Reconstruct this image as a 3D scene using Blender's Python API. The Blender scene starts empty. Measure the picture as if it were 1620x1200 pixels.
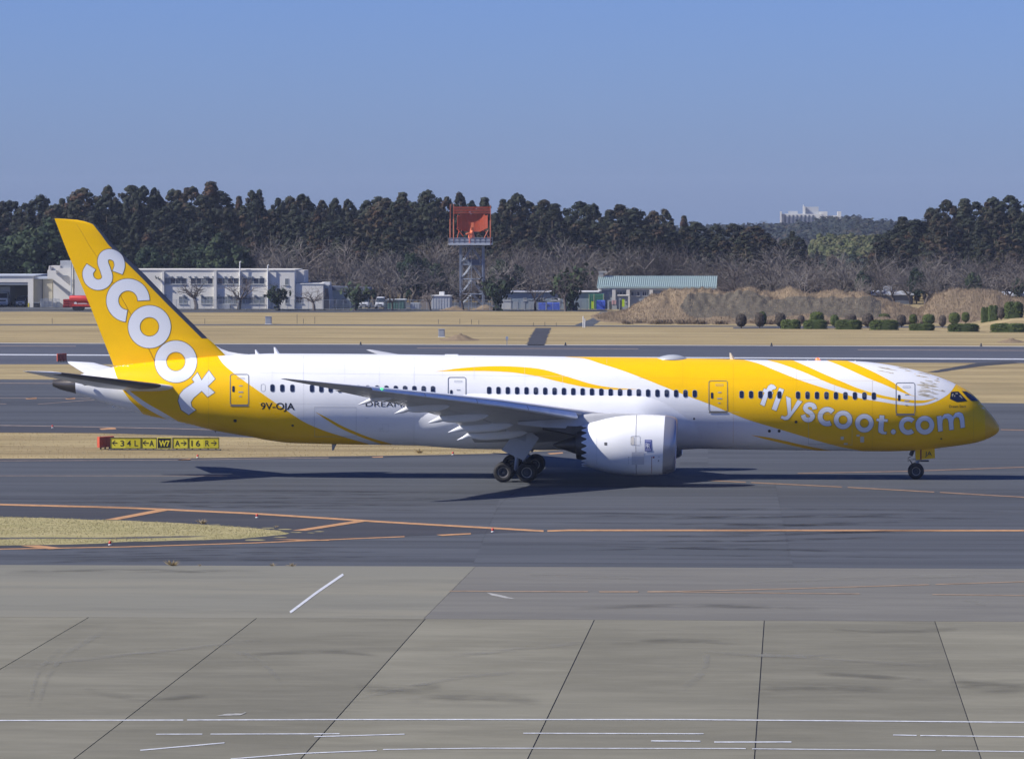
import bpy, bmesh, math, random
import numpy as np
from mathutils import Vector, noise
from mathutils.geometry import tessellate_polygon

# ------------------------------------------------------------------ camera, sky, sun, exposure
SC = bpy.context.scene
COL = SC.collection
FOC, HCAM = 7877.0, 18.1                     # focal length in photo pixels, eye height in metres
PSI, TH = math.radians(3.24), math.atan(277 / 7877.0)
FW = np.array([-math.sin(PSI) * math.cos(TH), math.cos(PSI) * math.cos(TH), -math.sin(TH)])
RT = np.array([math.cos(PSI), math.sin(PSI), 0.0])
UP = np.cross(RT, FW)
CAM0 = np.array([0, 0, HCAM])
cam_d = bpy.data.cameras.new('camera')
cam = bpy.data.objects.new('camera', cam_d); COL.objects.link(cam)
cam.location = (0, 0, HCAM)
cam.rotation_euler = (math.pi / 2 - TH, 0, PSI)
cam_d.sensor_width = 36.0; cam_d.sensor_fit = 'HORIZONTAL'
cam_d.lens = 36.0 * FOC / 1620.0
cam_d.clip_start = 1.0; cam_d.clip_end = 20000.0
SC.camera = cam

SUN_DIR = Vector((-1.16, -0.37, 1.0)).normalized()      # towards the sun
world = bpy.data.worlds.new('World'); SC.world = world; world.use_nodes = True
wn = world.node_tree.nodes; wl = world.node_tree.links
sky = wn.new('ShaderNodeTexSky'); sky.sky_type = 'NISHITA'; sky.sun_disc = False
sky.sun_elevation = math.asin(SUN_DIR.z)
sky.sun_rotation = math.atan2(SUN_DIR.x, SUN_DIR.y) % (2 * math.pi)
sky.air_density = 0.9; sky.dust_density = 0.4; sky.ozone_density = 5.0; sky.altitude = 300
tint = wn.new('ShaderNodeMix'); tint.data_type = 'RGBA'; tint.blend_type = 'MULTIPLY'
tint.inputs['Factor'].default_value = 1.0
tint.inputs[7].default_value = (0.76, 0.95, 1.76, 1)
wl.new(sky.outputs[0], tint.inputs[6])
bg = wn['Background']; bg.inputs['Strength'].default_value = 0.05
wl.new(tint.outputs[2], bg.inputs['Color'])

sun_d = bpy.data.lights.new('sun', 'SUN'); sun_d.energy = 5.0; sun_d.angle = math.radians(0.53)
sun_d.color = (1.0, 0.95, 0.87)
sun = bpy.data.objects.new('sun', sun_d); COL.objects.link(sun)
sun.rotation_euler = (-SUN_DIR).to_track_quat('-Z', 'Y').to_euler()
sun.location = (-60, 250, 60)
vs = SC.view_settings
vs.view_transform = 'Standard'; vs.look = 'None'; vs.gamma = 1.0; vs.use_curve_mapping = False
vs.exposure = 0.40
SC.cycles.max_bounces = 8; SC.cycles.transparent_max_bounces = 12
SC.cycles.volume_bounces = 0
HAZE = 0.00007

# ------------------------------------------------------------------ helpers
def ray(x, y): return FW * FOC + RT * (x - 810) - UP * (y - 600)
def G(x, y, z=0.0):
    r = ray(x, y); p = CAM0 + r * ((z - HCAM) / r[2]); return (p[0], p[1], z)
def P(x, y, Y):
    r = ray(x, y); p = CAM0 + r * (Y / r[1]); return (p[0], p[1], p[2])
def lerp(a, b, t): return a + (b - a) * t
def interp(x, xs, ys): return float(np.interp(x, xs, ys))

class MB:
    def __init__(s): s.v = []; s.f = []; s.m = []
    def add(s, vs_, fs, m=0):
        k = len(s.v); s.v.extend([tuple(map(float, p)) for p in vs_])
        for f in fs: s.f.append(tuple(i + k for i in f)); s.m.append(m)
        return k
    def box(s, x0, x1, y0, y1, z0, z1, m=0):
        s.add([(x0,y0,z0),(x1,y0,z0),(x1,y1,z0),(x0,y1,z0),(x0,y0,z1),(x1,y0,z1),(x1,y1,z1),(x0,y1,z1)],
              [(0,3,2,1),(4,5,6,7),(0,1,5,4),(1,2,6,5),(2,3,7,6),(3,0,4,7)], m)
    def rings(s, rs, m=0, cap=True, closed=True):
        n = len(rs[0]); k = s.add([p for r in rs for p in r], [])
        for i in range(len(rs) - 1):
            for j in range(n if closed else n - 1):
                a = k + i*n + j; b = k + i*n + (j+1) % n
                s.f.append((a, b, b+n, a+n)); s.m.append(m)
        if cap and closed:
            s.f.append(tuple(k + j for j in range(n))[::-1]); s.m.append(m)
            s.f.append(tuple(k + (len(rs)-1)*n + j for j in range(n))); s.m.append(m)
    def tube(s, pts, r, n=6, m=0, cap=True):
        pts = [Vector(p) for p in pts]
        if not hasattr(r, '__len__'): r = [r] * len(pts)
        rs = []
        for i, p in enumerate(pts):
            d = (pts[min(i+1, len(pts)-1)] - pts[max(i-1, 0)]).normalized()
            u = d.cross(Vector((0, 0, 1)) if abs(d.z) < 0.9 else Vector((1, 0, 0))).normalized(); w = d.cross(u)
            rs.append([p + (u*math.cos(a) + w*math.sin(a)) * r[i] for a in [2*math.pi*j/n for j in range(n)]])
        s.rings(rs, m, cap)
    def lathe(s, prof, c, axis='X', n=32, m=0, cap=False):
        rs = []
        for (t, r) in prof:
            ring = []
            for j in range(n):
                a = 2*math.pi*j/n; u, w = r*math.cos(a), r*math.sin(a)
                ring.append((c[0]+t, c[1]+u, c[2]+w) if axis == 'X' else (c[0]-u, c[1]+t, c[2]+w) if axis == 'Y' else (c[0]+u, c[1]+w, c[2]+t))
            rs.append(ring)
        s.rings(rs, m, cap)
    def poly(s, pts, m=0):
        s.add(pts, [tuple(range(len(pts)))], m)
    def prism(s, pts, y0, y1, m=0):           # polygon in x,z pushed along y
        n = len(pts)
        s.add([(x, y0, z) for x, z in pts] + [(x, y1, z) for x, z in pts],
              [tuple(range(n)), tuple(range(2*n-1, n-1, -1))] + [((i+1) % n, i, n+i, n+(i+1) % n) for i in range(n)], m)
    def leaf(s, c, size, nrm, rnd, m=0):
        n = Vector(nrm); n.normalize()
        u = n.orthogonal().normalized(); w = n.cross(u); a = rnd.uniform(0, 6.283)
        u, w = u*math.cos(a) + w*math.sin(a), w*math.cos(a) - u*math.sin(a)
        c = Vector(c); h = size * 0.5
        s.add([c - u*h - w*h*.6, c + u*h - w*h*.5, c + u*h*.7 + w*h, c - u*h*.8 + w*h*.7], [(0, 1, 2, 3)], m)
    def mesh(s, name, mats, smooth=False, origin=(0, 0, 0), sharp=None):
        me = bpy.data.meshes.new(name)
        o = origin
        me.from_pydata([(a-o[0], b-o[1], c-o[2]) for a, b, c in s.v] if any(o) else s.v, [], s.f)
        for mt in (mats if isinstance(mats, (list, tuple)) else [mats]): me.materials.append(mt)
        if len(me.materials) > 1: me.polygons.foreach_set('material_index', s.m)
        if smooth:
            me.polygons.foreach_set('use_smooth', [True] * len(me.polygons))
            if sharp: me.set_sharp_from_angle(angle=math.radians(sharp))
        me.update(); return me

def link(name, me, parent=None, loc=(0, 0, 0), rz=0.0):
    o = bpy.data.objects.new(name, me); COL.objects.link(o)
    o.location = loc; o.rotation_euler = (0, 0, rz)
    if parent is not None: o.parent = parent
    return o
def props(o, label=None, cat=None, group=None, kind=None):
    if label: o['label'] = label
    if cat: o['category'] = cat
    if group: o['group'] = group
    if kind: o['kind'] = kind
    return o
def thing(name, label, cat, loc=(0, 0, 0), group=None, rz=0.0):
    return props(link(name, None, None, loc, rz), label, cat, group)
def part(name, mb, mats, parent, smooth=False, sharp=None):      # world-space mesh hung under a thing (or under one of its parts)
    o = parent
    loc = Vector((0, 0, 0))
    while o is not None: loc = loc + o.location; o = o.parent
    return link(name, mb.mesh(name, mats, smooth, tuple(loc), sharp), parent)
def dup(root, loc, label=None, group=None, rz=None, scale=None):
    r = root.copy(); COL.objects.link(r); r.location = loc
    if rz is not None: r.rotation_euler = (0, 0, rz)
    if scale is not None: r.scale = scale
    if label: r['label'] = label
    if group: r['group'] = group
    for ch in list(root.children):
        c = ch.copy(); COL.objects.link(c); c.parent = r
        for g in list(ch.children):
            d = g.copy(); COL.objects.link(d); d.parent = c
    return r

# ------------------------------------------------------------------ materials
def mat(name, col, rough=0.6, metal=0.0, var=0.0, vscale=1.0, stretch=(1, 1, 1), col2=None, coat=0.0, bump=0.0, bscale=None, objrand=0.0, spec=0.5, emit=None, detail=6.0):
    m = bpy.data.materials.new(name); m.use_nodes = True
    nt = m.node_tree; b = nt.nodes['Principled BSDF']
    b.inputs['Base Color'].default_value = (*col, 1); b.inputs['Roughness'].default_value = rough
    b.inputs['Metallic'].default_value = metal; b.inputs['Specular IOR Level'].default_value = spec
    if coat: b.inputs['Coat Weight'].default_value = coat; b.inputs['Coat Roughness'].default_value = 0.08
    if emit: b.inputs['Emission Color'].default_value = (*emit[0], 1); b.inputs['Emission Strength'].default_value = emit[1]
    src = None
    if var or bump or col2:
        tc = nt.nodes.new('ShaderNodeTexCoord'); mp = nt.nodes.new('ShaderNodeMapping')
        mp.inputs['Scale'].default_value = stretch
        nt.links.new(tc.outputs['Object'], mp.inputs['Vector'])
        nz = nt.nodes.new('ShaderNodeTexNoise'); nz.inputs['Scale'].default_value = vscale
        nz.inputs['Detail'].default_value = detail; nz.inputs['Roughness'].default_value = 0.62
        nt.links.new(mp.outputs[0], nz.inputs['Vector'])
        rp = nt.nodes.new('ShaderNodeValToRGB'); rp.color_ramp.elements[0].position = 0.32; rp.color_ramp.elements[1].position = 0.68
        c2 = col2 or tuple(c * (1 + var) for c in col)
        c1 = col if col2 else tuple(c * (1 - var) for c in col)
        rp.color_ramp.elements[0].color = (*c1, 1); rp.color_ramp.elements[1].color = (*c2, 1)
        nt.links.new(nz.outputs[0], rp.inputs[0]); src = rp.outputs[0]
        if bump:
            bp = nt.nodes.new('ShaderNodeBump'); bp.inputs['Strength'].default_value = bump; bp.inputs['Distance'].default_value = 0.05
            n2 = nt.nodes.new('ShaderNodeTexNoise'); n2.inputs['Scale'].default_value = bscale or vscale * 4; n2.inputs['Detail'].default_value = 5
            nt.links.new(mp.outputs[0], n2.inputs['Vector'])
            nt.links.new(n2.outputs[0], bp.inputs['Height']); nt.links.new(bp.outputs[0], b.inputs['Normal'])
    if objrand:
        oi = nt.nodes.new('ShaderNodeObjectInfo'); hs = nt.nodes.new('ShaderNodeHueSaturation')
        mr = nt.nodes.new('ShaderNodeMapRange'); mr.inputs['To Min'].default_value = 1 - objrand; mr.inputs['To Max'].default_value = 1 + objrand
        nt.links.new(oi.outputs['Random'], mr.inputs['Value']); nt.links.new(mr.outputs[0], hs.inputs['Value'])
        if src: nt.links.new(src, hs.inputs['Color'])
        else: hs.inputs['Color'].default_value = (*col, 1)
        src = hs.outputs[0]
    if src: nt.links.new(src, b.inputs['Base Color'])
    return m

def ground_mat(name, layers, base, rough=0.9, bump=0.25, bscale=6.0, spec=0.3):
    """base colour mixed with several noise layers: (colour, scale, stretch, lo, hi, amount)."""
    m = bpy.data.materials.new(name); m.use_nodes = True
    nt = m.node_tree; b = nt.nodes['Principled BSDF']; b.inputs['Roughness'].default_value = rough; b.inputs['Specular IOR Level'].default_value = spec
    tc = nt.nodes.new('ShaderNodeTexCoord')
    cur = None
    for i, (c, sc, st, lo, hi, amt) in enumerate(layers):
        mp = nt.nodes.new('ShaderNodeMapping'); mp.inputs['Scale'].default_value = st; mp.inputs['Location'].default_value = (i*37.1, i*11.3, 0)
        nz = nt.nodes.new('ShaderNodeTexNoise'); nz.inputs['Scale'].default_value = sc; nz.inputs['Detail'].default_value = 8; nz.inputs['Roughness'].default_value = 0.65
        mr = nt.nodes.new('ShaderNodeMapRange'); mr.inputs['From Min'].default_value = .5+(lo-.5)*.75-.03; mr.inputs['From Max'].default_value = .5+(hi-.5)*.75-.03; mr.inputs['To Max'].default_value = amt
        mx = nt.nodes.new('ShaderNodeMix'); mx.data_type = 'RGBA'
        nt.links.new(tc.outputs['Object'], mp.inputs['Vector']); nt.links.new(mp.outputs[0], nz.inputs['Vector'])
        nt.links.new(nz.outputs[0], mr.inputs['Value']); nt.links.new(mr.outputs[0], mx.inputs['Factor'])
        if cur is None: mx.inputs[6].default_value = (*base, 1)
        else: nt.links.new(cur, mx.inputs[6])
        mx.inputs[7].default_value = (*c, 1); cur = mx.outputs[2]
    nt.links.new(cur, b.inputs['Base Color'])
    n2 = nt.nodes.new('ShaderNodeTexNoise'); n2.inputs['Scale'].default_value = bscale; n2.inputs['Detail'].default_value = 6
    bp = nt.nodes.new('ShaderNodeBump'); bp.inputs['Strength'].default_value = bump; bp.inputs['Distance'].default_value = 0.03
    nt.links.new(tc.outputs['Object'], n2.inputs['Vector']); nt.links.new(n2.outputs[0], bp.inputs['Height']); nt.links.new(bp.outputs[0], b.inputs['Normal'])
    return m

X1 = (1, 1, 1)
GRASS = ground_mat('dry_grass', [((0.313, 0.252, 0.137), 0.05, (0.25, 1, 1), .35, .65, .9), ((0.214, 0.163, 0.088), 0.10, (0.12, 1.2, 1), .46, .66, .85),
                                 ((0.418, 0.335, 0.181), 0.2, (0.12, 1, 1), .48, .7, .75), ((0.181, 0.149, 0.080), 0.6, (0.15, 1, 1), .52, .72, .6), ((0.162, 0.140, 0.066), 2.5, (0.6, 1, 1), .55, .8, .45)], (0.351, 0.275, 0.146), 1.0, 0.7, 4.0, 0.05)
GRASS2 = ground_mat('green_tinged_grass', [((0.30, 0.275, 0.13), 0.25, (0.3, 1, 1), .4, .65, .85), ((0.42, 0.36, 0.20), 0.7, (0.4, 1, 1), .5, .7, .8),
                                 ((0.20, 0.185, 0.09), 4.0, X1, .5, .75, .5)], (0.35, 0.305, 0.155), 1.0, 0.9, 7.0, 0.05)
ASPH = ground_mat('asphalt', [((0.0504, 0.0551, 0.0627), 0.035, (0.12, 1, 1), .4, .65, .8), ((0.0902, 0.0988, 0.1120), 0.09, (0.08, 1, 1), .46, .68, .7),
                              ((0.0349, 0.0374, 0.0426), 0.3, (0.045, 1, 1), .52, .72, .7), ((0.0825, 0.0894, 0.0986), 0.8, (0.03, 1, 1), .55, .75, .4), ((0.0795, 0.0863, 0.0952), 9.0, X1, .5, .8, .35)], (0.0679, 0.0749, 0.0862), 0.85, 0.25, 14.0, 0.25)
ASPH_D = ground_mat('dark_shoulder_asphalt', [((0.036, 0.037, 0.042), 0.06, (0.15, 1, 1), .4, .62, .8), ((0.062, 0.062, 0.068), 0.3, (0.1, 1, 1), .5, .72, .6),
                              ((0.05, 0.052, 0.058), 9.0, X1, .5, .8, .4)], (0.047, 0.049, 0.057), 0.85, 0.25, 14.0, 0.25)
ASPH_L = ground_mat('grey_asphalt_patch', [((0.0563, 0.0624, 0.0706), 0.05, (0.12, 1, 1), .4, .65, .85), ((0.0951, 0.1030, 0.1154), 0.2, (0.06, 1, 1), .48, .70, .7), ((0.0388, 0.0416, 0.0470), 0.35, (0.04, 1, 1), .50, .70, .75),
                              ((0.0834, 0.0905, 0.0997), 9.0, X1, .5, .8, .35)], (0.0757, 0.0832, 0.0941), 0.85, 0.25, 14.0, 0.25)
RUNW = ground_mat('runway_asphalt', [((0.055, 0.060, 0.076), 0.03, (0.05, 1, 1), .42, .62, .8), ((0.095, 0.102, 0.12), 0.08, (0.04, 1, 1), .5, .7, .7)], (0.072, 0.079, 0.098), 0.85, 0.2, 10.0, 0.25)
def conc(name, t):
    return ground_mat(name, [((0.1404*t, 0.1330*t, 0.0966*t), 0.10, (0.7, 1.1, 1), .40, .66, .75), ((0.2236*t, 0.2130*t, 0.1610*t), 0.22, (0.45, 1, 1), .48, .74, .6),
                             ((0.1300*t, 0.1240*t, 0.0938*t), 0.35, (0.22, 1.0, 1), .48, .74, .55), ((0.2288*t, 0.2180*t, 0.1702*t), 1.1, (0.3, 1.0, 1), .54, .78, .35), ((0.2080*t, 0.1970*t, 0.1518*t), 14.0, X1, .5, .8, .3)], (0.1789*t, 0.1710*t, 0.1279*t), 0.9, 0.2, 18.0, 0.25)
CONCS = [conc('apron_concrete', 1.0), conc('apron_concrete_pale', 1.1), conc('apron_concrete_worn', 0.93)]
CONC_B = ground_mat('apron_band_concrete', [((0.225, 0.212, 0.160), 0.08, (0.12, 1, 1), .45, .65, .8), ((0.150, 0.147, 0.118), 0.3, (0.25, 1.0, 1), .50, .72, .7), ((0.20, 0.19, 0.15), 12.0, X1, .5, .8, .3)], (0.188, 0.184, 0.148), 0.9, 0.2, 16.0, 0.25)
CONC_G = ground_mat('apron_grey_concrete', [((0.130, 0.126, 0.112), 0.08, (0.12, 1, 1), .45, .65, .8), ((0.182, 0.178, 0.155), 0.35, (0.2, 1.0, 1), .5, .74, .6), ((0.115, 0.113, 0.104), 0.5, (0.15, 1.0, 1), .54, .76, .5)], (0.155, 0.150, 0.130), 0.9, 0.2, 16.0, 0.25)
SEAL = mat('joint_sealant', (0.03, 0.03, 0.032), 0.8)
M_WLINE = mat('white_marking_paint', (0.52, 0.54, 0.57), 0.7, var=0.25, vscale=3.0)
M_OLINE = mat('orange_marking_paint', (0.44, 0.235, 0.10), 0.75, var=0.25, vscale=2.0)
M_OFAINT = mat('worn_orange_paint', (0.22, 0.14, 0.085), 0.8, var=0.35, vscale=1.5)
M_OFAINT2 = mat('worn_cream_paint', (0.24, 0.19, 0.155), 0.8, var=0.3, vscale=1.5)

WHITE = mat('white_paint', (0.79, 0.80, 0.81), 0.36, var=0.045, vscale=0.9, stretch=(0.25, 1, 1.3), coat=0.08, spec=.4)
YELLOW = mat('yellow_paint', (0.88, 0.51, 0.0), 0.38, var=0.04, vscale=0.6, stretch=(0.4, 1, 1), coat=0.0, spec=0.18)
NOSEY = mat('radome_yellow', (0.82, 0.43, 0.008), 0.45, var=0.06, vscale=1.2, coat=0.1)
OUTL = mat('letter_outline_grey', (0.10, 0.10, 0.10), 0.4)
LETW = mat('letter_white', (0.72, 0.75, 0.80), 0.32, coat=0.3)
BLACKP = mat('black_lettering', (0.015, 0.016, 0.02), 0.4)
WGREY = mat('wing_grey', (0.47, 0.475, 0.49), 0.4, var=0.08, vscale=0.8, coat=0.1)
SLATM = mat('leading_edge_metal', (0.86, 0.89, 0.95), 0.35, metal=0.1, var=0.06, vscale=1.0)
DARKLE = mat('tail_leading_edge_grey', (0.075, 0.085, 0.11), 0.38, metal=0.3)
STABD = mat('stabilizer_edge_reflected_brown', (0.13, 0.12, 0.115), 0.36, metal=0.5)  # brown of the ground reflected in bare metal, put into the colour
LINEM = mat('panel_line', (0.30, 0.32, 0.36), 0.5)
DOORL = mat('door_outline', (0.13, 0.15, 0.20), 0.45)
DOORS = mat('door_sill_metal', (0.26, 0.24, 0.22), 0.4, metal=0.4)
GLASSD = mat('cabin_glass', (0.012, 0.018, 0.045), 0.08, spec=0.7)
FRAMEM = mat('window_frame_grey', (0.30, 0.33, 0.40), 0.4)
NACM = mat('nacelle_lip_metal', (0.42, 0.42, 0.46), 0.34, metal=0.6)
COREM = mat('exhaust_metal', (0.085, 0.078, 0.070), 0.45, metal=0.75, var=0.15, vscale=2)
CHEV = mat('chevron_composite', (0.10, 0.10, 0.09), 0.45, var=0.1, vscale=2)
FAND = mat('fan_dark', (0.035, 0.034, 0.030), 0.5)
RUBBER = mat('tyre_rubber', (0.010, 0.010, 0.012), 0.75, var=0.2, vscale=3)
RIM = mat('wheel_rim_metal', (0.30, 0.28, 0.25), 0.4, metal=0.6)
GEARM = mat('gear_strut_metal', (0.30, 0.32, 0.36), 0.45, metal=0.4)
GEARD = mat('gear_dark_metal', (0.05, 0.055, 0.065), 0.5, metal=0.4)
APUM = mat('exhaust_cone_metal', (0.16, 0.145, 0.125), 0.35, metal=0.75)
PEEL = mat('bare_primer', (0.46, 0.41, 0.31), 0.6, var=0.25, vscale=4)
# ------------------------------------------------------------------ the ground
def densify(pts, step):
    out = []
    n = len(pts)
    for i in range(n):
        a, b = pts[i], pts[(i+1) % n]
        k = max(1, int(math.hypot(b[0]-a[0], (b[1]-a[1])*4) / step))
        for j in range(k): out.append((lerp(a[0], b[0], j/k), lerp(a[1], b[1], j/k)))
    return out
def sheet(name, pts_px, z, m, parent=None, rag=0.0, seed=0):
    """ground sheet from a photo outline laid on the plane z"""
    ext = []                                # carry sheets that leave the frame well past it
    for i, (x, y) in enumerate(pts_px):
        ext.append((x, y)); x2, y2 = pts_px[(i+1) % len(pts_px)]
        for edge, far in ((-60, -900), (-80, -900), (-300, -900), (1700, 2600)):
            if x == edge and x2 == edge: ext += [(far, y), (far, y2)]
    pts_px = ext
    w = [Vector(G(x, y, z)) for x, y in pts_px]
    if rag:
        out = []
        for i in range(len(w)):
            a, b = w[i], w[(i+1) % len(w)]
            L = (b - a).length; k = max(1, min(260, int(L / 0.8)))
            for j in range(k):
                t = j / k; p = a.lerp(b, t)
                q = noise.noise(Vector((p.x*0.35, p.y*0.35, seed))) + 0.6*noise.noise(Vector((p.x*1.4, p.y*1.4, seed+5)))
                nrm = Vector((-(b-a).y, (b-a).x, 0)).normalized()
                out.append(p + nrm * q * rag)
        w = out
    tris = tessellate_polygon([w])
    mb = MB(); mb.add(w, [tuple(t) for t in tris])
    # tessellation may wind downwards: turn every face up
    fs = []
    for f in mb.f:
        a, b, c = (Vector(mb.v[i]) for i in f)
        fs.append(f if (b-a).cross(c-a).z > 0 else f[::-1])
    mb.f = fs
    o = part(name, mb, m, parent) if parent else link(name, mb.mesh(name, m))
    return o
def stripe(mb, pts_px, w_px, z, breaks=None, rnd=None):
    """painted line along photo points, w_px wide"""
    pts_px = list(pts_px)
    if pts_px[0][0] == -60: pts_px.insert(0, (-900, pts_px[0][1]))
    if pts_px[-1][0] == 1700: pts_px.append((2600, pts_px[-1][1]))
    pts = densify_line(pts_px, 60)
    L, R = [], []
    for i, (x, y) in enumerate(pts):
        a = pts[max(0, i-1)]; b = pts[min(len(pts)-1, i+1)]
        dx, dy = b[0]-a[0], b[1]-a[1]; n = math.hypot(dx, dy) or 1
        nx, ny = -dy/n, dx/n
        L.append(G(x+nx*w_px/2, y+ny*w_px/2, z)); R.append(G(x-nx*w_px/2, y-ny*w_px/2, z))
    for i in range(len(pts)-1):
        mb.add([L[i], L[i+1], R[i+1], R[i]], [(0, 1, 2, 3)])
def densify_line(p, step):
    out = [p[0]]
    for a, b in zip(p[:-1], p[1:]):
        k = max(1, int(math.hypot(b[0]-a[0], b[1]-a[1]) / step))
        for j in range(1, k+1): out.append((lerp(a[0], b[0], j/k), lerp(a[1], b[1], j/k)))
    return out
def pxpoly(mb, pts, z):
    mb.poly([G(x, y, z) for x, y in pts])
def fixup(mb):
    fs = []
    for f in mb.f:
        a, b, c = (Vector(mb.v[i]) for i in f[:3])
        fs.append(f if (b-a).cross(c-a).z > 0 else f[::-1])
    mb.f = fs; return mb

mb = MB()                                # the airfield plateau, falling away to lower country behind the wood
gy = [(-300, 0), (1120, 0), (1400, -5), (1900, -16), (3000, -42), (9000, -170)]
for (y0, z0), (y1, z1) in zip(gy[:-1], gy[1:]): mb.add([(-6000, y0, z0), (6000, y0, z0), (6000, y1, z1), (-6000, y1, z1)], [(0, 1, 2, 3)])
ground = props(link('ground', mb.mesh('ground', GRASS)), kind='structure')
Z1, Z2, Z3, Z4 = 0.006, 0.012, 0.018, 0.024

runway = props(sheet('runway', [(-60, 542.6), (1700, 548.3), (1700, 574.5), (1445, 573.5), (1380, 573.5), (200, 576), (-60, 576)], Z1, RUNW), kind='structure')
m_ = MB()
stripe(m_, [(-60, 560.5), (1700, 568.2)], 1.7, Z3)
props(link('runway_edge_line', fixup(m_).mesh('runway_edge_line', M_WLINE)), kind='structure')
m_ = MB()
for s in ([(-40, 546.9), (120, 547.4)], [(660, 550.3), (1010, 551.6)], [(1357, 553.0), (1700, 554.6)]): stripe(m_, s, 0.8, Z3)
props(link('runway_centre_line', fixup(m_).mesh('runway_centre_line', M_OFAINT2)), kind='structure')
m_ = MB(); stripe(m_, [(-60, 542.3), (1700, 548.0)], 0.9, Z2)
props(link('runway_kerb_strip', fixup(m_).mesh('runway_kerb_strip', mat('pale_edge_concrete', (0.42, 0.40, 0.35), 0.9, var=.1, vscale=.5))), kind='structure')

# perimeter road and the paths across the grass
props(sheet('perimeter_road', [(-60, 512.6), (420, 512.6), (810, 514.2), (1700, 516.8), (1700, 518.3), (810, 516.0), (420, 514.4), (-60, 514.4)], Z1, ASPH_L), kind='structure')
props(sheet('dark_path', [(848, 518.5), (873, 518.5), (868, 528), (861, 546), (833, 546), (838, 533)], Z2, ASPH_D, rag=0.35, seed=3), kind='structure')
props(sheet('access_road', [(904, 516.2), (938, 503), (950, 493.4), (984, 492.2), (962, 500), (936, 516.2)], Z2, ASPH_L), kind='structure')
props(sheet('depot_road', [(-80, 484.6), (140, 486), (300, 487.4), (700, 488.2), (960, 489.6), (960, 492.6), (700, 492.4), (540, 494.2), (200, 494), (60, 492.5), (-80, 493.5)], Z1, ASPH_L, rag=0.4, seed=8), kind='structure')
props(sheet('depot_yard', [(-300, 478), (940, 478), (940, 487.5), (300, 486.2), (-300, 484.4)], Z1+.002, ASPH_L), kind='structure')
props(sheet('hedge_path', [(1160, 517.6), (1440, 515.5), (1440, 518.2), (1160, 519.6)], Z1+.004, ASPH_L), kind='structure')
props(sheet('cable_track', [(1468, 588), (1482, 589), (1552, 579), (1612, 574.0), (1600, 571), (1545, 574)], Z2, ASPH_D, rag=0.15, seed=4), kind='structure')

taxi_far = props(sheet('taxiway', [(-60, 599.8), (200, 600.5), (600, 606), (1000, 622), (1300, 634), (1700, 638.6), (1700, 690), (1000, 705), (860, 712), (500, 695), (150, 684.4), (-60, 683.4)], Z1, ASPH), kind='structure')
taxi_near = props(sheet('near_taxiway', [(-60, 725.4), (300, 724.3), (560, 721), (700, 719), (800, 716.5), (880, 712), (1000, 705), (1700, 690), (1700, 901.4), (1080, 898), (810, 896.6), (540, 896), (-60, 895.3)], Z1, ASPH), kind='structure')
props(sheet('taxiway_shoulder', [(-60, 673.5), (150, 675.5), (300, 678.6), (420, 683), (420, 690), (150, 684.5), (-60, 683.5)], Z2, ASPH_D), kind='structure')
props(sheet('near_taxiway_shoulder', [(-60, 725.6), (300, 724.5), (560, 721.2), (700, 719.2), (800, 716.7), (800, 718.5), (560, 724.5), (300, 727.4), (-60, 729.3)], Z2, ASPH_D), kind='structure')
props(sheet('island_shoulder', [(-60, 797), (200, 803.5), (400, 812.5), (600, 825.5), (800, 836.5), (870, 840.5), (700, 845.5), (560, 850.5), (400, 857.5), (200, 863.5), (-60, 868)], Z2, ASPH_D), kind='structure')
props(sheet('asphalt_overlay', [(790, 790), (836, 768), (1225, 758), (1255, 896.5), (1255, 899.2), (1080, 897.8), (810, 896.4), (746, 896.2), (762, 862)], Z2-.003, ASPH_L), kind='structure')
props(sheet('asphalt_overlay', [(1000, 707), (1120, 704), (1120, 742), (1075, 748), (1075, 720)], Z2-.003, ASPH_L), kind='structure')
props(sheet('grass_island', [(-60, 816.2), (70, 819), (168, 822), (245, 825), (315, 829), (385, 833.3), (440, 839), (458, 843), (440, 846.5), (378, 852), (297, 853.6), (210, 857), (105, 860.4), (-60, 864)], Z3, GRASS2, rag=0.42, seed=11), kind='structure')
for k_, (cx_, cy_, w_, h_) in enumerate(((470, 841.5, 14, .8), (492, 842.3, 8, .5), (450, 836.8, 10, .7), (425, 834.6, 12, .6), (445, 849, 12, .6), (404, 853.5, 14, .6), (340, 829.6, 12, .7), (505, 840.2, 6, .4))):
    props(sheet('grass_patch', [(cx_ + w_*math.cos(t*.785)*(.8+.3*((t*7+k_) % 3)/2), cy_ + h_*math.sin(t*.785)*(.8+.3*((t*5+k_) % 3)/2)) for t in range(8)], Z3+.002, GRASS2, rag=.3, seed=50+k_), kind='structure')
props(sheet('dirt_track', [(-60, 850), (60, 849.2), (180, 849.6), (290, 847), (330, 847.6), (290, 849.6), (180, 852), (60, 851.4), (-60, 852.8)], Z4, mat('bare_dirt', (0.075, 0.068, 0.055), 1.0, var=.35, vscale=1.2), rag=0.3, seed=12), kind='structure')

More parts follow.
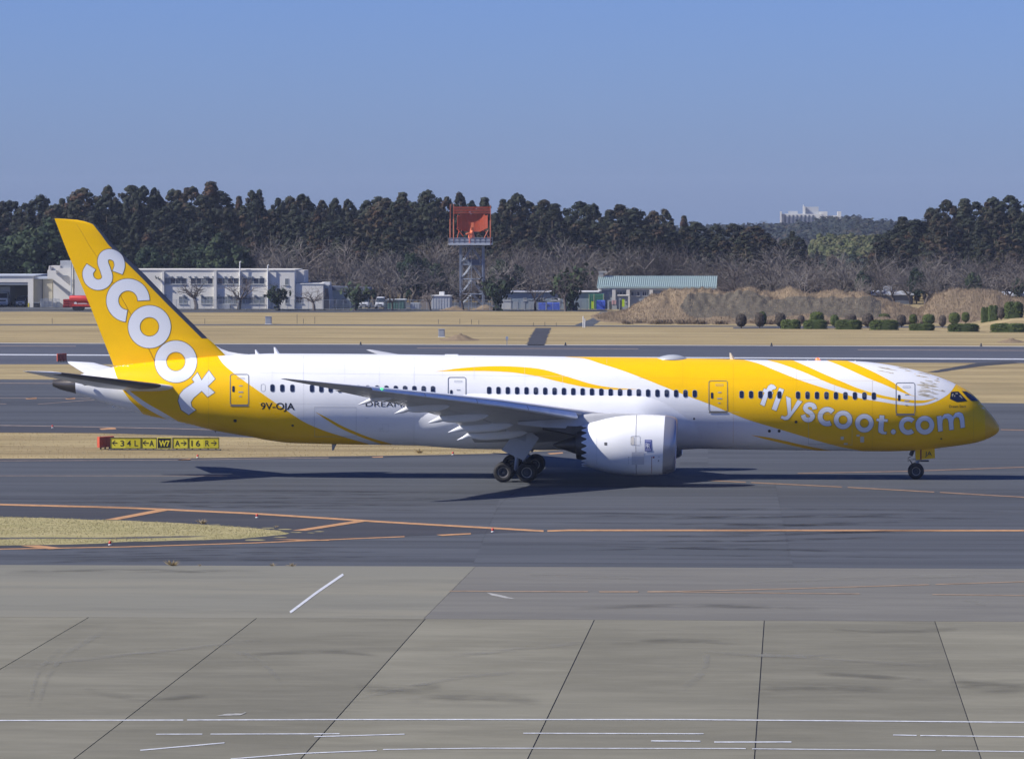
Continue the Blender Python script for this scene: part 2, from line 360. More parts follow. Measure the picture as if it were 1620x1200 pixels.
def lines(name, items, m, z=Z4):
    q = MB()
    for it in items:
        if isinstance(it[1], (int, float)): stripe(q, it[0], it[1], z)
        else: pxpoly(q, it, z)
    return props(link(name, fixup(q).mesh(name, m)), kind='structure')
lines('taxiway_edge_line', [([(-60, 796), (200, 802.6), (400, 811.7), (600, 824.6), (800, 836), (860, 839.4)], 2.6),
                            ([(866, 839.3), (900, 838.2), (1700, 838.7)], 2.4),
                            ([(-60, 869), (200, 864.3), (400, 858.2), (560, 851.4), (640, 848.2)], 1.3)], M_OLINE)
lines('island_chevron', [[(166, 821.4), (186, 821.6), (268, 806.4), (249, 805.6)], [(462, 838.6), (484, 838.8), (588, 822.8), (568, 822.2)],
                         [(32, 862.6), (62, 862.0), (104, 866.6), (78, 868.0)], [(430, 852.2), (522, 853.2), (520, 854.6), (470, 854.2)],
                         [(690, 845.2), (745, 842.6), (745, 844.4), (700, 847)]], M_OLINE, Z4+.006)
lines('far_taxiway_line', [([(-60, 671.6), (150, 675), (300, 678.2), (420, 682.5)], 1.0), ([(-60, 728.8), (290, 727), (520, 723.6)], 0.8),
                           ([(-60, 752), (380, 752.4)], 0.7), ([(-60, 605.4), (120, 606.4)], 0.9), ([(-60, 638.4), (10, 638.6)], .8), ([(-60, 629.2), (180, 630)], .6),
                           ([(60, 639), (150, 632)], 0.6)], M_OFAINT2)
lines('taxiway_centre_line', [([(1120, 759.5), (1180, 762.3)], 1.6), ([(1188, 762.7), (1332, 769.8)], 1.6), ([(1341, 770.3), (1478, 777.8)], 1.6), ([(1487, 778.3), (1700, 790.5)], 1.6),
                              ([(1583, 679.2), (1700, 682)], 1.4), ([(1262, 748.4), (1440, 744.8), (1700, 735.5)], 1.2), ([(-60, 932.8), (225, 933)], 1.0), ([(243, 933), (400, 933.4)], 1.0)], M_OFAINT)
lines('apron_guide_line', [([(711, 934.3), (930, 935.2)], 1.6), ([(948, 935.2), (1010, 935.3)], 2.4), ([(1024, 935.3), (1080, 935)], 2.4), ([(1080, 934.4), (1250, 930.6), (1370, 927), (1470, 924)], 1.4), ([(1480, 923.7), (1700, 917)], 1.4),
                           ([(1080, 936), (1360, 938.6)], 1.3), ([(1475, 939.7), (1700, 942)], 1.3)], mat('faded_orange_paint', (0.245, 0.175, 0.11), 0.8, var=.3, vscale=1.2), 0.042)
lines('taxiway_mark', [[(157, 677.6), (182, 675.6), (184, 678.6), (160, 679.4)], [(40, 629.8), (58, 628.4), (58, 630.6), (42, 631)], [(103, 630), (119, 628.6), (119, 630.8), (105, 631.2)],
                       [(280, 726.6), (301, 725.4), (302, 727.2), (284, 727.6)], [(588, 722.4), (606, 721.4), (606, 723), (590, 723.4)], [(866, 716.6), (890, 714.9), (891, 716.7), (870, 718.4)]], M_OLINE)

# concrete apron: a smooth band, then long slabs with sealed joints
yS = G(810, 980)[1]; yE = G(810, 896.6)[1] ; xj = [G(x, 980)[0] for x in (135, 405, 669, 938, 1206, 1478)]
sp = (xj[-1] - xj[0]) / 5
mb = MB(); mb.add([(-130, 60, 0.004), (130, 60, 0.004), (130, yS, 0.004), (-130, yS, 0.004)], [(0, 1, 2, 3)])
apron = props(link('apron', mb.mesh('apron', SEAL)), kind='structure')
seam = [G(752, 896.6, .03), G(669, 979, .03)]
band_px = [(-60, 895.3), (540, 896), (752, 896.5)]
def band(name, pts, m):
    w = [(x, y, .03) for x, y in pts]; n = len(w)
    q = MB(); q.add(w + [(x, y, 0) for x, y, z in w], [tuple(range(n))] + [((i+1) % n, i, n+i, n+(i+1) % n) for i in range(n)])
    return props(link(name, q.mesh(name, m)), kind='structure')
a_, b_ = G(-60, 895.3), G(752, 896.5); c_ = G(1700, 901.4)
band('apron_band', [(-120, yS+.02), (seam[1][0], yS+.02), (b_[0], b_[1]), (-120, a_[1])], CONC_B)
band('apron_band', [(seam[1][0]+.02, yS+.02), (120, yS+.02), (c_[0], c_[1]), (120, c_[1]), (b_[0]+.02, b_[1])], CONC_G)
rnd = random.Random(5)
for k in range(-8, 15):
    x0 = xj[0] + (k-1)*sp; x1 = x0 + sp
    g = 0.022
    q = MB(); q.box(x0+g, x1-g, 90, yS-g*1.2, 0, 0.026 + 0.002*rnd.random())
    o = link('concrete_slab', q.mesh('concrete_slab', CONCS[(k*2+1) % 3]), apron)
lines('white_guide_line', [([(-60, 1138.8), (290, 1138)], 1.6), ([(296, 1137.9), (540, 1137.2), (1080, 1137.2), (1700, 1142.2)], 1.6), ([(247, 1160.4), (320, 1160.2)], 1.3), ([(333, 1160.2), (537, 1159.6)], 1.3),
                           ([(497, 1164.3), (640, 1160.3)], 1.3), ([(222, 1185.8), (355, 1174)], 1.6), ([(365, 1199.5), (470, 1191), (596, 1186)], 1.4), ([(606, 1184.5), (760, 1182.4), (1160, 1183), (1180, 1183.2)], 1.2), ([(1190, 1183.4), (1480, 1186)], 1.2), ([(1490, 1186.3), (1700, 1189)], 1.2),
                           ([(828, 1158.8), (1113, 1159.6)], 1.3), ([(1030, 1171.0), (1108, 1171.4)], 1.7), ([(1130, 1172.8), (1252, 1172.6)], 1.7), ([(1413, 1161.6), (1450, 1162.3)], 1.4), ([(1456, 1162.4), (1700, 1165.4)], 1.4),
                           ([(459, 968), (501, 936.5), (543, 907.8)], 3.6)], M_WLINE, 0.042)
lines('paint_scrape', [[(342, 1131.5), (360, 1128), (388, 1127.5), (380, 1130.4)], [(383, 1126.8), (390, 1125.5), (388, 1127)], [(770, 936.5), (790, 940), (815, 946.5), (800, 945.5), (778, 941)]], mat('scraped_paint', (0.33, 0.33, 0.31), .8, var=.4, vscale=6), 0.044)

# rubber and tyre marks left on the paving
def film(name, col, a_):
    m = bpy.data.materials.new(name); m.use_nodes = True; nt = m.node_tree; p = nt.nodes['Principled BSDF']; p.inputs['Base Color'].default_value = (*col, 1); p.inputs['Roughness'].default_value = .9; p.inputs['Specular IOR Level'].default_value = .2
    tc = nt.nodes.new('ShaderNodeTexCoord'); nz = nt.nodes.new('ShaderNodeTexNoise'); nz.inputs['Scale'].default_value = .5; nz.inputs['Detail'].default_value = 7; mr = nt.nodes.new('ShaderNodeMapRange')
    mr.inputs['From Min'].default_value = .36; mr.inputs['From Max'].default_value = .66; mr.inputs['To Max'].default_value = a_
    at = nt.nodes.new('ShaderNodeAttribute'); at.attribute_name = 'edge'; mu = nt.nodes.new('ShaderNodeMath'); mu.operation = 'MULTIPLY'
    nt.links.new(tc.outputs['Object'], nz.inputs['Vector']); nt.links.new(nz.outputs[0], mr.inputs['Value']); nt.links.new(mr.outputs[0], mu.inputs[0]); nt.links.new(at.outputs['Fac'], mu.inputs[1]); nt.links.new(mu.outputs[0], p.inputs['Alpha']); return m
RUBM = film('rubber_film', (0.026, 0.026, 0.029), .36); PALEM = film('pale_scuff_film', (0.26, 0.255, 0.22), .5); DARKM = film('dark_scuff_film', (0.07, 0.068, 0.06), .34)
def curve_pts(p, k=8):
    out = []
    for i in range(len(p)-1):
        p0, p1, p2, p3 = p[max(0, i-1)], p[i], p[i+1], p[min(len(p)-1, i+2)]
        for j in range(k):
            t = j/k; out.append(tuple(.5*((2*b_) + (c_-a_)*t + (2*a_-5*b_+4*c_-d_)*t*t + (-a_+3*b_-3*c_+d_)*t**3) for a_, b_, c_, d_ in zip(p0, p1, p2, p3)))
    return out + [p[-1]]
rm = random.Random(17)
def marks(name, tracks, m, z):
    """soft-edged marks: the 'edge' attribute fades to nothing at the sides and ends"""
    for t_, w in tracks:
        pts = densify_line(curve_pts(t_), 25); n = len(pts); v, f, e = [], [], []; zz_ = z + rm.random()*.002
        for i, (x, y) in enumerate(pts):
            a = pts[max(0, i-1)]; b_ = pts[min(n-1, i+1)]; dx, dy = b_[0]-a[0], b_[1]-a[1]; L = math.hypot(dx, dy) or 1; s = i/(n-1)
            fade = min(1, s/.22, (1-s)/.22)
            for k, c in ((-1, 0), (-.45, .8), (0, 1), (.45, .8), (1, 0)): v.append(G(x - dy/L*w*k*.75, y + dx/L*w*k*.75, zz_)); e.append(c*fade)
        for i in range(n-1):
            for k in range(4): f.append((i*5+k, i*5+k+1, i*5+k+6, i*5+k+5))
        q = MB(); q.add(v, f); fixup(q); me = q.mesh(name, m); at = me.attributes.new('edge', 'FLOAT', 'POINT'); at.data.foreach_set('value', e)
        props(link(name, me), kind='structure')
tr_ = []
for k in range(16):
    y = 806 + k*4.6 + rm.uniform(-2, 2); x0 = rm.uniform(820, 1120); L = rm.uniform(250, 620)
    tr_.append(([(x0, y), (x0+L*.4, y + rm.uniform(-3, 3)), (x0+L, y + rm.uniform(-12, 10))], rm.uniform(1.0, 4.0)))
for k in range(8):
    y = 777 + k*3.5; tr_.append(([(rm.uniform(-40, 200), y), (400, y+rm.uniform(-2, 2)), (rm.uniform(600, 900), y+rm.uniform(-6, 6))], rm.uniform(1, 3)))
for k in range(6):
    y = 866 + k*4; tr_.append(([(rm.uniform(-40, 100), y+4), (300, y), (rm.uniform(500, 760), y+rm.uniform(-6, 2))], rm.uniform(1, 3)))
marks('tyre_mark', tr_, RUBM, .028)
marks('tyre_mark', [([(60,1120),(75,1070),(110,1030),(180,990)], 7), ([(45,1118),(62,1060),(98,1024)], 6), ([(0,1056),(150,1040),(330,1021),(420,1010)], 4), ([(345,1020),(410,1045),(450,1085)], 6), ([(690,1040),(860,1022),(930,1016)], 5), ([(1080,1090),(1112,1060),(1118,1028)], 9), ([(1095,1030),(1280,1040),(1480,1052)], 4), ([(545,1110),(700,1075),(820,1062)], 5), ([(1190,1036),(1330,1036)], 4), ([(1180,920),(1400,913),(1620,909)], 4), ([(830,908),(1010,915)], 4), ([(1520,946),(1560,956)], 5)], PALEM, .046)
marks('tyre_mark', [([(560,1085),(640,1090),(700,1086)], 11), ([(1500,1076),(1560,1086),(1640,1084)], 16), ([(960,1016),(1090,1012),(1180,1016)], 7), ([(1190,1095),(1260,1086),(1420,1090)], 9), ([(640,1108),(760,1102),(860,1110)], 10), ([(130,1090),(230,1104),(330,1098)], 7), ([(1290,1064),(1390,1070),(1480,1078)], 6), ([(0,905),(200,902),(420,904)], 5), ([(905,962),(1080,957),(1300,962)], 5), ([(380,1036),(520,1030),(600,1036)], 5), ([(1310,993),(1420,998),(1520,994)], 5)], DARKM, .050)
# older repair bands and the seam edges seen on the taxiway
marks('seam_line', [([(836,768),(790,800),(746,896)], .8), ([(1225,758),(1240,830),(1250,896)], .7), ([(1240,812),(1250,880)], .5)], RUBM, .032)
# ------------------------------------------------------------------ the airliner
YC = 329.2
def AX(px, py): return P(px, py, YC)
plane = thing('airliner', 'yellow and white wide-body airliner taxiing with big white letters on its tail', 'airplane', (-18.0, YC, 0))

TOP = [(84,600.5),(96,599.5),(110,597.5),(125,592.5),(160,586),(180,580),(244,571),(300,566),(344,562.5),(400,560),(430,559),(600,560),(700,561.3),(800,562.5),(900,564),(1000,565.3),(1100,567),(1150,568),(1200,569.3),(1280,570),(1320,570),(1345,570.8),(1370,572.3),(1400,576),(1440,583.5),(1480,594.5),(1510,606.5),(1530,617),(1545,629.5),(1558,644),(1570,657.5),(1578,668.5),(1582,675)]
BOT = [(84,611),(96,616),(121,622.5),(150,632),(180,641),(212,650),(237,657.5),(270,664),(300,670.5),(337,680),(370,686),(400,691),(425,696),(462,700.3),(500,701.5),(575,703),(675,704.5),(800,706.5),(900,707.5),(1000,708.5),(1100,709.5),(1200,711),(1300,712.5),(1400,713.5),(1450,711.8),(1500,706.5),(1540,700.5),(1555,696.5),(1570,690),(1579,683.5),(1582,677)]
tx = [AX(*p) for p in TOP]; bx = [AX(*p) for p in BOT]
XT = np.array([p[0] for p in tx]); ZT = np.array([p[2] for p in tx])
XB = np.array([p[0] for p in bx]); ZB = np.array([p[2] for p in bx])
XN = float(max(XT[-1], XB[-1])); XTAIL = float(min(XT[0], XB[0]))
def pchip(x, xs, ys):
    i = int(np.clip(np.searchsorted(xs, x) - 1, 0, len(xs) - 2))
    h = xs[i+1]-xs[i]; t = min(1.0, max(0.0, (x - xs[i]) / h))
    def sl(j):
        if j <= 0 or j >= len(xs)-1:
            j0 = min(max(j, 0), len(xs)-2) if j <= 0 else len(xs)-2
            return (ys[j0+1]-ys[j0])/(xs[j0+1]-xs[j0])
        a = (ys[j]-ys[j-1])/(xs[j]-xs[j-1]); b = (ys[j+1]-ys[j])/(xs[j+1]-xs[j])
        return 0.0 if a*b <= 0 else 2*a*b/(a+b)
    m0, m1 = sl(i), sl(i+1)
    t2, t3 = t*t, t*t*t
    return float((2*t3-3*t2+1)*ys[i] + (t3-2*t2+t)*h*m0 + (-2*t3+3*t2)*ys[i+1] + (t3-t2)*h*m1)
HS = [0, 0.12, 0.4, 1, 2, 3, 4, 5, 6.5, 8, 9.5, 44, 48, 52, 56, 59.5, 61.5, 62.5, 63.2]
HV = [0.02, 0.40, 0.72, 1.14, 1.66, 2.05, 2.34, 2.55, 2.76, 2.86, 2.885, 2.885, 2.70, 2.24, 1.55, .85, .50, .33, .25]
def prof(X):
    X = min(max(X, XTAIL), XN)
    zt, zb = pchip(X, XT, ZT), pchip(X, XB, ZB)
    if X > XN - 0.06: zt = zb = 0.5*(zt+zb)
    h = max(0.01, 0.5*(zt-zb))
    return 0.5*(zt+zb), h, pchip(XN - X, HS, HV)
def fuse_y(X, Z):
    zc, h, hw = prof(X)
    q = 1 - ((Z-zc)/h)**2
    return YC - hw*math.sqrt(q) if q > 0 else None
def fuse_F(x, y, z):
    zc, h, hw = prof(x)
    return ((y-YC)/hw)**2 + ((z-zc)/h)**2 - 1
# fuselage skin
def fuse_mesh(x0, x1, n, seg=176):
    rs = []
    for i in range(n+1):
        X = lerp(x0, x1, i/n); zc, h, hw = prof(X)
        rs.append([(X, YC + hw*math.sin(2*math.pi*j/seg), zc + h*math.cos(2*math.pi*j/seg)) for j in range(seg)])
    q = MB(); q.rings(rs); return q
XR = AX(1557, 665)[0]; XA = AX(121, 610)[0]
fus = part('fuselage', fuse_mesh(XA, XR, 330), WHITE, plane, True, 60)
q = MB()
rs = []
for i in range(25):
    t = 1 - (1 - i/24)**2; X = lerp(XR+.012, XN, t); zc, h, hw = prof(X)
    rs.append([(X, YC + hw*math.sin(2*math.pi*j/64), zc + h*math.cos(2*math.pi*j/64)) for j in range(64)])
q.rings(rs); part('radome', q, NOSEY, plane, True, 80)
part('exhaust_cone', fuse_mesh(XTAIL, XA-.01, 8, 40), APUM, plane, True, 60)

# --- fin
LEP = [(150,354.5),(158,362),(180,389),(225,430),(275,482),(329.5,536),(345,549)]
TEP = [(86,345.3),(105,395),(140,477.5),(180,579)]
TIP = [(86,345.3),(122,347.5),(138,350.5),(150,354.5)]
le = [AX(*p) for p in LEP]; te = [AX(*p) for p in TEP]
LZ = np.array([p[2] for p in le][::-1]); LX = np.array([p[0] for p in le][::-1])
TZ = np.array([p[2] for p in te][::-1]); TX_ = np.array([p[0] for p in te][::-1])
ZTIP = AX(86,345.3)[2]; ZLT = AX(150,354.5)[2]
tipx = np.array([AX(*p)[0] for p in TIP]); tipz = np.array([AX(*p)[2] for p in TIP])
def fin_edges(Z):
    xt = interp(Z, TZ, TX_) if Z >= TZ[0] else TX_[0] + (Z-TZ[0])*(TX_[1]-TX_[0])/(TZ[1]-TZ[0])
    if Z > ZLT: xl = interp(Z, tipz[::-1], tipx[::-1])
    elif Z < LZ[0]: xl = LX[0] + (LZ[0]-Z)*1.0
    else: xl = interp(Z, LZ, LX)
    return xl, xt
def aft(t):   # airfoil half thickness, chord 1, thickness 1
    t = min(max(t, 0.0), 1.0)
    return max(0.0, 5*(0.2969*math.sqrt(t) - 0.126*t - 0.3516*t*t + 0.2843*t**3 - 0.1036*t**4)) + 0.004
def fin_half(X, Z):
    xl, xt = fin_edges(Z)
    if X > xl or X < xt or xl - xt < 0.02: return None
    c = xl - xt
    return aft((xl - X)/c) * min(0.095*c, 0.75)
def fin_y(X, Z):
    h = fin_half(X, Z)
    return None if h is None else YC - h
HINGE = lambda Z: interp(Z, [6.8, ZTIP], [0.655, 0.46])
def fin_loft(t0f, t1f, zs, n=14):
    rs = []
    for Z in zs:
        xl, xt = fin_edges(Z); c = max(xl-xt, .03); t0, t1 = t0f(Z), t1f(Z)
        ts = [lerp(t0, t1, (i/n)**(1.7 if t0 == 0 else 1)) for i in range(n+1)]
        th = min(0.095*c, 0.75)
        ring = [(xl - c*t, YC - aft(t)*th, Z) for t in ts] + [(xl - c*t, YC + aft(t)*th, Z) for t in ts[::-1]]
        rs.append(ring)
    q_ = MB(); q_.rings(rs); return q_
zz = [lerp(6.2, ZLT, i/16) for i in range(17)] + [lerp(ZLT, ZTIP-.01, t) for t in (.25, .5, .75, .9, 1)]
def le_w(Z):                              # share of the chord taken by the bare leading edge
    xl, xt = fin_edges(Z); return interp(Z, [AX(329,536)[2], AX(300,507)[2], AX(225,430)[2], AX(180,389)[2], AX(152,357)[2], ZTIP], [.36, .36, .40, .30, .16, .02])/max(xl-xt, .3)
ZLE = AX(329.5,535)[2]
fin = part('vertical_stabilizer', fin_loft(lambda Z: 0 if Z < ZLE else le_w(Z), lambda Z: HINGE(Z)-.003, [z for z in zz if z < ZLE-.1] + [ZLE-.02, ZLE+.001] + [z for z in zz if z > ZLE+.1], 18), YELLOW, plane, True, 50)
part('leading_edge', fin_loft(lambda Z: 0, lambda Z: le_w(Z)-.0005, [ZLE+.004] + [z for z in zz if z > ZLE+.1], 8), DARKLE, fin, True, 60)
zr = [lerp(AX(180,578.5)[2]+.0, ZLT, i/14) for i in range(15)] + [lerp(ZLT, ZTIP-.01, t) for t in (.25, .5, .75, .9, 1)]
part('rudder', fin_loft(lambda Z: HINGE(Z)+.003, lambda Z: 1, zr), YELLOW, fin, True, 50)
# dorsal fillet
D = [(329,536),(338,544),(350,551.5),(362,556),(376,558.6),(392,560)]
rs = []
for i, p in enumerate(D):
    x, _, z = AX(*p); zc, h, hw = prof(x)
    w = lerp(0.10, 0.03, i/5); zb_ = zc + h*0.985
    rs.append([(x, YC-w*1.6, zb_-.05), (x, YC-w*.8, lerp(zb_, z, .55)), (x, YC-w*.22, z-.05), (x, YC, z), (x, YC+w*.22, z-.05), (x, YC+w*.8, lerp(zb_, z, .55)), (x, YC+w*1.6, zb_-.05)])
q = MB(); q.rings(rs); part('dorsal_fin', q, WHITE, fin, True)

def body_y(X, Z):
    a, b = fuse_y(X, Z), fin_y(X, Z)
    c = [v for v in (a, b) if v is not None]
    return min(c) if c else None

# --- decals: outlines drawn on the photograph's side view, wrapped onto the skin a few millimetres proud
def onto(px, py, surf, off):
    y = YC - 2.0
    for _ in range(7):
        X, _, Z = P(px, py, y); s = surf(X, Z)
        if s is None and surf is body_y and Z > prof(X)[0] + prof(X)[1] + 0.2:      # just off the fin's edge: hold on to it
            Z = min(Z, ZTIP-.02); xl, xt = fin_edges(Z); X = min(max(X, xt+.004), xl-.004); s = fin_y(X, Z)
        if s is None:                       # beyond the silhouette: hold on to the crown or keel line
            zc, h, hw = prof(X); Z = zc + math.copysign(h, Z-zc); s = YC - .001
        y = 0.5*y + 0.5*s if _ < 6 else s
    e = 0.01
    fin_on = fin_y(X, Z) is not None and fuse_y(X, Z) != s
    if fin_on:
        a, b = fin_y(X+e, Z), fin_y(X-e, Z); dx = ((a or s)-(b or s))/(2*e)
        n = Vector((dx*.5, -1, 0.02)).normalized()
    else:
        F0 = fuse_F(X, s, Z)
        n = Vector(((fuse_F(X+e, s, Z)-F0)/e, (fuse_F(X, s+e, Z)-F0)/e, (fuse_F(X, s, Z+e)-F0)/e)).normalized()
    return Vector((X, s, Z)) + n*off, n
def decal(name, shapes, m, surf=body_y, off=0.012, gx=7, gy=2.5, parent=None, mirror=False, label=None, maxe=0.24):
    """shapes: list of (verts2d, faces) in photo pixels or plain outlines; wrapped as one mesh. m may be a list with shape index choosing the slot."""
    bm = bmesh.new()
    for si, s in enumerate(shapes):
        if isinstance(s, tuple): v2, fs = s
        else:
            v2 = s; fs = tessellate_polygon([[Vector((x, y, 0)) for x, y in s]])
        vsn = [bm.verts.new((x, y, si*0.0)) for x, y in v2]
        for f in fs:
            try: bm.faces.new([vsn[i] for i in f]).material_index = si if isinstance(m, (list, tuple)) else 0
            except ValueError: pass
    xs = [v.co.x for v in bm.verts]; ys = [v.co.y for v in bm.verts]
    for ax, lo, hi, g in ((0, min(xs), max(xs), gx), (1, min(ys), max(ys), gy)):
        k = math.floor(lo/g)+1
        while k*g < hi:
            co = Vector((k*g, 0, 0)) if ax == 0 else Vector((0, k*g, 0))
            bmesh.ops.bisect_plane(bm, geom=bm.verts[:]+bm.edges[:]+bm.faces[:], plane_co=co, plane_no=(1, 0, 0) if ax == 0 else (0, 1, 0), dist=1e-5)
            k += 1
    bmesh.ops.remove_doubles(bm, verts=bm.verts[:], dist=1e-4)
    cache = {}
    def at(v):
        k = (round(v.co.x, 4), round(v.co.y, 4))
        if k not in cache: cache[k] = onto(v.co.x, v.co.y, surf, off)
        return cache[k]
    for _ in range(3):                     # split whatever still spans too much of the curved skin
        long_ = [e for e in bm.edges if (at(e.verts[0])[0] - at(e.verts[1])[0]).length > maxe]
        if not long_: break
        bmesh.ops.subdivide_edges(bm, edges=long_, cuts=1)
        bmesh.ops.triangulate(bm, faces=[f for f in bm.faces if len(f.verts) > 4])
    ns = []
    for v in bm.verts:
        p, n = at(v); ns.append(n)
    for v, p in [(v, at(v)[0]) for v in bm.verts]: v.co = p
    dead = [f for f in bm.faces if f.calc_area() < 1e-6]
    bmesh.ops.delete(bm, geom=dead, context='FACES_ONLY')
    bm.normal_update()
    for f in bm.faces:
        if f.normal.y > 0: f.normal_flip()
    me = bpy.data.meshes.new(name); bm.to_mesh(me); bm.free()
    vn = [None]*len(me.vertices)
    V = [v.co.copy() for v in me.vertices]; loc = plane.location
    nn = [ns[i] for i in range(len(V))]
    if mirror:
        k = len(V); faces = [tuple(p.vertices) for p in me.polygons]; mi = [p.material_index for p in me.polygons]
        V2 = V + [Vector((v.x, 2*YC - v.y, v.z)) for v in V]; nn = nn + [Vector((n.x, -n.y, n.z)) for n in nn]
        me = bpy.data.meshes.new(name); me.from_pydata([v - loc for v in V2], [], faces + [tuple(i+k for i in f[::-1]) for f in faces])
        me.polygons.foreach_set('material_index', mi + mi)
    else:
        for v in me.vertices: v.co -= loc
    for mt in (m if isinstance(m, (list, tuple)) else [m]): me.materials.append(mt)
    me.polygons.foreach_set('use_smooth', [True]*len(me.polygons))
    me.update(); me.normals_split_custom_set_from_vertices([tuple(n) for n in nn])
    par = parent or plane
    o = link(name, me, par)
    if parent is not None and parent is not plane: o.location = -parent.location
    if label: o['label'] = label
    return o

def c1(*p): return [(u/4, 330+v/4) for u, v in p]          # the enlarged views the outlines were traced on
def c2(*p): return [(u/4, 540+v/4) for u, v in p]
def c3(*p): return [(400+u/4, 540+v/4) for u, v in p]
def c4(*p): return [(700+u/4, 540+v/4) for u, v in p]
def c5(*p): return [(1000+u/4, 540+v/4) for u, v in p]
def c6(*p): return [(1220+u/4, 540+v/4) for u, v in p]
def z6(*p): return [(1180+u/8.1, 590+v/8.1) for u, v in p]
def z7(*p): return [(1350+u/7.714, 620+v/7.714) for u, v in p]
def z4(*p): return [(1380+u/7.3636, 560+v/7.3636) for u, v in p]
def spl(pts, k=5, closed=False):
    """smooth an outline (Catmull-Rom)"""
    out = []; n = len(pts)
    for i in range(n if closed else n-1):
        p0, p1, p2, p3 = (pts[(i-1) % n] if closed or i > 0 else pts[0]), pts[i], pts[(i+1) % n], (pts[(i+2) % n] if closed or i+2 < n else pts[-1])
        for j in range(k):
            t = j/k; t2 = t*t; t3 = t2*t
            out.append(tuple(0.5*((2*b) + (c-a)*t + (2*a-5*b+4*c-d)*t2 + (-a+3*b-3*c+d)*t3) for a, b, c, d in zip(p0, p1, p2, p3)))
    if not closed: out.append(tuple(pts[-1]))
    return out

# yellow livery
main_tail = [(179.5,577)] + spl([(179.8,581),(182,588),(187,600),(204,617),(231,636.5),(259,652.5),(284,667.5)], 4) + [(300,690),(420,710),(590,708)] + \
    spl([(582,701.5),(550,692.5),(512,680.5),(480,666.5),(452,648),(425,629.5),(400,612),(375,594),(354,576.5),(344,562.3)], 4) + [(335,556)]
decal('livery_panel', [main_tail], YELLOW, surf=fuse_y, off=0.005, mirror=True, gx=5, gy=2)
decal('livery_stripe', [spl([(191,612),(204,631),(218.5,645.5),(228,657)], 4) + spl([(266,664),(241,651),(218,636),(196,615)], 4)], YELLOW, surf=fuse_y, off=0.005, mirror=True)
decal('livery_stripe', [spl(c3((398,446),(480,487),(560,531),(650,571),(750,610),(890,650)), 4) + spl(c3((815,650),(740,624),(650,591),(550,546),(465,494),(398,447)), 4)], YELLOW, surf=fuse_y, off=0.005, mirror=True)
front = spl([(885,563)] + c4((800,99),(900,108),(1000,140),(1100,171),(1200,206),(1300,245),(1400,285),(1500,325),(1600,363)) + c5((500,400),(620,450),(750,500),(900,545),(1050,590),(1200,635),(1320,666),(1450,692)), 4) + \
    [(1400,718),(1500,710),(1558.6,699),(1558.6,640)] + [(1540,620),(1520,608),(1480,590),(1430,577),(1350,567),(1100,563)]
decal('livery_panel', [front], YELLOW, surf=fuse_y, off=0.005, mirror=True, gx=5, gy=2)
decal('livery_stripe', [spl(c4((-52,191),(0,184),(100,170),(250,158),(400,156),(550,165),(650,180),(750,210),(850,241),(950,270),(1050,288),(1150,297),(1245,302)), 4) +
                        spl(c4((1100,305),(1000,300),(900,288),(800,268),(700,245),(600,220),(450,197),(300,188),(150,187),(0,189)), 4)], YELLOW, surf=fuse_y, off=0.005, mirror=True)
decal('livery_stripe', [spl(c5((752,591),(850,604),(950,624),(1080,654),(1270,692)), 4) + spl(c5((1170,690),(1050,666),(900,631),(820,611)), 4)], YELLOW, surf=fuse_y, off=0.005, mirror=True)
A_l = c6((-30,117),(70,145),(220,200),(370,265),(520,315),(650,348),(760,370),(850,383),(920,390),(980,385),(1045,361))
A_u = c6((128,115),(250,168),(350,213),(450,255),(560,300),(680,335),(790,358),(900,371),(980,371),(1040,360))
B_l = c6((338,115),(430,150),(520,190),(620,235),(720,275),(800,310),(880,340),(935,351))
B_u = c6((470,118),(540,145),(620,180),(700,220),(780,265),(840,310),(890,340))
L1 = c6((-195,110),(-80,140),(20,180),(170,240),(320,290),(470,335),(570,360),(700,382),(800,398),(900,406),(980,400),(1060,372),(1130,325),(1172,264))
cap = spl(L1, 4) + [(1480,588),(1420,572),(1330,564),(1170,563)]
decal('livery_cap', [cap], WHITE, surf=fuse_y, off=0.008, mirror=True, gy=2.5)
decal('livery_stripe', [[(1211,560)] + spl(A_l, 4) + spl(A_u[::-1], 4) + [(1254,560)]], YELLOW, surf=fuse_y, off=0.011, mirror=True)
decal('livery_stripe', [[(1304,561)] + spl(B_l, 4) + spl(B_u[::-1], 4) + [(1336,561)]], YELLOW, surf=fuse_y, off=0.011, mirror=True)
decal('livery_panel', [c1((1318,884),(1378,931),(1318,934))], YELLOW, surf=fuse_y, off=0.006, mirror=True)

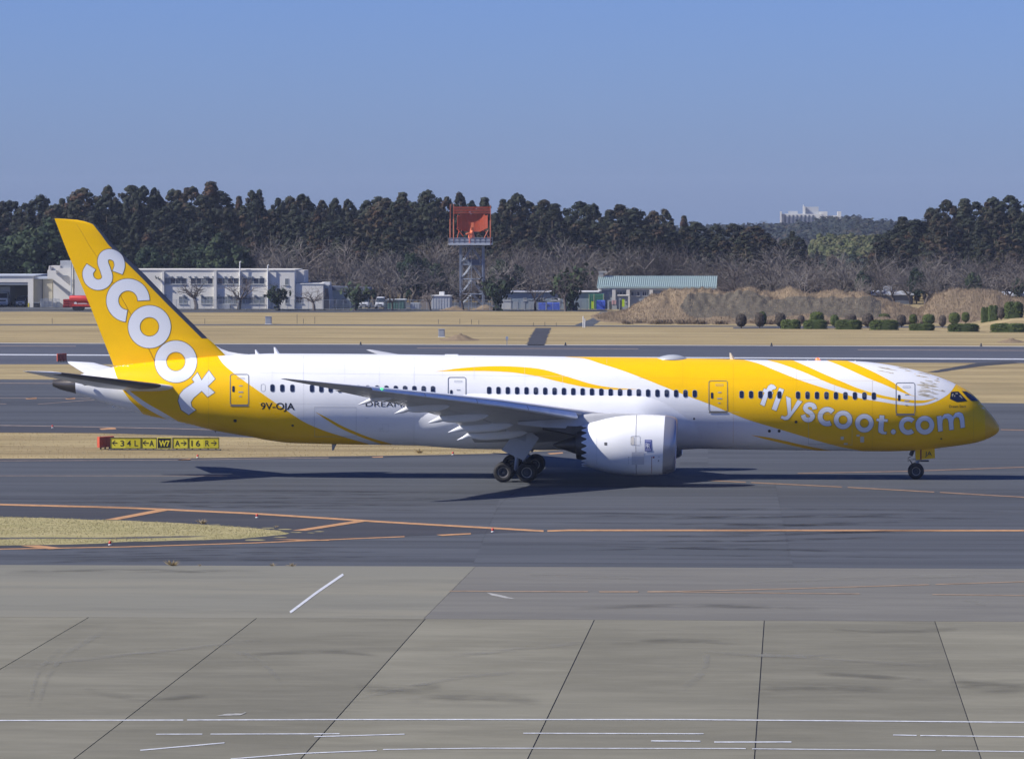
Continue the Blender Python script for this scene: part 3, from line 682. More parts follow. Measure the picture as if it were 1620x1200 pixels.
# lettering: each letter is one print, grey outline under white fill
def ring_strip(pts, w, closed=False):
    n = len(pts); v = []; f = []
    for i, (x, y) in enumerate(pts):
        a = pts[(i-1) % n] if closed or i > 0 else pts[i]; b = pts[(i+1) % n] if closed or i < n-1 else pts[i]
        dx, dy = b[0]-a[0], b[1]-a[1]; L = math.hypot(dx, dy) or 1
        v += [(x - dy/L*w/2, y + dx/L*w/2), (x + dy/L*w/2, y - dx/L*w/2)]
    for i in range(n if closed else n-1):
        j = (i+1) % n; f.append((2*i, 2*i+1, 2*j+1, 2*j))
    return v, f
def extend(pts, d):
    def ex(a, b):
        L = math.hypot(a[0]-b[0], a[1]-b[1]); return (a[0]+(a[0]-b[0])/L*d, a[1]+(a[1]-b[1])/L*d)
    return [ex(pts[0], pts[1])] + list(pts) + [ex(pts[-1], pts[-2])]
def grow(pts, d):
    n = len(pts); out = []
    ar = sum(pts[i][0]*pts[(i+1) % n][1] - pts[(i+1) % n][0]*pts[i][1] for i in range(n))
    s = 1 if ar > 0 else -1
    for i in range(n):
        a, b, c = pts[i-1], pts[i], pts[(i+1) % n]
        n1 = Vector((b[1]-a[1], a[0]-b[0])).normalized()*s; n2 = Vector((c[1]-b[1], b[0]-c[0])).normalized()*s
        m = n1 + n2
        if m.length < .3: m = n1
        m = m.normalized(); k = min(1.8, 1/max(.45, m.dot(n1)))
        out.append((b[0]+m.x*d*k, b[1]+m.y*d*k))
    return out
def arc(cx, cy, r, a0, a1, n=28): return [(cx + r*math.cos(math.radians(lerp(a0, a1, i/n))), cy + r*math.sin(math.radians(lerp(a0, a1, i/n)))) for i in range(n+1)]
def letter(kind, data, w, o, surf, parent=None):
    if kind == 'stroke': f, b = ring_strip(data, w), ring_strip(extend(data, o), w + 2*o)
    elif kind == 'ring': f, b = ring_strip(data[:-1], w, True), ring_strip(data[:-1], w + 2*o, True)
    else: f, b = data, grow(data, o)
    base = decal('letter', [b], OUTL, surf=surf, off=0.010, gx=5, gy=2.5, parent=parent)
    top = decal('letter_fill', [f], LETW, surf=surf, off=0.0135, gx=5, gy=2.5)
    top.parent = base; top.location = -base.location if parent else (0, 0, 0)
    return base
ow = 0.95
letter('stroke', spl(c1((577,368),(556,407),(569,455),(610,481),(655,473),(679,438),(668,390),(651,338),(663,300),(702,289),(744,312),(757,360),(744,404)), 5), 16.3, ow, body_y)
letter('stroke', [(x/4, 330+y/4) for x, y in arc(810, 580, 99, 0, -264, 40)], 18.6, ow, body_y)
letter('ring', [(x/4, 330+y/4) for x, y in arc(946, 747, 98, 0, 360, 44)], 18.2, ow, body_y)
q_o2 = [(x/4, 330+y/4) for x, y in [(1113+97*math.cos(a*math.pi/24), 967+97*math.sin(a*math.pi/24)) for a in range(49)]]
letter('ring', q_o2, 17.8, ow, body_y)
letter('poly', c2((1250,197),(1276,246),(1322,184),(1361,237),(1314,284),(1358,322),(1314,351),(1277,312),(1224,357),(1207,384),(1213,412),(1238,432),(1195,462),(1147,430),(1128,375),(1138,335),(1162,305),(1231,258),(1216,238)), 0, ow, body_y)
ow2 = 0.6
letter('poly', z6((184,398),(237,424),(268,332),(290,262),(340,272),(350,244),(330,240),(333,222),(350,208),(378,205),(389,184),(358,152),(320,144),(288,164),(264,208),(232,199),(216,236),(240,252),(226,282)), 0, ow2, fuse_y)
letter('poly', z6((428,190),(488,212),(390,484),(332,460)), 0, ow2, fuse_y)
letter('poly', z6((514,296),(574,322),(579,494),(664,344),(722,364),(568,566),(540,594),(500,600),(446,576),(460,544),(500,558),(530,542),(538,520)), 0, ow2, fuse_y)
letter('stroke', spl(z6((882,462),(868,420),(820,402),(778,414),(762,452),(788,486),(830,510),(855,552),(830,590),(785,597),(748,575),(732,534)), 4), 7.2, ow2, fuse_y)
letter('stroke', [(1180+x/8.1, 590+y/8.1) for x, y in arc(1043, 555, 91, -40, -298, 36)], 7.6, ow2, fuse_y)
letter('ring', [(1180+x/8.1, 590+y/8.1) for x, y in arc(1245, 597, 88, 0, 360, 36)], 7.2, ow2, fuse_y)
letter('ring', [(1350+x/7.714, 620+y/7.714) for x, y in arc(135, 377, 84, 0, 360, 36)], 7.2, ow2, fuse_y)
letter('poly', z7((321,280),(379,286),(376,327),(421,333),(416,361),(372,358),(365,466),(375,482),(406,484),(401,511),(347,508),(309,488),(304,455),(312,356),(282,348),(287,322),(317,324)), 0, ow2, fuse_y)
letter('poly', [(1350+x/7.714, 620+y/7.714) for x, y in arc(488, 482, 30, 0, 342, 19)], 0, ow2, fuse_y)
letter('stroke', [(1350+x/7.714, 620+y/7.714) for x, y in arc(668, 408, 82, -44, -312, 36)], 7.2, ow2, fuse_y)
letter('ring', [(1350+x/7.714, 620+y/7.714) for x, y in arc(873, 402, 84, 0, 360, 36)], 7.4, ow2, fuse_y)
letter('poly', z7((1019,296),(1071,287),(1078,309),(1110,270),(1160,263),(1200,283),(1214,300),(1242,256),(1290,243),(1330,262),(1350,310),(1360,428),(1309,436),(1301,350),(1289,312),(1258,300),(1228,320),(1218,365),(1224,454),(1172,461),(1164,370),(1152,326),(1125,313),(1092,332),(1084,380),(1089,471),(1036,480)), 0, ow2, fuse_y)

def font_tris(s, size=1.0, bold=0.0):
    cu = bpy.data.curves.new('text', 'FONT'); cu.body = s; cu.size = size; cu.offset = bold
    ob = bpy.data.objects.new('text', cu); COL.objects.link(ob); bpy.context.view_layer.update()
    me = bpy.data.meshes.new_from_object(ob.evaluated_get(bpy.context.evaluated_depsgraph_get()))
    v = [(p.co.x, p.co.y) for p in me.vertices]; f = [tuple(p.vertices) for p in me.polygons]
    bpy.data.objects.remove(ob); bpy.data.curves.remove(cu); bpy.data.meshes.remove(me)
    return v, f
def text_px(s, x0, x1, ybase, ytop, slope=0.0, bold=0.0):
    v, f = font_tris(s, 1.0, bold); xs = [p[0] for p in v]; cap_h = max(p[1] for p in v)
    a, b = min(xs), max(xs)
    return [(lerp(x0, x1, (x-a)/(b-a)), ybase - y/cap_h*(ybase-ytop) + slope*(x-a)/(b-a)) for x, y in v], f
decal('registration', [text_px('9V-OJA', 412.5, 466, 647, 636.5, 0.6, 0.018)], BLACKP, surf=fuse_y, off=0.011, gx=20)
decal('lettering', [text_px('DREAMLINER', 578.5, 684, 642.6, 634.6, 1.6)], BLACKP, surf=fuse_y, off=0.011, gx=20)
decal('lettering', [text_px('Dream Start', 1501.5, 1528, 644.6, 640.4, -.2)], BLACKP, surf=fuse_y, off=0.011, gx=20)

# --- cabin windows and doors
def rrect(cx, cy, w, h, r, sh=0.0, n=4):
    out = []
    for (sx, sy, a0) in ((1, 1, 0), (-1, 1, 90), (-1, -1, 180), (1, -1, 270)):
        for i in range(n+1):
            a = math.radians(a0 + 90*i/n); out.append((cx + sx*(w/2-r) + r*math.cos(a), cy + sy*(h/2-r) + r*math.sin(a)))
    return out
wx = [431, 446.5, 462.5] + [493.5+14.72*i for i in range(14)] + [773.7+14.79*i for i in range(23)] + [1173.2+14.95*i for i in range(5)] + [1262.4+15.0*i for i in range(9)]
def win_y(x): return interp(x, [431, 840, 1000, 1173, 1382], [613.6, 618.2, 621.2, 623.8, 626.4])
BLINDM = mat('window_shade', (0.045, 0.055, 0.085), 0.3)
for x in wx:
    f = decal('cabin_window', [rrect(x, win_y(x), 7.4, 12.4, 3.0)], FRAMEM, surf=fuse_y, off=0.018, gx=40, gy=3)
    g = decal('pane', [rrect(x, win_y(x), 6.4, 11.2, 2.7)], GLASSD, surf=fuse_y, off=0.022, gx=40, gy=3); g.parent = f
    if (int(x)*13) % 10 < 3:              # a half-drawn shade behind some panes
        hh = 3 + (int(x) % 4)*1.2; s_ = decal('shade', [rrect(x, win_y(x)-4.6+hh/2, 4.6, hh, 1.2)], BLINDM, surf=fuse_y, off=0.025, gx=40, gy=3); s_.parent = f
decal('cabin_window', [ring_strip(rrect(416.3, 613.2, 6.6, 11.4, 2.7), .5, True)], LINEM, surf=fuse_y, off=0.012, gx=40, label='blanked-off cabin window drawn only by its outline')
for (x0, x1, y0, y1, nm) in ((364.4, 393.4, 592, 640, 1), (709, 737, 596.8, 648, 2), (1121.5, 1151, 602.4, 650.5, 3), (1417.5, 1447.3, 605.6, 654.5, 4)):
    cx, cy = (x0+x1)/2, (y0+y1)/2
    dr = decal('passenger_door', [ring_strip(rrect(cx, cy, x1-x0, y1-y0, 3.2), 1.15, True)], DOORL if nm != 3 else mat('door_outline_olive', (.17,.16,.12), .45), surf=fuse_y, off=0.018, gx=40)
    wdw = decal('door_window', [rrect(x0+4.9, cy-1.0, 3.9, 9.6, 1.6)], GLASSD, surf=fuse_y, off=0.022, gx=40); wdw.parent = dr
    hd = decal('handle', [rrect(cx+2.2, cy+3.9, 8, 1.7, .7), rrect(cx+2.2, cy-5.8, 6, 1.4, .5), rrect(cx+1.5, cy+10.6, 4, 1.4, .5)], FRAMEM, surf=fuse_y, off=0.022, gx=40); hd.parent = dr
    hr = decal('hinge_cover', [ring_strip(rrect(cx+2.0, y0+6.5, 12, 2.2, .8), .4, True)], FRAMEM, surf=fuse_y, off=0.022, gx=40); hr.parent = dr
    sl = decal('door_sill', [[(x0, y1+.2), (x1, y1+.2), (x1, y1+2.6), (x0, y1+2.6)]], DOORS, surf=fuse_y, off=0.024, gx=40); sl.parent = dr
# cargo doors and panel lines
def lined(name, pts, w=0.45, off=0.014, m=LINEM, closed=False, label=None):
    return decal(name, [ring_strip(pts, w, closed)], m, surf=fuse_y, off=off, gx=10, gy=3, label=label)
lined('cargo_door', [(497.5,643.5),(563.5,643.8),(563.5,690),(498,690)], .5, closed=True)
lined('cargo_door', [(1279,654.5),(1348,655.5),(1348,703),(1279,702)], .5, closed=True)
LM2 = mat('fine_panel_line', (0.52, 0.53, 0.56), 0.5)
YL2 = mat('fine_panel_line_yellow', (0.50, 0.27, 0.01), 0.5)
for x, yt, yb in ((330,560,676),(480,561,664),(655,563,704),(750,563,600),(960,566,575)): lined('panel_seam', [(x,yt+2),(x,yb)], .24, m=LM2 if x > 340 else YL2)
for x, yt, yb in ((1160,572,700),(1380,600,712),(1540,635,698)): lined('panel_seam', [(x,yt+2),(x,yb)], .24, m=YL2)
LM3 = mat('lap_joint_line', (0.66, 0.67, 0.69), 0.5); YL3 = mat('lap_joint_line_yellow', (0.70, 0.40, 0.005), 0.5)
for x0, x1, dy, m_ in ((410, 905, -24, LM3), (1010, 1400, -24, YL3), (410, 560, 24, LM3), (1080, 1170, 28, LM3), (1180, 1540, 31, YL3)): lined('lap_joint', [(x, win_y(x)+dy) for x in (x0, (x0+x1)/2, x1)], .22, .010 if m_ is LM3 else .012, m_)
for x, yt, yb in ((430,562,612),(545,566,604),(600,566,606),(700,566,596),(830,566,612),(890,566,614)): lined('panel_seam', [(x,yt),(x,yb)], .2, m=LM3)
for x, yt, yb in ((1080,572,612),(1260,574,618),(1320,606,618),(1430,660,708),(1490,648,700)): lined('panel_seam', [(x,yt),(x,yb)], .2, m=YL3)
decal('stencil', [[(600,677),(606,677),(606,678.4),(600,678.4)], [(600,680),(604,680),(604,681.2),(600,681.2)], [(578,660),(583,660),(583,661.2),(578,661.2)], [(577,664),(579,664),(579,665),(577,665)]], LM3, surf=fuse_y, off=0.015, gx=40)
for x_, y_, w_, h_ in ((610,676,9,12),(1105,690,10,6),(1140,672,8,7),(1200,700,8,5)): lined('access_panel', rrect(x_, y_, w_, h_, 1.2), .22, m=LM2, closed=True)
q = MB()
decal('static_port', [arc_ for arc_ in ([(x, y) for x, y in arc(cx, cy, 2.4, 0, 330, 11)] for cx, cy in ((1217.2,681.3),(1232.6,681.3),(1259.4,667)))], BLACKP, surf=fuse_y, off=0.015, gx=40)
decal('static_port', [[(x, y) for x, y in arc(1098, 662, 1.6, 0, 330, 11)], rrect(372, 665, 5, 4.4, 1), rrect(463, 672.6, 3.6, 3, .8), rrect(1489, 693.5, 3, 2, .5)], BLACKP, surf=fuse_y, off=0.015, gx=40)
STENC = mat('stencil_white', (.6, .58, .5), .5)
decal('stencil', [[(1330,690),(1335,690),(1335,695),(1330,695)], [(1335,700),(1341,700),(1341,702.5),(1335,702.5)], [(1355,687),(1360,687),(1360,689.6),(1355,689.6)], [(1361,690),(1367,690),(1367,699),(1361,699)]], STENC, surf=fuse_y, off=0.015, gx=40)
# cockpit glazing
ck = decal('cockpit_window', [z4((915,442),(940,436),(1003,436),(1106,546),(1050,553),(985,559),(903,522))], BLACKP, surf=fuse_y, off=0.015, gx=5, gy=3)
decal('pane', [z4((922,447),(944,442),(999,442),(1093,543),(1048,548),(988,552),(912,517))], GLASSD, surf=fuse_y, off=0.019, gx=5, gy=3).parent = ck
CKPATCH = mat('cockpit_pale_patch', (.30, .28, .22), .8)  # small pale patches laid over the side cockpit pane
for pts in (((924,472),(936,458),(946,466),(940,484),(930,500),(926,486)), ((964,456),(986,452),(1000,460),(992,466),(968,466)), ((1006,486),(1026,478),(1040,496),(1050,512),(1040,516),(1022,498)), ((950,482),(962,478),(966,494),(954,498))):
    decal('pale_patch', [z4(*pts)], CKPATCH, surf=fuse_y, off=0.022, gx=40).parent = ck
ck2 = decal('cockpit_window', [z4((1040,430),(1095,436),(1140,464),(1190,502),(1238,546),(1150,546),(1098,498))], BLACKP, surf=fuse_y, off=0.015, gx=5, gy=3, mirror=True)
decal('pane', [z4((1052,435),(1092,441),(1136,469),(1186,507),(1226,541),(1153,541),(1104,494))], GLASSD, surf=fuse_y, off=0.019, gx=5, gy=3, mirror=True).parent = ck2
# scuffed paint on the white cap
rp = random.Random(3)
def scuff(cx, cy, L, n):
    sh = []
    for _ in range(n):
        x, y = cx + rp.uniform(-L, L)*.5, cy + rp.uniform(-.22, .22)*L
        l = rp.uniform(.5, 1.1)*L; up = []; dn = []
        for i in range(6):
            t = i/5; wdt = math.sin(t*math.pi)*rp.uniform(.3, 1.3)
            up.append((x + l*(t-.5), y + l*.16*(t-.5) - wdt)); dn.append((x + l*(t-.5), y + l*.16*(t-.5) + wdt*.6))
        sh.append(up + dn[1:-1][::-1])
    for s in sh: decal('peeled_paint', [s], PEEL, surf=fuse_y, off=0.0112 + .0012*rp.random(), gx=6)
for a in ((1406,581,30,5),(1467,607,22,7),(1470,620,26,6),(1428,583,20,3),(1465,593,20,3),(1464,606,16,6),(1468,613,18,5),(1466,623,26,8),(1483,601,10,2),(1491,619,8,3),(1478,629,12,3),(1411,590,10,2)): scuff(*a)
lined('panel_seam', [(1455,606),(1475,606),(1475,620)], .3, .016, LM2)
# --- wings
def foil(n=16):
    ts = [0.5*(1-math.cos(math.pi*i/n)) for i in range(n+1)]
    up = [(t, aft(t)*(1.0)) for t in ts]; lo = [(t, -aft(t)*0.85) for t in ts]
    return ts, up, lo
WL  = [0.0, 2.7, 6.0, 9.7, 12.0, 16.0, 21.0, 26.0, 27.5, 29.0, 30.06]
WLE = [-6.3, -8.1, -10.6, -13.4, -15.2, -18.25, -22.05, -25.87, -27.35, -29.15, -30.55]
WTE = [-20.9, -20.9, -21.1, -21.6, -22.3, -24.0, -26.2, -28.4, -29.2, -30.3, -30.95]
WZ  = [3.15, 3.50, 4.0, 4.62, 5.0, 5.62, 6.27, 6.90, 7.12, 7.38, 7.58]
WTC = [.14, .135, .12, .11, .105, .10, .095, .09, .085, .08, .08]
WTW = [.075, .075, .07, .065, .06, .05, .04, .03, .025, .02, .02]
def wing_at(l):
    return [float(np.interp(l, WL, a)) for a in (WLE, WTE, WZ, WTC, WTW)]
def wing_pt(l, t, side, sgn):       # side -1: the near wing
    xl, xt, z, tc, tw = wing_at(l); c = xl - xt
    k = sgn*aft(t)*tc*c*(1 if sgn > 0 else .8) + 0.018*c*math.sin(math.pi*min(1, t*1.1)) - tw*c*t
    return (xl - c*t, YC + side*l, z + k)
def wing_ring(l, t0, t1, side, n, grow_=0.0):
    ts = [t0 + (t1-t0)*(0.5*(1-math.cos(math.pi*i/n)) if t0 == 0 else i/n) for i in range(n+1)]
    a = [wing_pt(l, t, side, 1) for t in ts]; b = [wing_pt(l, t, side, -1) for t in ts[::-1]]
    r = a + b
    return r if side < 0 else r[::-1]
LS = [1.2, 2.7, 4.5, 6, 8, 9.7, 11, 12, 14, 16, 18.5, 21, 23.5, 26, 27.5, 28.3, 29.0, 29.6, 30.06]
for side in (-1, 1):
    wing = part('wing', MB(), WGREY, plane) if False else None
    q = MB(); q.rings([wing_ring(l, 0.0, 0.74 if l < 25 else 0.90, side, 18) for l in LS])
    wing = part('wing', q, WGREY, plane, True, 40)
    # leading-edge slats: bright metal skins, one per span segment
    for (la, lb) in ((3.6, 8.9), (10.4, 14.2), (14.24, 18.1), (18.14, 22.0), (22.04, 25.9)):
        rs = []
        for i in range(9):
            l = lerp(la, lb, i/8); xl, xt, z, tc, tw = wing_at(l); c = xl-xt
            fd = lerp(.16, .07, (l-3)/23); dd = lerp(.34, .13, (l-3)/23)
            up = [wing_pt(l, t, side, 1) for t in (0.13, .10, .07, .045, .025, .012, .004, 0)]
            lo = [wing_pt(l, t, side, -1) for t in (.004, .012, .025, .05, .075)]
            wt = (0, .05, .15, .35, .6, .8, .95, 1, 1, 1, .9, .75, .5)
            ring = [(x + .006 + fd*wt[t_], y + side*.03*wt[t_], z_ + (.02 if t_ < 6 else 0) - dd*wt[t_]*(1 if t_ > 5 else .7)) for t_, (x, y, z_) in enumerate(up + lo)]
            rs.append(ring)
        q = MB(); q.rings(rs, closed=False, cap=False); part('slat', q, SLATM, wing, True)
    # trailing-edge flaps, drooping a little, with gaps between
    for (la, lb, nm) in ((3.1, 8.6, 'flap'), (8.75, 10.6, 'flaperon'), (10.75, 19.0, 'flap'), (19.1, 25.4, 'aileron')):
        rs = []
        for i in range(7):
            l = lerp(la, lb, i/6); xl, xt, z, tc, tw = wing_at(l); c = xl-xt
            ring = []
            pts = [(0.755, 1), (.80, 1), (.86, 1), (.93, 1), (1.0, 1), (1.0, -1), (.93, -1), (.86, -1), (.80, -1), (.755, -1)]
            for t, s in pts:
                x, y, zz_ = wing_pt(l, t, side, s); ring.append((x, y, zz_ - (t-.75)*c*.05))
            rs.append(ring if side < 0 else ring[::-1])
        q = MB(); q.rings(rs); part(nm, q, WGREY, wing, True, 35)
    # flap-track fairings
    for (l, L, r) in ((6.2, 4.6, .30), (9.0, 4.2, .30), (12.6, 3.9, .29), (16.8, 3.5, .26), (21.2, 2.2, .14)):
        xl, xt, z, tc, tw = wing_at(l); c = xl-xt
        x1 = xt - 0.75; rs = []
        for i in range(13):
            t = i/12; X = x1 + L*t
            rr = r*max(.06, min(1, (t/.38)**.75, ((1-t)/.25)**.5 if t < 1 else 0))
            tt = min(.98, max(.3, (xl-X)/c)); zb = wing_pt(l, tt, side, -1)[2]
            if X < xt: zb -= 0.10 + (xt-X)*.30
            zc = zb - r*.35 - .1*(1-t)
            rs.append([(X, YC+side*l + rr*.75*math.sin(2*math.pi*j/12), zc + rr*1.15*math.cos(2*math.pi*j/12)) for j in range(12)])
        q = MB(); q.rings(rs); part('flap_fairing', q, WHITE, wing, True, 60)
    # navigation light at the start of the raked tip
    q = MB(); xl, xt, z, _, _ = wing_at(25.2); q.lathe([(-.07, .0), (-.05, .05), (.05, .07), (.12, .05), (.17, 0)], (xl, YC+side*25.2, z), 'X', 10)
    part('navigation_light', q, mat('green_lamp_lens', (.05, .5, .15), .2, emit=((.1, .9, .25), 1.2)) if side < 0 else mat('red_lamp_lens', (.5, .03, .03), .2), wing, True)

# wing to body fairing
q = MB(); rs = []
xa, xb = AX(655,690)[0], AX(1112,690)[0]
for i in range(49):
    t = i/48; X = lerp(xa, xb, t); zc, h, hw = prof(X)
    e = min(1, t/.22); f = min(1, (1-t)/.22)
    b = math.sin(e*math.pi/2)**1.2 * math.sin(f*math.pi/2)**1.2
    ring = []
    top = math.radians(lerp(-25, 12, b))
    for j in range(37):
        a = lerp(top, -math.pi - top, j/36)
        ca, sa = math.cos(a), math.sin(a)
        edge = min(1, min(j, 36-j)/5)
        k = -0.03 + b*(.52*abs(ca)**.8 + .16)*edge**.7
        dz = -(b*.10)*(1 if sa < -.2 else 0)
        ring.append((X, YC - (hw+k)*ca, zc + (h + k*.35)*sa + dz*edge))
    rs.append(ring)
q.rings(rs, closed=False, cap=False); part('wing_fairing', q, WHITE, plane, True, 70)

# --- engines
def engine(side):
    yc = YC + side*9.75
    x_in, _, ztop = P(1070, 665, YC-9.75); _, _, zbot = P(1066, 747, YC-9.75)
    xa = P(930, 700, YC-9.75)[0]; zc = P(1000, 703.5, YC-9.75)[2]
    en = thing('engine', None, None); en.parent = plane; en.location = Vector((x_in, yc, zc)) - plane.location
    L = x_in - xa
    prof_o = [(0.0, 1.60), (-.05, 1.69), (-.18, 1.77), (-.42, 1.845), (-.78, 1.90)]
    q = MB(); q.lathe([(-.9, 1.40), (-.45, 1.40), (-.15, 1.45), (-.03, 1.53)] + prof_o, (x_in, yc, zc), 'X', 56)
    tilt = lambda v: (v[0] + (v[2]-zc)*0.045, v[1], v[2]) if v[0] > x_in - 1.2 else v
    q.v = [tilt(v) for v in q.v]; part('inlet_lip', q, NACM, en, True, 50)
    q = MB(); q.lathe([(-.79, 1.898), (-1.2, 1.925), (-1.95, 1.945), (-2.52, 1.945)], (x_in, yc, zc), 'X', 56)
    q.v = [tilt(v) for v in q.v]; part('fan_cowl', q, WHITE, en, True)
    q = MB(); q.lathe([(-2.55, 1.943), (-3.2, 1.92), (-3.9, 1.84), (-4.6, 1.70), (-5.2, 1.54), (-L+.05, 1.43)], (x_in, yc, zc), 'X', 56)
    part('reverser_cowl', q, WHITE, en, True)
    q = MB()                                        # serrated trailing edge
    n = 20
    for k in range(n):
        a0 = 2*math.pi*k/n; pts = []
        m_ = 8
        for j in range(m_+1):
            a = a0 + 2*math.pi/n*j/m_; d = 0.36*(0.5 - 0.5*math.cos(2*math.pi*j/m_))
            pts.append((a, d))
        for (a, d), (a2, d2) in zip(pts[:-1], pts[1:]):
            V = lambda a, x, r: (x_in + x, yc + r*math.cos(a), zc + r*math.sin(a))
            q.add([V(a, -L+.05, 1.43), V(a2, -L+.05, 1.43), V(a2, -L-.02-d2, 1.42-.10*d2), V(a, -L-.02-d, 1.42-.10*d),
                   V(a, -L+.05, 1.39), V(a2, -L+.05, 1.39), V(a2, -L-.02-d2, 1.40-.10*d2), V(a, -L-.02-d, 1.40-.10*d)], [(0, 3, 2, 1), (4, 5, 6, 7), (2, 3, 7, 6)])
    part('chevron_nozzle', q, WHITE, en, True, 40)
    q = MB(); q.lathe([(-L+1.0, 1.36), (-L+.06, 1.38), (-L+.06, 1.2), (-L+.8, 1.2)], (x_in, yc, zc), 'X', 40); part('bypass_duct', q, FAND, en, True, 40)
    q = MB(); q.lathe([(-L+1.0, 1.22), (-L+.2, 1.16), (-L-.15, 1.04), (-L-.72, .90), (-L-.74, .84), (-L-.3, .82)], (x_in, yc, zc), 'X', 40); part('core_nozzle', q, COREM, en, True, 40)
    q = MB(); q.lathe([(-L-.2, .66), (-L-.72, .60), (-L-1.5, .34), (-L-2.2, .08), (-L-2.28, 0)], (x_in, yc, zc), 'X', 32); part('exhaust_plug', q, COREM, en, True, 60)
    q = MB(); q.lathe([(-1.0, 1.40), (-1.0, .35)], (x_in, yc, zc), 'X', 40); part('fan_disc', q, FAND, en)
    q = MB(); q.lathe([(-1.0, .36), (-.8, .28), (-.55, .12), (-.45, 0)], (x_in, yc, zc), 'X', 24); part('spinner', q, GEARM, en, True)
    for k in range(20):
        a = 2*math.pi*k/20; q = MB(); V = lambda r, t, x: (x_in + x, yc + r*math.cos(a+t), zc + r*math.sin(a+t))
        q.add([V(.34, -.14, -.97), V(.34, .14, -.80), V(.85, .12, -.82), V(1.38, .13, -.86), V(1.38, -.06, -.97), V(.85, -.1, -.97)], [(0, 1, 2, 5), (5, 2, 3, 4)])
        part('fan_blade', q, GEARD, en)
    # pylon from the cowl to the wing
    q = MB(); rs = []
    for (x, zt, zb, w) in ((x_in-2.2, zc+1.96, zc+1.85, .06), (x_in-3.0, zc+2.01, zc+1.7, .20), (x_in-4.2, zc+2.03, zc+1.6, .28), (x_in-5.4, zc+2.02, zc+1.25, .32), (x_in-6.2, zc+1.92, zc+1.05, .33), (x_in-8.4, zc+1.70, zc+1.12, .30), (x_in-10.2, zc+1.50, zc+1.30, .10)):
        rs.append([(x, yc-w, zb), (x, yc-w*1.05, lerp(zb, zt, .75)), (x, yc-w*.5, zt), (x, yc+w*.5, zt), (x, yc+w*1.05, lerp(zb, zt, .75)), (x, yc+w, zb)])
    q.rings(rs); part('pylon', q, WGREY, en, True, 50)  # grey, not white: the shade under the wing is put into the colour
    q = MB(); rs = []
    for (x, zt, zb, w) in ((x_in-5.6, zc+1.3, zc+1.0, .30), (x_in-6.4, zc+1.2, zc+.55, .36), (x_in-7.4, zc+1.25, zc+.75, .30), (x_in-8.6, zc+1.3, zc+.95, .12)):
        rs.append([(x, yc-w, zb+.1), (x, yc-w, zt), (x, yc+w, zt), (x, yc+w, zb+.1), (x, yc, zb)])
    q.rings(rs); part('aft_fairing', q, COREM, en, True, 50)  # dark colour also imitates shade on the pylon's lower aft end
    if side < 0:                                    # marks and hatches on the outer face
        sf = lambda r: (lambda X, Z: (yc - math.sqrt(max(.01, np.interp(x_in-X, [0, .79, 1.95, 2.55, 3.9, 5.2, 6], [1.7, 1.9, 1.945, 1.943, 1.84, 1.54, 1.4])**2 - (Z-zc)**2))))
        S = sf(0)
        def nd(name, shapes, m, off, gy=3):
            o = MB()
            for s in shapes:
                v2, fs = s if isinstance(s, tuple) else (s, tessellate_polygon([[Vector((x, y, 0)) for x, y in s]]))
                pts = []
                for (px, py) in v2:
                    y = yc - 1.8
                    for _ in range(8):
                        X, _y, Z = P(px, py, y); y = .5*y + .5*S(X, Z)
                    y = S(X, Z)
                    n = Vector((0, y-yc, Z-zc)).normalized(); pts.append(tuple(Vector((X, y, Z)) + n*off))
                fs2 = []
                for f in fs:
                    a, b, c = (Vector(pts[i]) for i in f[:3]); fs2.append(tuple(f) if (b-a).cross(c-a).y < 0 else tuple(f)[::-1])
                o.add(pts, fs2)
            return part(name, o, m, en)
        def e3(*p): return [(900+u/8.1, 630+v/8.1) for u, v in p]
        def grid_rect(u0, v0, u1, v1, n=4):
            v, f = [], []
            for i in range(n+1):
                for u in (u0, u1): v.append((900+u/8.1, 630+lerp(v0, v1, i/n)/8.1))
            for i in range(n): f.append((2*i, 2*i+1, 2*i+3, 2*i+2))
            return v, f
        BADGE = mat('badge_blue', (.10, .12, .32), .4); BADGW = mat('badge_white', (.62, .64, .72), .4)
        nd('engine_badge', [grid_rect(972, 528, 1062, 676, 6)], BADGE, .020)
        BBAND = mat('badge_band', (.30, .32, .52), .4)
        for g_ in (grid_rect(980, 535, 1054, 556, 2), grid_rect(980, 646, 1054, 668, 2)): nd('badge_band', [g_], BBAND, .030)
        for s, u0 in (('R', 984), ('R', 1008)):
            v, f = font_tris(s); xs = [p[0] for p in v]; h_ = max(p[1] for p in v)
            nd('badge_letter', [([(900+(u0 + (x-min(xs))/(max(xs)-min(xs))*34)/8.1, 630+((632 if u0 == 984 else 640) - y/h_*62)/8.1) for x, y in v], f)], BADGW, .040 if u0 == 984 else .052)
        nd('access_hatch', [ring_strip(rrect(900+855/8.1, 630+540/8.1, 14, 14, 2), .5, True)], LINEM, .022)
        nd('stain', [grid_rect(790, 492, 838, 596, 4)], mat('grime_film', (.52, .50, .46), .5), .016)
        nd('drain_vent', [rrect(900+472/8.1, 630+582/8.1, 4.6, 4.8, .8)], OUTL, .022)
        nd('access_panel', [grid_rect(806, 686, 962, 846, 6)], mat('panel_grey', (.56, .57, .60), .45), .014)
        REDL = mat('red_stencil', (.28, .05, .07), .5)
        nd('hoist_line', [grid_rect(1058, 740, 1063, 955, 8), grid_rect(1075, 742, 1096, 762, 1)], REDL, .018)
        nd('stencil', [grid_rect(1140, 742, 1165, 748, 1), grid_rect(1142, 785, 1156, 806, 1), grid_rect(720, 745, 776, 750, 1), grid_rect(762, 750, 766, 830, 4), grid_rect(722, 828, 776, 832, 1)], LINEM, .018)
        nd('seam', [grid_rect(355, 290, 358, 880, 12)], LM2, .014)
    return en
engine(-1); engine(1)

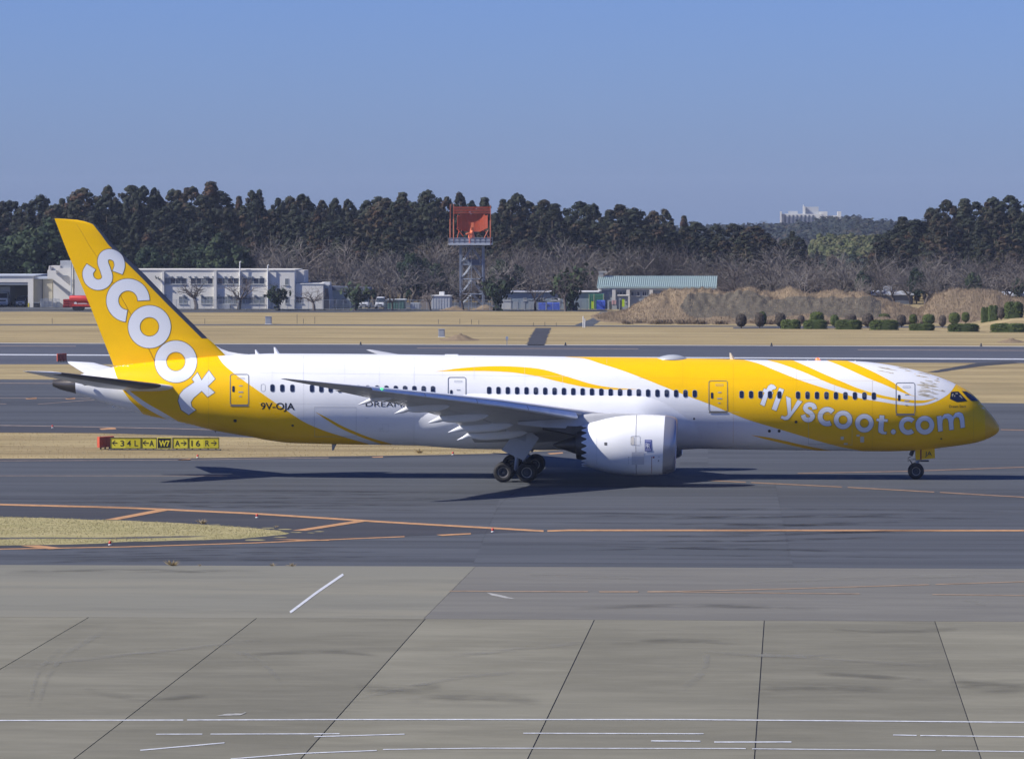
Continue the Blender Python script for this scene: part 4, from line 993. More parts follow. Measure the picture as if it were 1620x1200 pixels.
# --- horizontal stabilizers
for side in (-1, 1):
    st = [(1.0, 283, 614, 5.8), (2.0, None, None, 5.2), (5.0, None, None, 3.7), (8.5, None, None, 2.3), (9.5, None, None, 1.6), (9.9, None, None, .5)]
    x0, _, z0 = P(283, 613.5, YC-1.4); x1, _, z1 = P(36, 587, YC-9.9)
    lx = lambda l: np.interp(l, [1.0, 1.6, 9.2, 9.9], [x0+.05, x0-.15, x1+2.1, x1+.35])
    cx = lambda l: np.interp(l, [1.0, 9.2, 9.9], [5.5, 1.9, .35])
    rs = []; rw = []; re_ = []
    def sring(l, ts, pad=0.0):
        c = float(cx(l)); X = float(lx(l)); z = lerp(z0, z1, (l-1.4)/8.5)
        up = [(X - c*t + pad, YC+side*l, z + aft(t)*c*.09 + pad) for t in ts]; lo = [(X - c*t + pad, YC+side*l, z - aft(t)*c*.09 - pad) for t in ts[::-1]]
        r = up + lo
        return r if side < 0 else r[::-1]
    ts = [0, .008, .03, .07, .13, .22, .35, .5, .68]
    ls_ = [1.0, 1.6, 2.4, 4, 6, 8, 9.2, 9.6, 9.9]
    q = MB(); q.rings([sring(l, ts) for l in ls_]); hs = part('horizontal_stabilizer', q, WHITE, plane, True, 45)
    q = MB(); q.rings([sring(l, [.69, .8, .9, 1]) for l in ls_[1:]]); part('elevator', q, WHITE, hs, True, 45)
    rs = []
    for l in [2.6, 4, 6, 7.8, 8.9]:
        c = float(cx(l)); X = float(lx(l)); z = lerp(z0, z1, (l-1.4)/8.5)
        rs.append([(X - c*t + .012, YC+side*l, z + s*(aft(t)*c*.09 + .012)) for t, s in ((.14, 1), (.09, 1), (.05, 1), (.025, 1), (.008, 1), (0, 1), (.008, -1), (.025, -1), (.06, -1), (.12, -1), (.2, -1), (.30, -1))])
    q = MB(); q.rings(rs, closed=False, cap=False); part('leading_edge', q, STABD, hs, True)

# --- landing gear
def wheel(parent, x, y, z, r, w, out):
    q = MB(); hw = w/2
    q.lathe([(-hw*.80, r*.52), (-hw, r*.62), (-hw*1.0, r*.80), (-hw*.85, r*.93), (-hw*.5, r*.99), (0, r), (hw*.5, r*.99), (hw*.85, r*.93), (hw, r*.80), (hw, r*.62), (hw*.80, r*.52)], (x, y, z), 'Y', 36)
    wh = link('wheel', None, parent); o = parent; base = Vector((0, 0, 0))
    while o is not None: base += o.location; o = o.parent
    wh.location = Vector((x, y, z)) - base
    part('tyre', q, RUBBER, wh, True, 50)
    q = MB(); s = out
    q.lathe([(s*hw*.82, r*.53), (s*hw*.80, r*.47), (s*hw*.55, r*.45)], (x, y, z), 'Y', 28)
    part('rim', q, RIM, wh, True, 40)
    q = MB(); q.lathe([(s*hw*.55, r*.452), (s*hw*.30, r*.40), (s*hw*.28, r*.24), (s*hw*.58, r*.20), (s*hw*.62, r*.10), (s*hw*.62, 0)], (x, y, z), 'Y', 24)
    q.lathe([(-s*hw*.82, r*.53), (-s*hw*.4, r*.4), (-s*hw*.4, 0)], (x, y, z), 'Y', 20)
    part('hub', q, GEARD, wh, True, 40)
for side in (-1, 1):
    ym = YC + side*4.9
    xm = P(815, 747.5, YC-5.5)[0]
    R = .655
    mg = link('main_landing_gear', None, plane); mg.location = Vector((xm, ym, 0)) - plane.location
    for dx in (-.77, .77):
        for dy in (-.68, .68): wheel(mg, xm+dx, ym+dy, R, R, .50, 1 if dy > 0 else -1)
    q = MB(); q.tube([(xm-.95, ym, R+.02), (xm+.95, ym, R+.02)], .15, 10); q.tube([(xm-.77, ym-.6, R), (xm-.77, ym+.6, R)], .11, 8); q.tube([(xm+.77, ym-.6, R), (xm+.77, ym+.6, R)], .11, 8)
    part('bogie_beam', q, GEARD, mg, True, 40)
    q = MB(); q.tube([(xm, ym, R), (xm+.10, ym, 1.75)], .14, 12); q.tube([(xm+.10, ym, 1.6), (xm+.35, ym, 4.0)], .22, 12)
    part('strut', q, GEARM, mg, True, 40)
    q = MB(); q.tube([(xm+.25, ym, 2.3), (xm+.1, ym - side*1.9, 3.6)], .1, 8); q.tube([(xm+.2, ym, 2.1), (xm+1.9, ym-side*.3, 3.7)], .1, 8)
    q.tube([(xm+.1, ym, 1.55), (xm+.5, ym, 1.15), (xm+.15, ym, .85)], .05, 6); q.tube([(xm-.5, ym, .95), (xm-.05, ym, 1.5)], .05, 6)
    part('brace', q, GEARD, mg, True, 40)
    yd = ym + side*.78
    pts = [P(*p, yd if side < 0 else YC-5.7) for p in ((820.5,675),(834,676.5),(852.6,692.8),(828.2,728.5),(793.3,711.8))]
    q = MB(); t_ = .035
    fr = [(x, yd + side*(z-3)*.10, z) for x, y, z in pts]; bk = [(x, y - side*.07, z) for x, y, z in fr]
    n = len(fr); q.add(fr + bk, [tuple(range(n)), tuple(range(2*n-1, n-1, -1))] + [((i+1) % n, i, n+i, n+(i+1) % n) for i in range(n)])
    part('gear_door', q, mat('gear_door_grey', (.46, .48, .51), .45, var=.06, vscale=2), mg)
    q = MB(); q.add([(x, y + side*.01, z) for x, y, z in [lerp_ for lerp_ in [tuple(lerp(a, b, t) for a, b in zip(fr[0], fr[4])) for t in (0, .42)] + [tuple(lerp(a, b, .42) for a, b in zip(fr[1], fr[3]))] + [fr[1]]]][::-1], [(0, 1, 2, 3)])
    part('door_plate', q, mat('gear_door_plate', (.36, .38, .41), .5), mg)
xn, _, zn = P(1449.2, 745, YC-.4); RN = .53
ng = link('nose_landing_gear', None, plane); ng.location = Vector((xn, YC, 0)) - plane.location
for dy in (-.36, .36): wheel(ng, xn, YC+dy, RN, RN, .38, 1 if dy > 0 else -1)
q = MB(); q.tube([(xn, YC-.4, RN), (xn, YC+.4, RN)], .07, 8); q.tube([(xn, YC, RN), (xn+.12, YC, 1.2)], .10, 10); q.tube([(xn+.1, YC, 1.1), (xn+.25, YC, 2.5)], .15, 10)
part('strut', q, GEARM, ng, True, 40)
q = MB(); q.tube([(xn-.05, YC, .75), (xn-.42, YC, 1.25), (xn+.05, YC, 1.3)], .045, 6); q.tube([(xn-.35, YC-.2, 1.55), (xn-.18, YC-.2, 1.95)], .13, 8); q.tube([(xn-.5, YC-.1, 1.15), (xn-.52, YC-.1, 1.4), (xn-.3, YC-.1, 1.5)], .025, 5)
part('torque_link', q, GEARD, ng, True, 40)
q = MB(); q.box(xn+.28, xn+.85, YC-.18, YC+.18, 1.14, 1.24); part('taxi_light_bar', q, GEARD, ng)
for side in (-1, 1):
    y0 = YC + side*.55
    pp = [P(*p, YC-.55) for p in ((1448.3,709.5),(1457.2,709.2),(1478.6,708),(1479.2,724.4),(1457.4,726.6),(1449,727.4))]
    for ids in ((0, 1, 4, 5), (1, 2, 3, 4)):
        fr = [(pp[i][0] + (.02 if ids[0] == 1 and i in (1, 4) else 0), y0, pp[i][2]) for i in ids]
        q = MB(); q.add(fr + [(x, y - side*.04, z) for x, y, z in fr], [(0, 1, 2, 3), (7, 6, 5, 4), (1, 0, 4, 5), (2, 1, 5, 6), (3, 2, 6, 7), (0, 3, 7, 4)])
        part('nose_gear_door', q, YELLOW, ng)
    q = MB(); x, _, z = pp[1]; q.box(x-.06, x+.03, min(y0-.02, y0+.01), max(y0-.01, y0+.02), pp[4][2], z); part('door_stripe', q, mat('door_red_stripe', (.25, .03, .02), .5), ng)
v, f = text_px('JA', 1463.2, 1474.2, 720.9, 714.2, -.6)
q = MB(); q.add([P(x, y, YC-.58) for x, y in v], [t for t in f]); part('registration', q, BLACKP, ng)

# --- aerials, beacon, dome
def blade(px, base, tip_dx, h_px, chord_px, m=WHITE, down=False, name='blade_aerial'):
    x0, _, z0 = AX(px, base); x1, _, z1 = AX(px+tip_dx, base + (h_px if down else -h_px)); c = chord_px/23.9
    rs = [[(x0 + c*.5, YC, z0), (x0+c*.15, YC-.05, z0), (x0-c*.5, YC, z0), (x0+c*.15, YC+.05, z0)], [(x1 + c*.22, YC, z1), (x1+c*.05, YC-.025, z1), (x1-c*.12, YC, z1), (x1+c*.05, YC+.025, z1)]]
    q = MB(); q.rings(rs); part(name, q, m, plane)
CREAM = mat('aerial_cream', (.72, .68, .58), .4)
blade(407.5, 560, -3.5, 7, 7); blade(438.5, 559.8, -4.5, 10.8, 9); blade(1159, 569, -4, 11, 8.5, CREAM); blade(529, 701, -3, 11, 8, mat('aerial_grey', (.35, .36, .38), .5), True); blade(340, 679.5, 1, 4, 3, OUTL, True)
q = MB(); rs = []
for i in range(15):
    t = i/14; x, _, z = AX(lerp(1036, 1090, t), lerp(566.8, 567.8, t)); hh = .36*math.sin(math.pi*t)**.75*(1-.25*(1-t)) + .01
    rs.append([(x, YC - .85*math.sin(math.pi*t)**.5*math.cos(a) , z - .05 + hh*math.sin(a)) for a in [math.pi*j/12 for j in range(13)]])
q.rings(rs, closed=False, cap=False); part('antenna_dome', q, mat('dome_grey', (.42, .44, .46), .35), plane, True)
def slab_px(name, x0, x1, y, hh, m):
    q = MB(); a = AX(x0, y); b = AX(x1, y); q.rings([[(a[0], YC-.3, a[2]-.1), (a[0]+.1, YC-.25, a[2]+hh), (a[0]+.1, YC+.25, a[2]+hh), (a[0], YC+.3, a[2]-.1)], [(b[0], YC-.3, b[2]-.1), (b[0]-.1, YC-.25, b[2]+hh), (b[0]-.1, YC+.25, b[2]+hh), (b[0], YC+.3, b[2]-.1)]]); part(name, q, m, plane)
slab_px('antenna_pad', 702, 727, 562.4, .09, WHITE); slab_px('antenna_pad', 1350, 1356, 572.2, .08, WHITE); slab_px('antenna_pad', 1276, 1280, 570.6, .06, WHITE)
q = MB(); x, _, z = AX(1293.5, 570.2); q.lathe([(0, .16), (.10, .15), (.19, .08), (.21, 0)], (x, YC, z-.02), 'Z', 12)
part('beacon', q, mat('beacon_red_lamp', (.6, .06, .02), .3, emit=((1.0, .09, .03), 3.2)), plane, True)
q = MB(); x, y, z = P(136, 607.2, YC-1.0); q.lathe([(-.25, .02), (-.1, .10), (.1, .10), (.25, .04)], (x, YC-.98, z), 'X', 10); part('drain_scoop', q, GEARD, plane, True)
q = MB(); x, y, z = AX(179.5, 642); q.lathe([(-.08, 0), (-.05, .06), (.03, .07), (.08, 0)], (x, YC, z-.05), 'Z', 10); part('tail_beacon', q, WHITE, plane, True)
# ------------------------------------------------------------------ signs, lamps and boxes on the grass
ORANGE = mat('box_orange_red', (0.46, 0.075, 0.03), 0.6, var=.12, vscale=2)
ORANGE_D = mat('box_side_orange_red', (0.36, 0.055, 0.025), 0.6, var=.12, vscale=2)
SIGNY = mat('sign_yellow', (0.68, 0.60, 0.035), 0.5, var=.06, vscale=.8)
SIGNK = mat('sign_black', (0.02, 0.021, 0.018), 0.5)
GALV = mat('galvanised_steel', (0.33, 0.36, 0.41), 0.5, metal=0.3, var=.12, vscale=1.5)
DARKST = mat('dark_steel', (0.05, 0.055, 0.06), 0.6)
BOXG = mat('cabinet_grey', (0.33, 0.36, 0.42), 0.55, var=.06, vscale=2)
BOXGD = mat('cabinet_door_grey', (0.27, 0.30, 0.36), 0.55)
POSTW = mat('post_white', (0.70, 0.70, 0.68), 0.5, var=.08, vscale=3)

Ys = G(260, 711.5)[1]
def SX(px, py): x, _, z = P(px, py, Ys); return x, z
xs0 = SX(261, 711.5)[0]
sign = thing('taxiway_sign', 'long low row of yellow direction boards with one black W7 board, on the grass strip', 'airfield sign', (xs0, Ys, 0))
def board(x0, x1, back, txt, fg, split=None):
    a, zt = SX(x0, 692.6); b, zb = SX(x1, 708.6)
    q = MB(); q.box(a, b, Ys-.07, Ys+.09, zb, zt); bd = part('sign_panel', q, back, sign)
    q = MB()
    for r in ((a-.03, b+.03, zt, zt+.035), (a-.03, b+.03, zb-.035, zb), (a-.035, a, zb, zt), (b, b+.035, zb, zt)): q.box(r[0], r[1], Ys-.10, Ys+.10, r[2], r[3])
    part('frame', q, mat('sign_frame', (.10, .09, .03), .5) if back is SIGNY else SIGNY, bd)
    if split:
        s = SX(split, 700)[0]; q = MB(); q.box(s, b-.02, Ys-.076, Ys-.0705, zb+.02, zt-.02); part('panel_face', q, mat('sign_yellow_deep', (.55, .48, .015), .5), bd)
    for t, u0, u1 in txt:
        q = MB(); yy = Ys - .082
        lo, hi = 705.3, 696.2
        if t in '<>':
            ax0, zc_ = SX(u0, 700.4); ax1, _ = SX(u1, 700.4); tip = ax0 if t == '<' else ax1; d = 1 if t == '<' else -1
            w = .035; q.add([(ax0, yy, zc_-w), (ax1, yy, zc_-w), (ax1, yy, zc_+w), (ax0, yy, zc_+w)], [(0, 1, 2, 3)])
            for sg in (1, -1):
                q.add([(tip, yy-.001*(2+sg), zc_), (tip+d*.20, yy-.001*(2+sg), zc_+sg*.17), (tip+d*.13, yy-.001*(2+sg), zc_+sg*.19), (tip-d*.06, yy-.001*(2+sg), zc_)], [(0, 1, 2, 3)])
        else:
            v, f = font_tris(t, 1.0, .012 if t != 'W7' else .035); xs = [p[0] for p in v]; h_ = max(p[1] for p in v); a0, b0 = min(xs), max(xs)
            q.add([(lambda X: (X[0], yy, X[1]))(SX(lerp(u0, u1, (x-a0)/(b0-a0)), lerp(lo, hi, y/h_))) for x, y in v], f)
        part('character', q, fg, bd)
board(175.2, 222.6, SIGNY, [('<', 178.5, 186), ('3', 190.5, 196.5), ('4', 201, 207.5), ('L', 213, 218.5)], SIGNK, 198.5)
board(224.3, 247.2, SIGNY, [('<', 227, 235.5), ('A', 236.5, 243.5)], SIGNK)
board(249.8, 270.8, SIGNK, [('W7', 251.8, 268.6)], SIGNY)
board(273.6, 297, SIGNY, [('A', 277, 284.5), ('>', 286, 294)], SIGNK)
board(298.6, 346, SIGNY, [('1', 302.8, 304.8), ('6', 310, 316.5), ('R', 325, 331.5), ('>', 334, 342)], SIGNK, 322)
for k in range(14):
    x, _ = SX(181 + k*12.35, 709); q = MB(); q.box(x-.05, x+.05, Ys-.04, Ys+.04, 0, SX(181, 708.8)[1]); part('leg', q, DARKST, sign)
x0, _ = SX(172, 712); x1, _ = SX(349, 712); q = MB(); q.box(x0, x1, Ys-.45, Ys+.35, 0, .05); part('dark_base_strip', q, mat('base_strip_dark', (.10, .095, .085), .9, var=.2, vscale=2), sign)  # low dark strip along the foot of the sign row

def orange_sign(x0, xm, x1, yt, yb, yg, label, n):
    Y = G((x0+x1)/2, yg)[1]; a = P(x0, yt, Y)[0]; m = P(xm, yt, Y)[0]; zt = P(x0, yt, Y)[2]; zb = P(x0, yb, Y)[2]
    b = P(x1, yt, Y)[0]
    t = thing('mandatory_sign', label, 'airfield sign', ((a+b)/2, Y, 0), 'orange red sign boxes seen from behind')
    q = MB(); q.add([(a, Y+.1, zb), (m, Y-.35, zb), (b, Y+1.0, zb), (b-.45*(m-a), Y+1.6, zb), (a, Y+.1, zt), (m, Y-.35, zt), (b, Y+1.0, zt), (b-.45*(m-a), Y+1.6, zt)],
                    [(0, 1, 5, 4), (1, 2, 6, 5), (2, 3, 7, 6), (3, 0, 4, 7), (4, 5, 6, 7), (3, 2, 1, 0)])
    bx_ = part('case', q, ORANGE, t)
    for k in range(1, n):
        u = k/n; X, Yk = lerp(m, b, u), lerp(Y-.35, Y+1.0, u); q = MB(); q.box(X-.015, X+.015, Yk-.025, Yk+.005, zb, zt); part('rib', q, ORANGE_D, bx_)
    for u in (.06, .36, .66, .94):
        X, Yk = lerp(m, b, u), lerp(Y-.2, Y+1.1, u); q = MB(); q.box(X-.05, X+.05, Yk, Yk+.1, 0, zb); part('leg', q, DARKST, t)
    return t
orange_sign(153.2, 158.4, 177.6, 690.6, 707.4, 710.5, 'orange red sign box standing at the left end of the yellow sign row', 4)
orange_sign(89.6, 91.6, 103.2, 559.2, 571.2, 572.4, 'orange red box on short legs beside the runway edge line, left of the tail', 3)

def edge_light(px, py, s=1.0, label='small red taxiway edge light on the grass edge'):
    x, y, _ = G(px, py); t = thing('edge_light', label, 'edge light', (x, y, 0), 'red edge lights along the taxiway')
    q = MB(); q.lathe([(0, .16*s), (.03, .16*s), (.05, .06*s), (.12*s, .06*s)], (x, y, .02), 'Z', 12); part('base', q, POSTW, t, True, 40)
    q = MB(); q.lathe([(.12*s, .10*s), (.20*s, .13*s), (.30*s, .11*s), (.36*s, .04*s), (.37*s, 0)], (x, y, .02), 'Z', 12); part('lens', q, mat('lamp_red', (.55, .05, .03), .35), t, True, 60)
for a in ((406.5, 819, 'red edge light on the dark shoulder between the two orange chevrons'), (174, 862.2, 'red edge light just below the green grass island'), (779.5, 841.6, 'red edge light in the point where the orange lines meet'), (83, 676.8, 'red edge light on the far taxiway shoulder, left of the yellow sign row'), (312.6, 724, 'red edge light on the grass edge below the yellow sign row'), (716.5, 719.5, 'red edge light on the grass under the wing, left of the main wheels')):
    edge_light(a[0], a[1], .62, a[2])
def cabinet(x0, x1, yt, yb, label, m=BOXG):
    Y = G((x0+x1)/2, yb)[1]; a = P(x0, yb, Y)[0]; b = P(x1, yb, Y)[0]; zt = P(x0, yt, Y)[2]
    t = thing('equipment_cabinet', label, 'cabinet', ((a+b)/2, Y, 0))
    q = MB(); q.box(a, b, Y, Y+.7, .06, zt); q.box(a-.05, b+.05, Y-.06, Y+.76, zt, zt+.06); part('case', q, m, t)
    q = MB(); q.box(a+.08, b-.08, Y-.025, Y, .2, zt-.12); part('door', q, BOXGD, t); q = MB(); q.box(a-.08, b+.08, Y-.08, Y+.8, 0, .06); part('plinth', q, POSTW, t)
cabinet(419.8, 429, 501, 512.4, 'grey equipment cabinet on the dry grass just above the perimeter road')
cabinet(693.6, 703, 520.8, 533, 'grey equipment cabinet on the dry grass between perimeter road and runway')
def post_box(px, yt, yb, label):
    Y = G(px, yb)[1]; x = P(px, yb, Y)[0]; zt = P(px, yt, Y)[2]; t = thing('marker_post', label, 'post', (x, Y, 0))
    q = MB(); q.box(x-.04, x+.04, Y-.04, Y+.04, 0, zt-.3); part('post', q, GALV, t); q = MB(); q.box(x-.16, x+.16, Y-.1, Y+.1, zt-.45, zt); part('box', q, BOXG, t)
post_box(802, 532, 546, 'thin post with a small grey box at the runway edge, left of the dark path')
Y = G(924, 518)[1]; x = P(924, 518, Y)[0]; t = thing('twin_posts', 'pair of white marker posts where the access road meets the perimeter road', 'post', (x, Y, 0))
for dx, yt in ((-.12, 500), (.12, 504)):
    q = MB(); zt = P(924, yt, Y)[2]; q.tube([(x+dx, Y, 0), (x+dx, Y, zt)], .085, 8); q.box(x+dx-.13, x+dx+.13, Y-.1, Y+.1, zt*.72, zt*.78); part('post', q, POSTW, t)
for i, (px, yt, yb) in enumerate(((82.5, 503, 512), (470, 497, 512), (480, 504, 512), (498, 501, 512), (693.5, 505, 512.5), (727.5, 504, 512.5), (746, 505, 513), (757.5, 506, 513), (844, 510, 515.5), (862, 509, 515.5), (880, 510, 515.8), (324, 504, 512))):
    Y = G(px, yb)[1]; x = P(px, yb, Y)[0]; q = MB(); q.tube([(x, Y, 0), (x, Y, P(px, yt, Y)[2])], .035, 5)
    props(link('stake', q.mesh('stake', DARKST, False, (x, Y, 0)), None, (x, Y, 0)), 'thin dark stake in the dry grass beside the perimeter road', 'stake', 'stakes along the perimeter road')
for px, yb in ((570.5, 545.5), (894.5, 546.5), (1220.5, 547.2), (1552, 547.8)):
    Y = G(px, yb)[1]; x = P(px, yb, Y)[0]; q = MB(); q.lathe([(0, .16), (.1, .16), (.15, .09), (.35, .10), (.42, .05), (.43, 0)], (0, 0, 0), 'Z', 10)
    props(link('runway_light', q.mesh('runway_light', DARKST), None, (x, Y, 0)), 'small dark runway edge light at the far edge of the runway', 'edge light', 'runway edge lights')

# ------------------------------------------------------------------ buildings beyond the grass
CREAMW = mat('building_render', (0.68, 0.66, 0.60), 0.8, var=.06, vscale=.25, stretch=(1, 1, .3))
CREAMD = mat('building_trim', (0.60, 0.58, 0.53), 0.8, var=.05, vscale=.4)
BEIGE = mat('beige_cladding', (0.43, 0.40, 0.31), 0.8, var=.05, vscale=.4)
GREYW = mat('grey_panel_wall', (0.27, 0.30, 0.33), 0.75, var=.08, vscale=.4)
BLUEG = mat('blue_grey_wall', (0.20, 0.25, 0.30), 0.75, var=.08, vscale=.4)
PANE = mat('window_pane', (0.035, 0.05, 0.085), 0.12, spec=.7)
PANEL_ = mat('blind_pane', (0.17, 0.19, 0.20), 0.25, spec=.6)
WFR = mat('window_frame_alu', (0.42, 0.43, 0.42), 0.5)
ROOFG = mat('roof_flat_grey', (0.34, 0.36, 0.39), 0.7)
DARKIN = mat('garage_interior', (0.06, 0.06, 0.065), 0.9)
YELB = mat('yellow_band', (0.6, 0.5, 0.05), 0.6)

def px_on(Y):
    return lambda px, py: (P(px, py, Y)[0], P(px, py, Y)[2])
def window(parent, W, Y, x0, x1, y0, y1, n, pane=PANE, sill=True):
    a, zt = W(x0, y0); b, zb = W(x1, y1)
    q = MB(); f = .06
    for r in ((a, b, zt-f, zt), (a, b, zb, zb+f), (a, a+f, zb+f, zt-f), (b-f, b, zb+f, zt-f)): q.box(r[0], r[1], Y-.05, Y+.06, r[2], r[3])
    for k in range(1, n): xm = lerp(a, b, k/n); q.box(xm-.04, xm+.04, Y-.045, Y+.05, zb+f, zt-f)
    if sill: q.box(a-.08, b+.08, Y-.14, Y+.02, zb-.1, zb-.002)
    w = part('window', q, WFR, parent)
    for k in range(n):
        u0, u1 = lerp(a, b, k/n), lerp(a, b, (k+1)/n); q = MB(); q.box(u0+f*.5, u1-f*.5, Y-.02, Y+.0, zb+f*.5, zt-f*.5); part('pane', q, pane if (k*7+int(x0)) % 5 else PANEL_, w)
    return w

# two-storey office
Yo = G(300, 488.2)[1]; W = px_on(Yo)
off = thing('office_building', 'long two storey cream office building with flat roof behind the aircraft tail', 'building', (W(300, 488)[0], Yo, 0))
xa, zr = W(118, 427.4); xb, _ = W(466, 427.8)
q = MB(); q.box(xa, xb, Yo, Yo+13, 0, zr); part('wall', q, CREAMW, off)
q = MB(); q.box(xa-.1, xb+.1, Yo-.12, Yo+13.1, zr, zr+.16); part('roof', q, CREAMD, off)
xb2, zl = W(520, 449.5)
q = MB(); q.box(xb+.004, W(511, 450)[0], Yo+.4, Yo+10, 0, zl); q.box(xb+.004, W(512, 450)[0], Yo+.3, Yo+10.1, zl, zl+.15); part('wing_wall', q, CREAMW, off)
q = MB(); q.box(xb+.006, W(478, 427)[0], Yo+3, Yo+11, zl+.2, zr-.05); part('stair_head', q, CREAMD, off)
for x0, x1 in ((260.6, 295), (301.5, 337), (343.5, 378), (383.5, 418.5)): window(off, W, Yo, x0, x1, 439.6, 449.4, 4)
for x0, x1 in ((283, 296), (318, 337), (343, 378), (383.5, 418.5)): window(off, W, Yo, x0, x1, 468.8, 480.2, 4 if x1-x0 > 15 else 2, PANEL_)
window(off, W, Yo, 450.8, 456.6, 440.4, 450.8, 1); window(off, W, Yo, 451, 457, 469, 480, 1); window(off, W, Yo+.4, 466.6+1, 478.6, 469.6, 479.4, 2)
window(off, W, Yo, 218, 232, 440, 450, 2); window(off, W, Yo, 196, 212, 440, 450, 2)
for x0, x1 in ((257, 260.2), (338.8, 343), (379.3, 381.4), (422.2, 425.4)):
    a, _ = W(x0, 480); b, _ = W(x1, 480); q = MB(); q.box(a, b, Yo-.45, Yo-.004, 0, W(x0, 429.5)[1]); part('pilaster', q, CREAMW, off)
for px in (380, 424):
    a, zt = W(px, 414 if px == 380 else 419.5); q = MB(); q.tube([(a, Yo-.55, 0), (a, Yo-.55, zt)], .10, 8); q.tube([(a, Yo-.55, zt), (a+.2, Yo-.55, zt)], .13, 6); part('vent_pipe', q, POSTW, off)
for k in range(34):
    px = 262 + k*4.7; py = 438.6 if k % 3 else 468
    if 339 < px < 343 or 418 < px < 426: continue
    if k % 4 == 3: continue
    a, zt = W(px, py); q = MB(); q.box(a-.16, a+.16, Yo-.3, Yo-.003, zt, zt+.22); part('vent_cowl', q, GREYW, off)
a, zt = W(249, 437.5)
for dx in (0, 4.5): q = MB(); a, zt = W(246+dx, 437+dx*.3); q.tube([(a, Yo-.1, zt), (a+.25, Yo-.9, zt-.35)], .12, 6); part('floodlight', q, DARKST, off)
a, z0 = W(444, 488); q = MB(); q.box(W(428, 488)[0], W(433.5, 488)[0], Yo-.03, Yo-.002, 0, W(430, 473)[1]); part('door', q, GREYW, off)
a0 = W(356, 480)[0]; q = MB(); q.box(a0, a0+.9, Yo-.6, Yo-.1, 0, .8); part('air_conditioner', q, ROOFG, off)
# sloping grey store at its right end
Yb = Yo+.9; W2 = px_on(Yb); t = thing('lean_to_store', 'dark grey store with slanting side wall at the right end of the office building', 'shed', (W2(514, 488)[0], Yb, 0))
q = MB(); q.prism([W2(506, 488.4), W2(524, 488.4), W2(519.6, 451), W2(510.5, 451)], Yb, Yb+6); part('wall', q, GREYW, t); q = MB(); q.prism([W2(512.5, 488), W2(522.4, 488), W2(519, 456), W2(514, 456)], Yb-.03, Yb-.002); part('door', q, mat('brown_door', (.10, .085, .08), .7), t)
q = MB(); a, z = W2(519, 450.8); q.box(a-1.1, a+.3, Yb, Yb+3, z, z+.5); part('roof_cap', q, POSTW, t)
Yb = G(550, 487)[1]+1.5; W2 = px_on(Yb); t = thing('pale_shed', 'low pale green shed with dark roof between office building and parked vans', 'shed', (W2(548, 488)[0], Yb, 0))
q = MB(); q.box(W2(523, 480)[0], W2(577, 480)[0], Yb, Yb+6, 0, W2(540, 459.5)[1]); part('wall', q, mat('pale_green_wall', (.40, .44, .41), .8, var=.06, vscale=.5), t)
q = MB(); z = W2(540, 459.5)[1]; q.prism([(W2(521, 480)[0], z+.004), (W2(584, 480)[0], z+.004), (W2(584, 480)[0], z+.5), (W2(523, 480)[0], z+.75)], Yb-.3, Yb+6.3); part('roof', q, mat('shed_roof_slate', (.11, .13, .17), .6), t)
for x0, x1 in ((526, 533), (540, 549), (556, 566)): window(t, W2, Yb, x0, x1, 472, 480, 1, PANEL_)

# stair block
Yt = G(105, 486.6)[1]; W = px_on(Yt)
st = thing('stair_block', 'cream stair tower with outside staircase parapet left of the aircraft tail', 'building', (W(105, 487)[0], Yt, 0))
x0, zr = W(75, 425); x1, _ = W(134, 425)
q = MB(); q.box(W(82, 440)[0], x1, Yt+1.6, Yt+11, 0, W(100, 424)[1]); part('wall', q, CREAMW, st)
q = MB(); q.prism([W(75, 441), W(82.5, 441), W(133, 478), W(133, 470.6), W(88.5, 433), W(88.5, 427.5), W(75, 427.5)], Yt, Yt+1.55); part('stair_parapet', q, CREAMW, st)
q = MB(); q.box(W(76, 430)[0], W(93, 430)[0], Yt+1.7, Yt+6, W(80, 427)[1], W(80, 420.5)[1]); part('roof_housing', q, CREAMD, st)
q = MB(); q.box(W(92, 420)[0], W(113, 420)[0], Yt+2.5, Yt+6.5, W(93, 424)[1]+.004, W(93, 412.5)[1]); part('water_tank', q, mat('tank_ribbed', (.40, .42, .44), .6, var=.1, vscale=1), st)
q = MB(); q.prism([W(76, 427.4), W(80, 427.4), W(78.8, 420.6), W(77.2, 420.6)], Yt+.1, Yt+1.6); part('parapet_horn', q, CREAMD, st)
q = MB(); a, z = W(99, 436.5); q.box(a-.02, W(105, 437)[0], Yt+1.2, Yt+1.596, z-.06, z+.1); part('lamp_bracket', q, GREYW, st)
window(st, W, Yt+1.6, 115, 127, 441.5, 456.5, 2); window(st, W, Yt+1.6, 118, 131, 466, 475, 2)
t = thing('light_mast', 'pair of tall thin dark masts in front of the stair tower, beside the tail', 'mast', (W(116, 487)[0], Yt-1.2, 0))
for px, m_ in ((114.6, GALV), (118.4, DARKST)):
    a = W(px, 480)[0]; q = MB(); q.tube([(a, Yt-1.2, 0), (a, Yt-1.2, W(px, 405 if px < 116 else 412)[1])], [.14, .10], 8); part('pole', q, m_, t)
q = MB(); a = W(114.6, 480)[0]; q.box(a-.5, a+.5, Yt-1.4, Yt-1.0, W(115, 405)[1], W(115, 405)[1]+.22); part('lamp_head', q, DARKST, t)
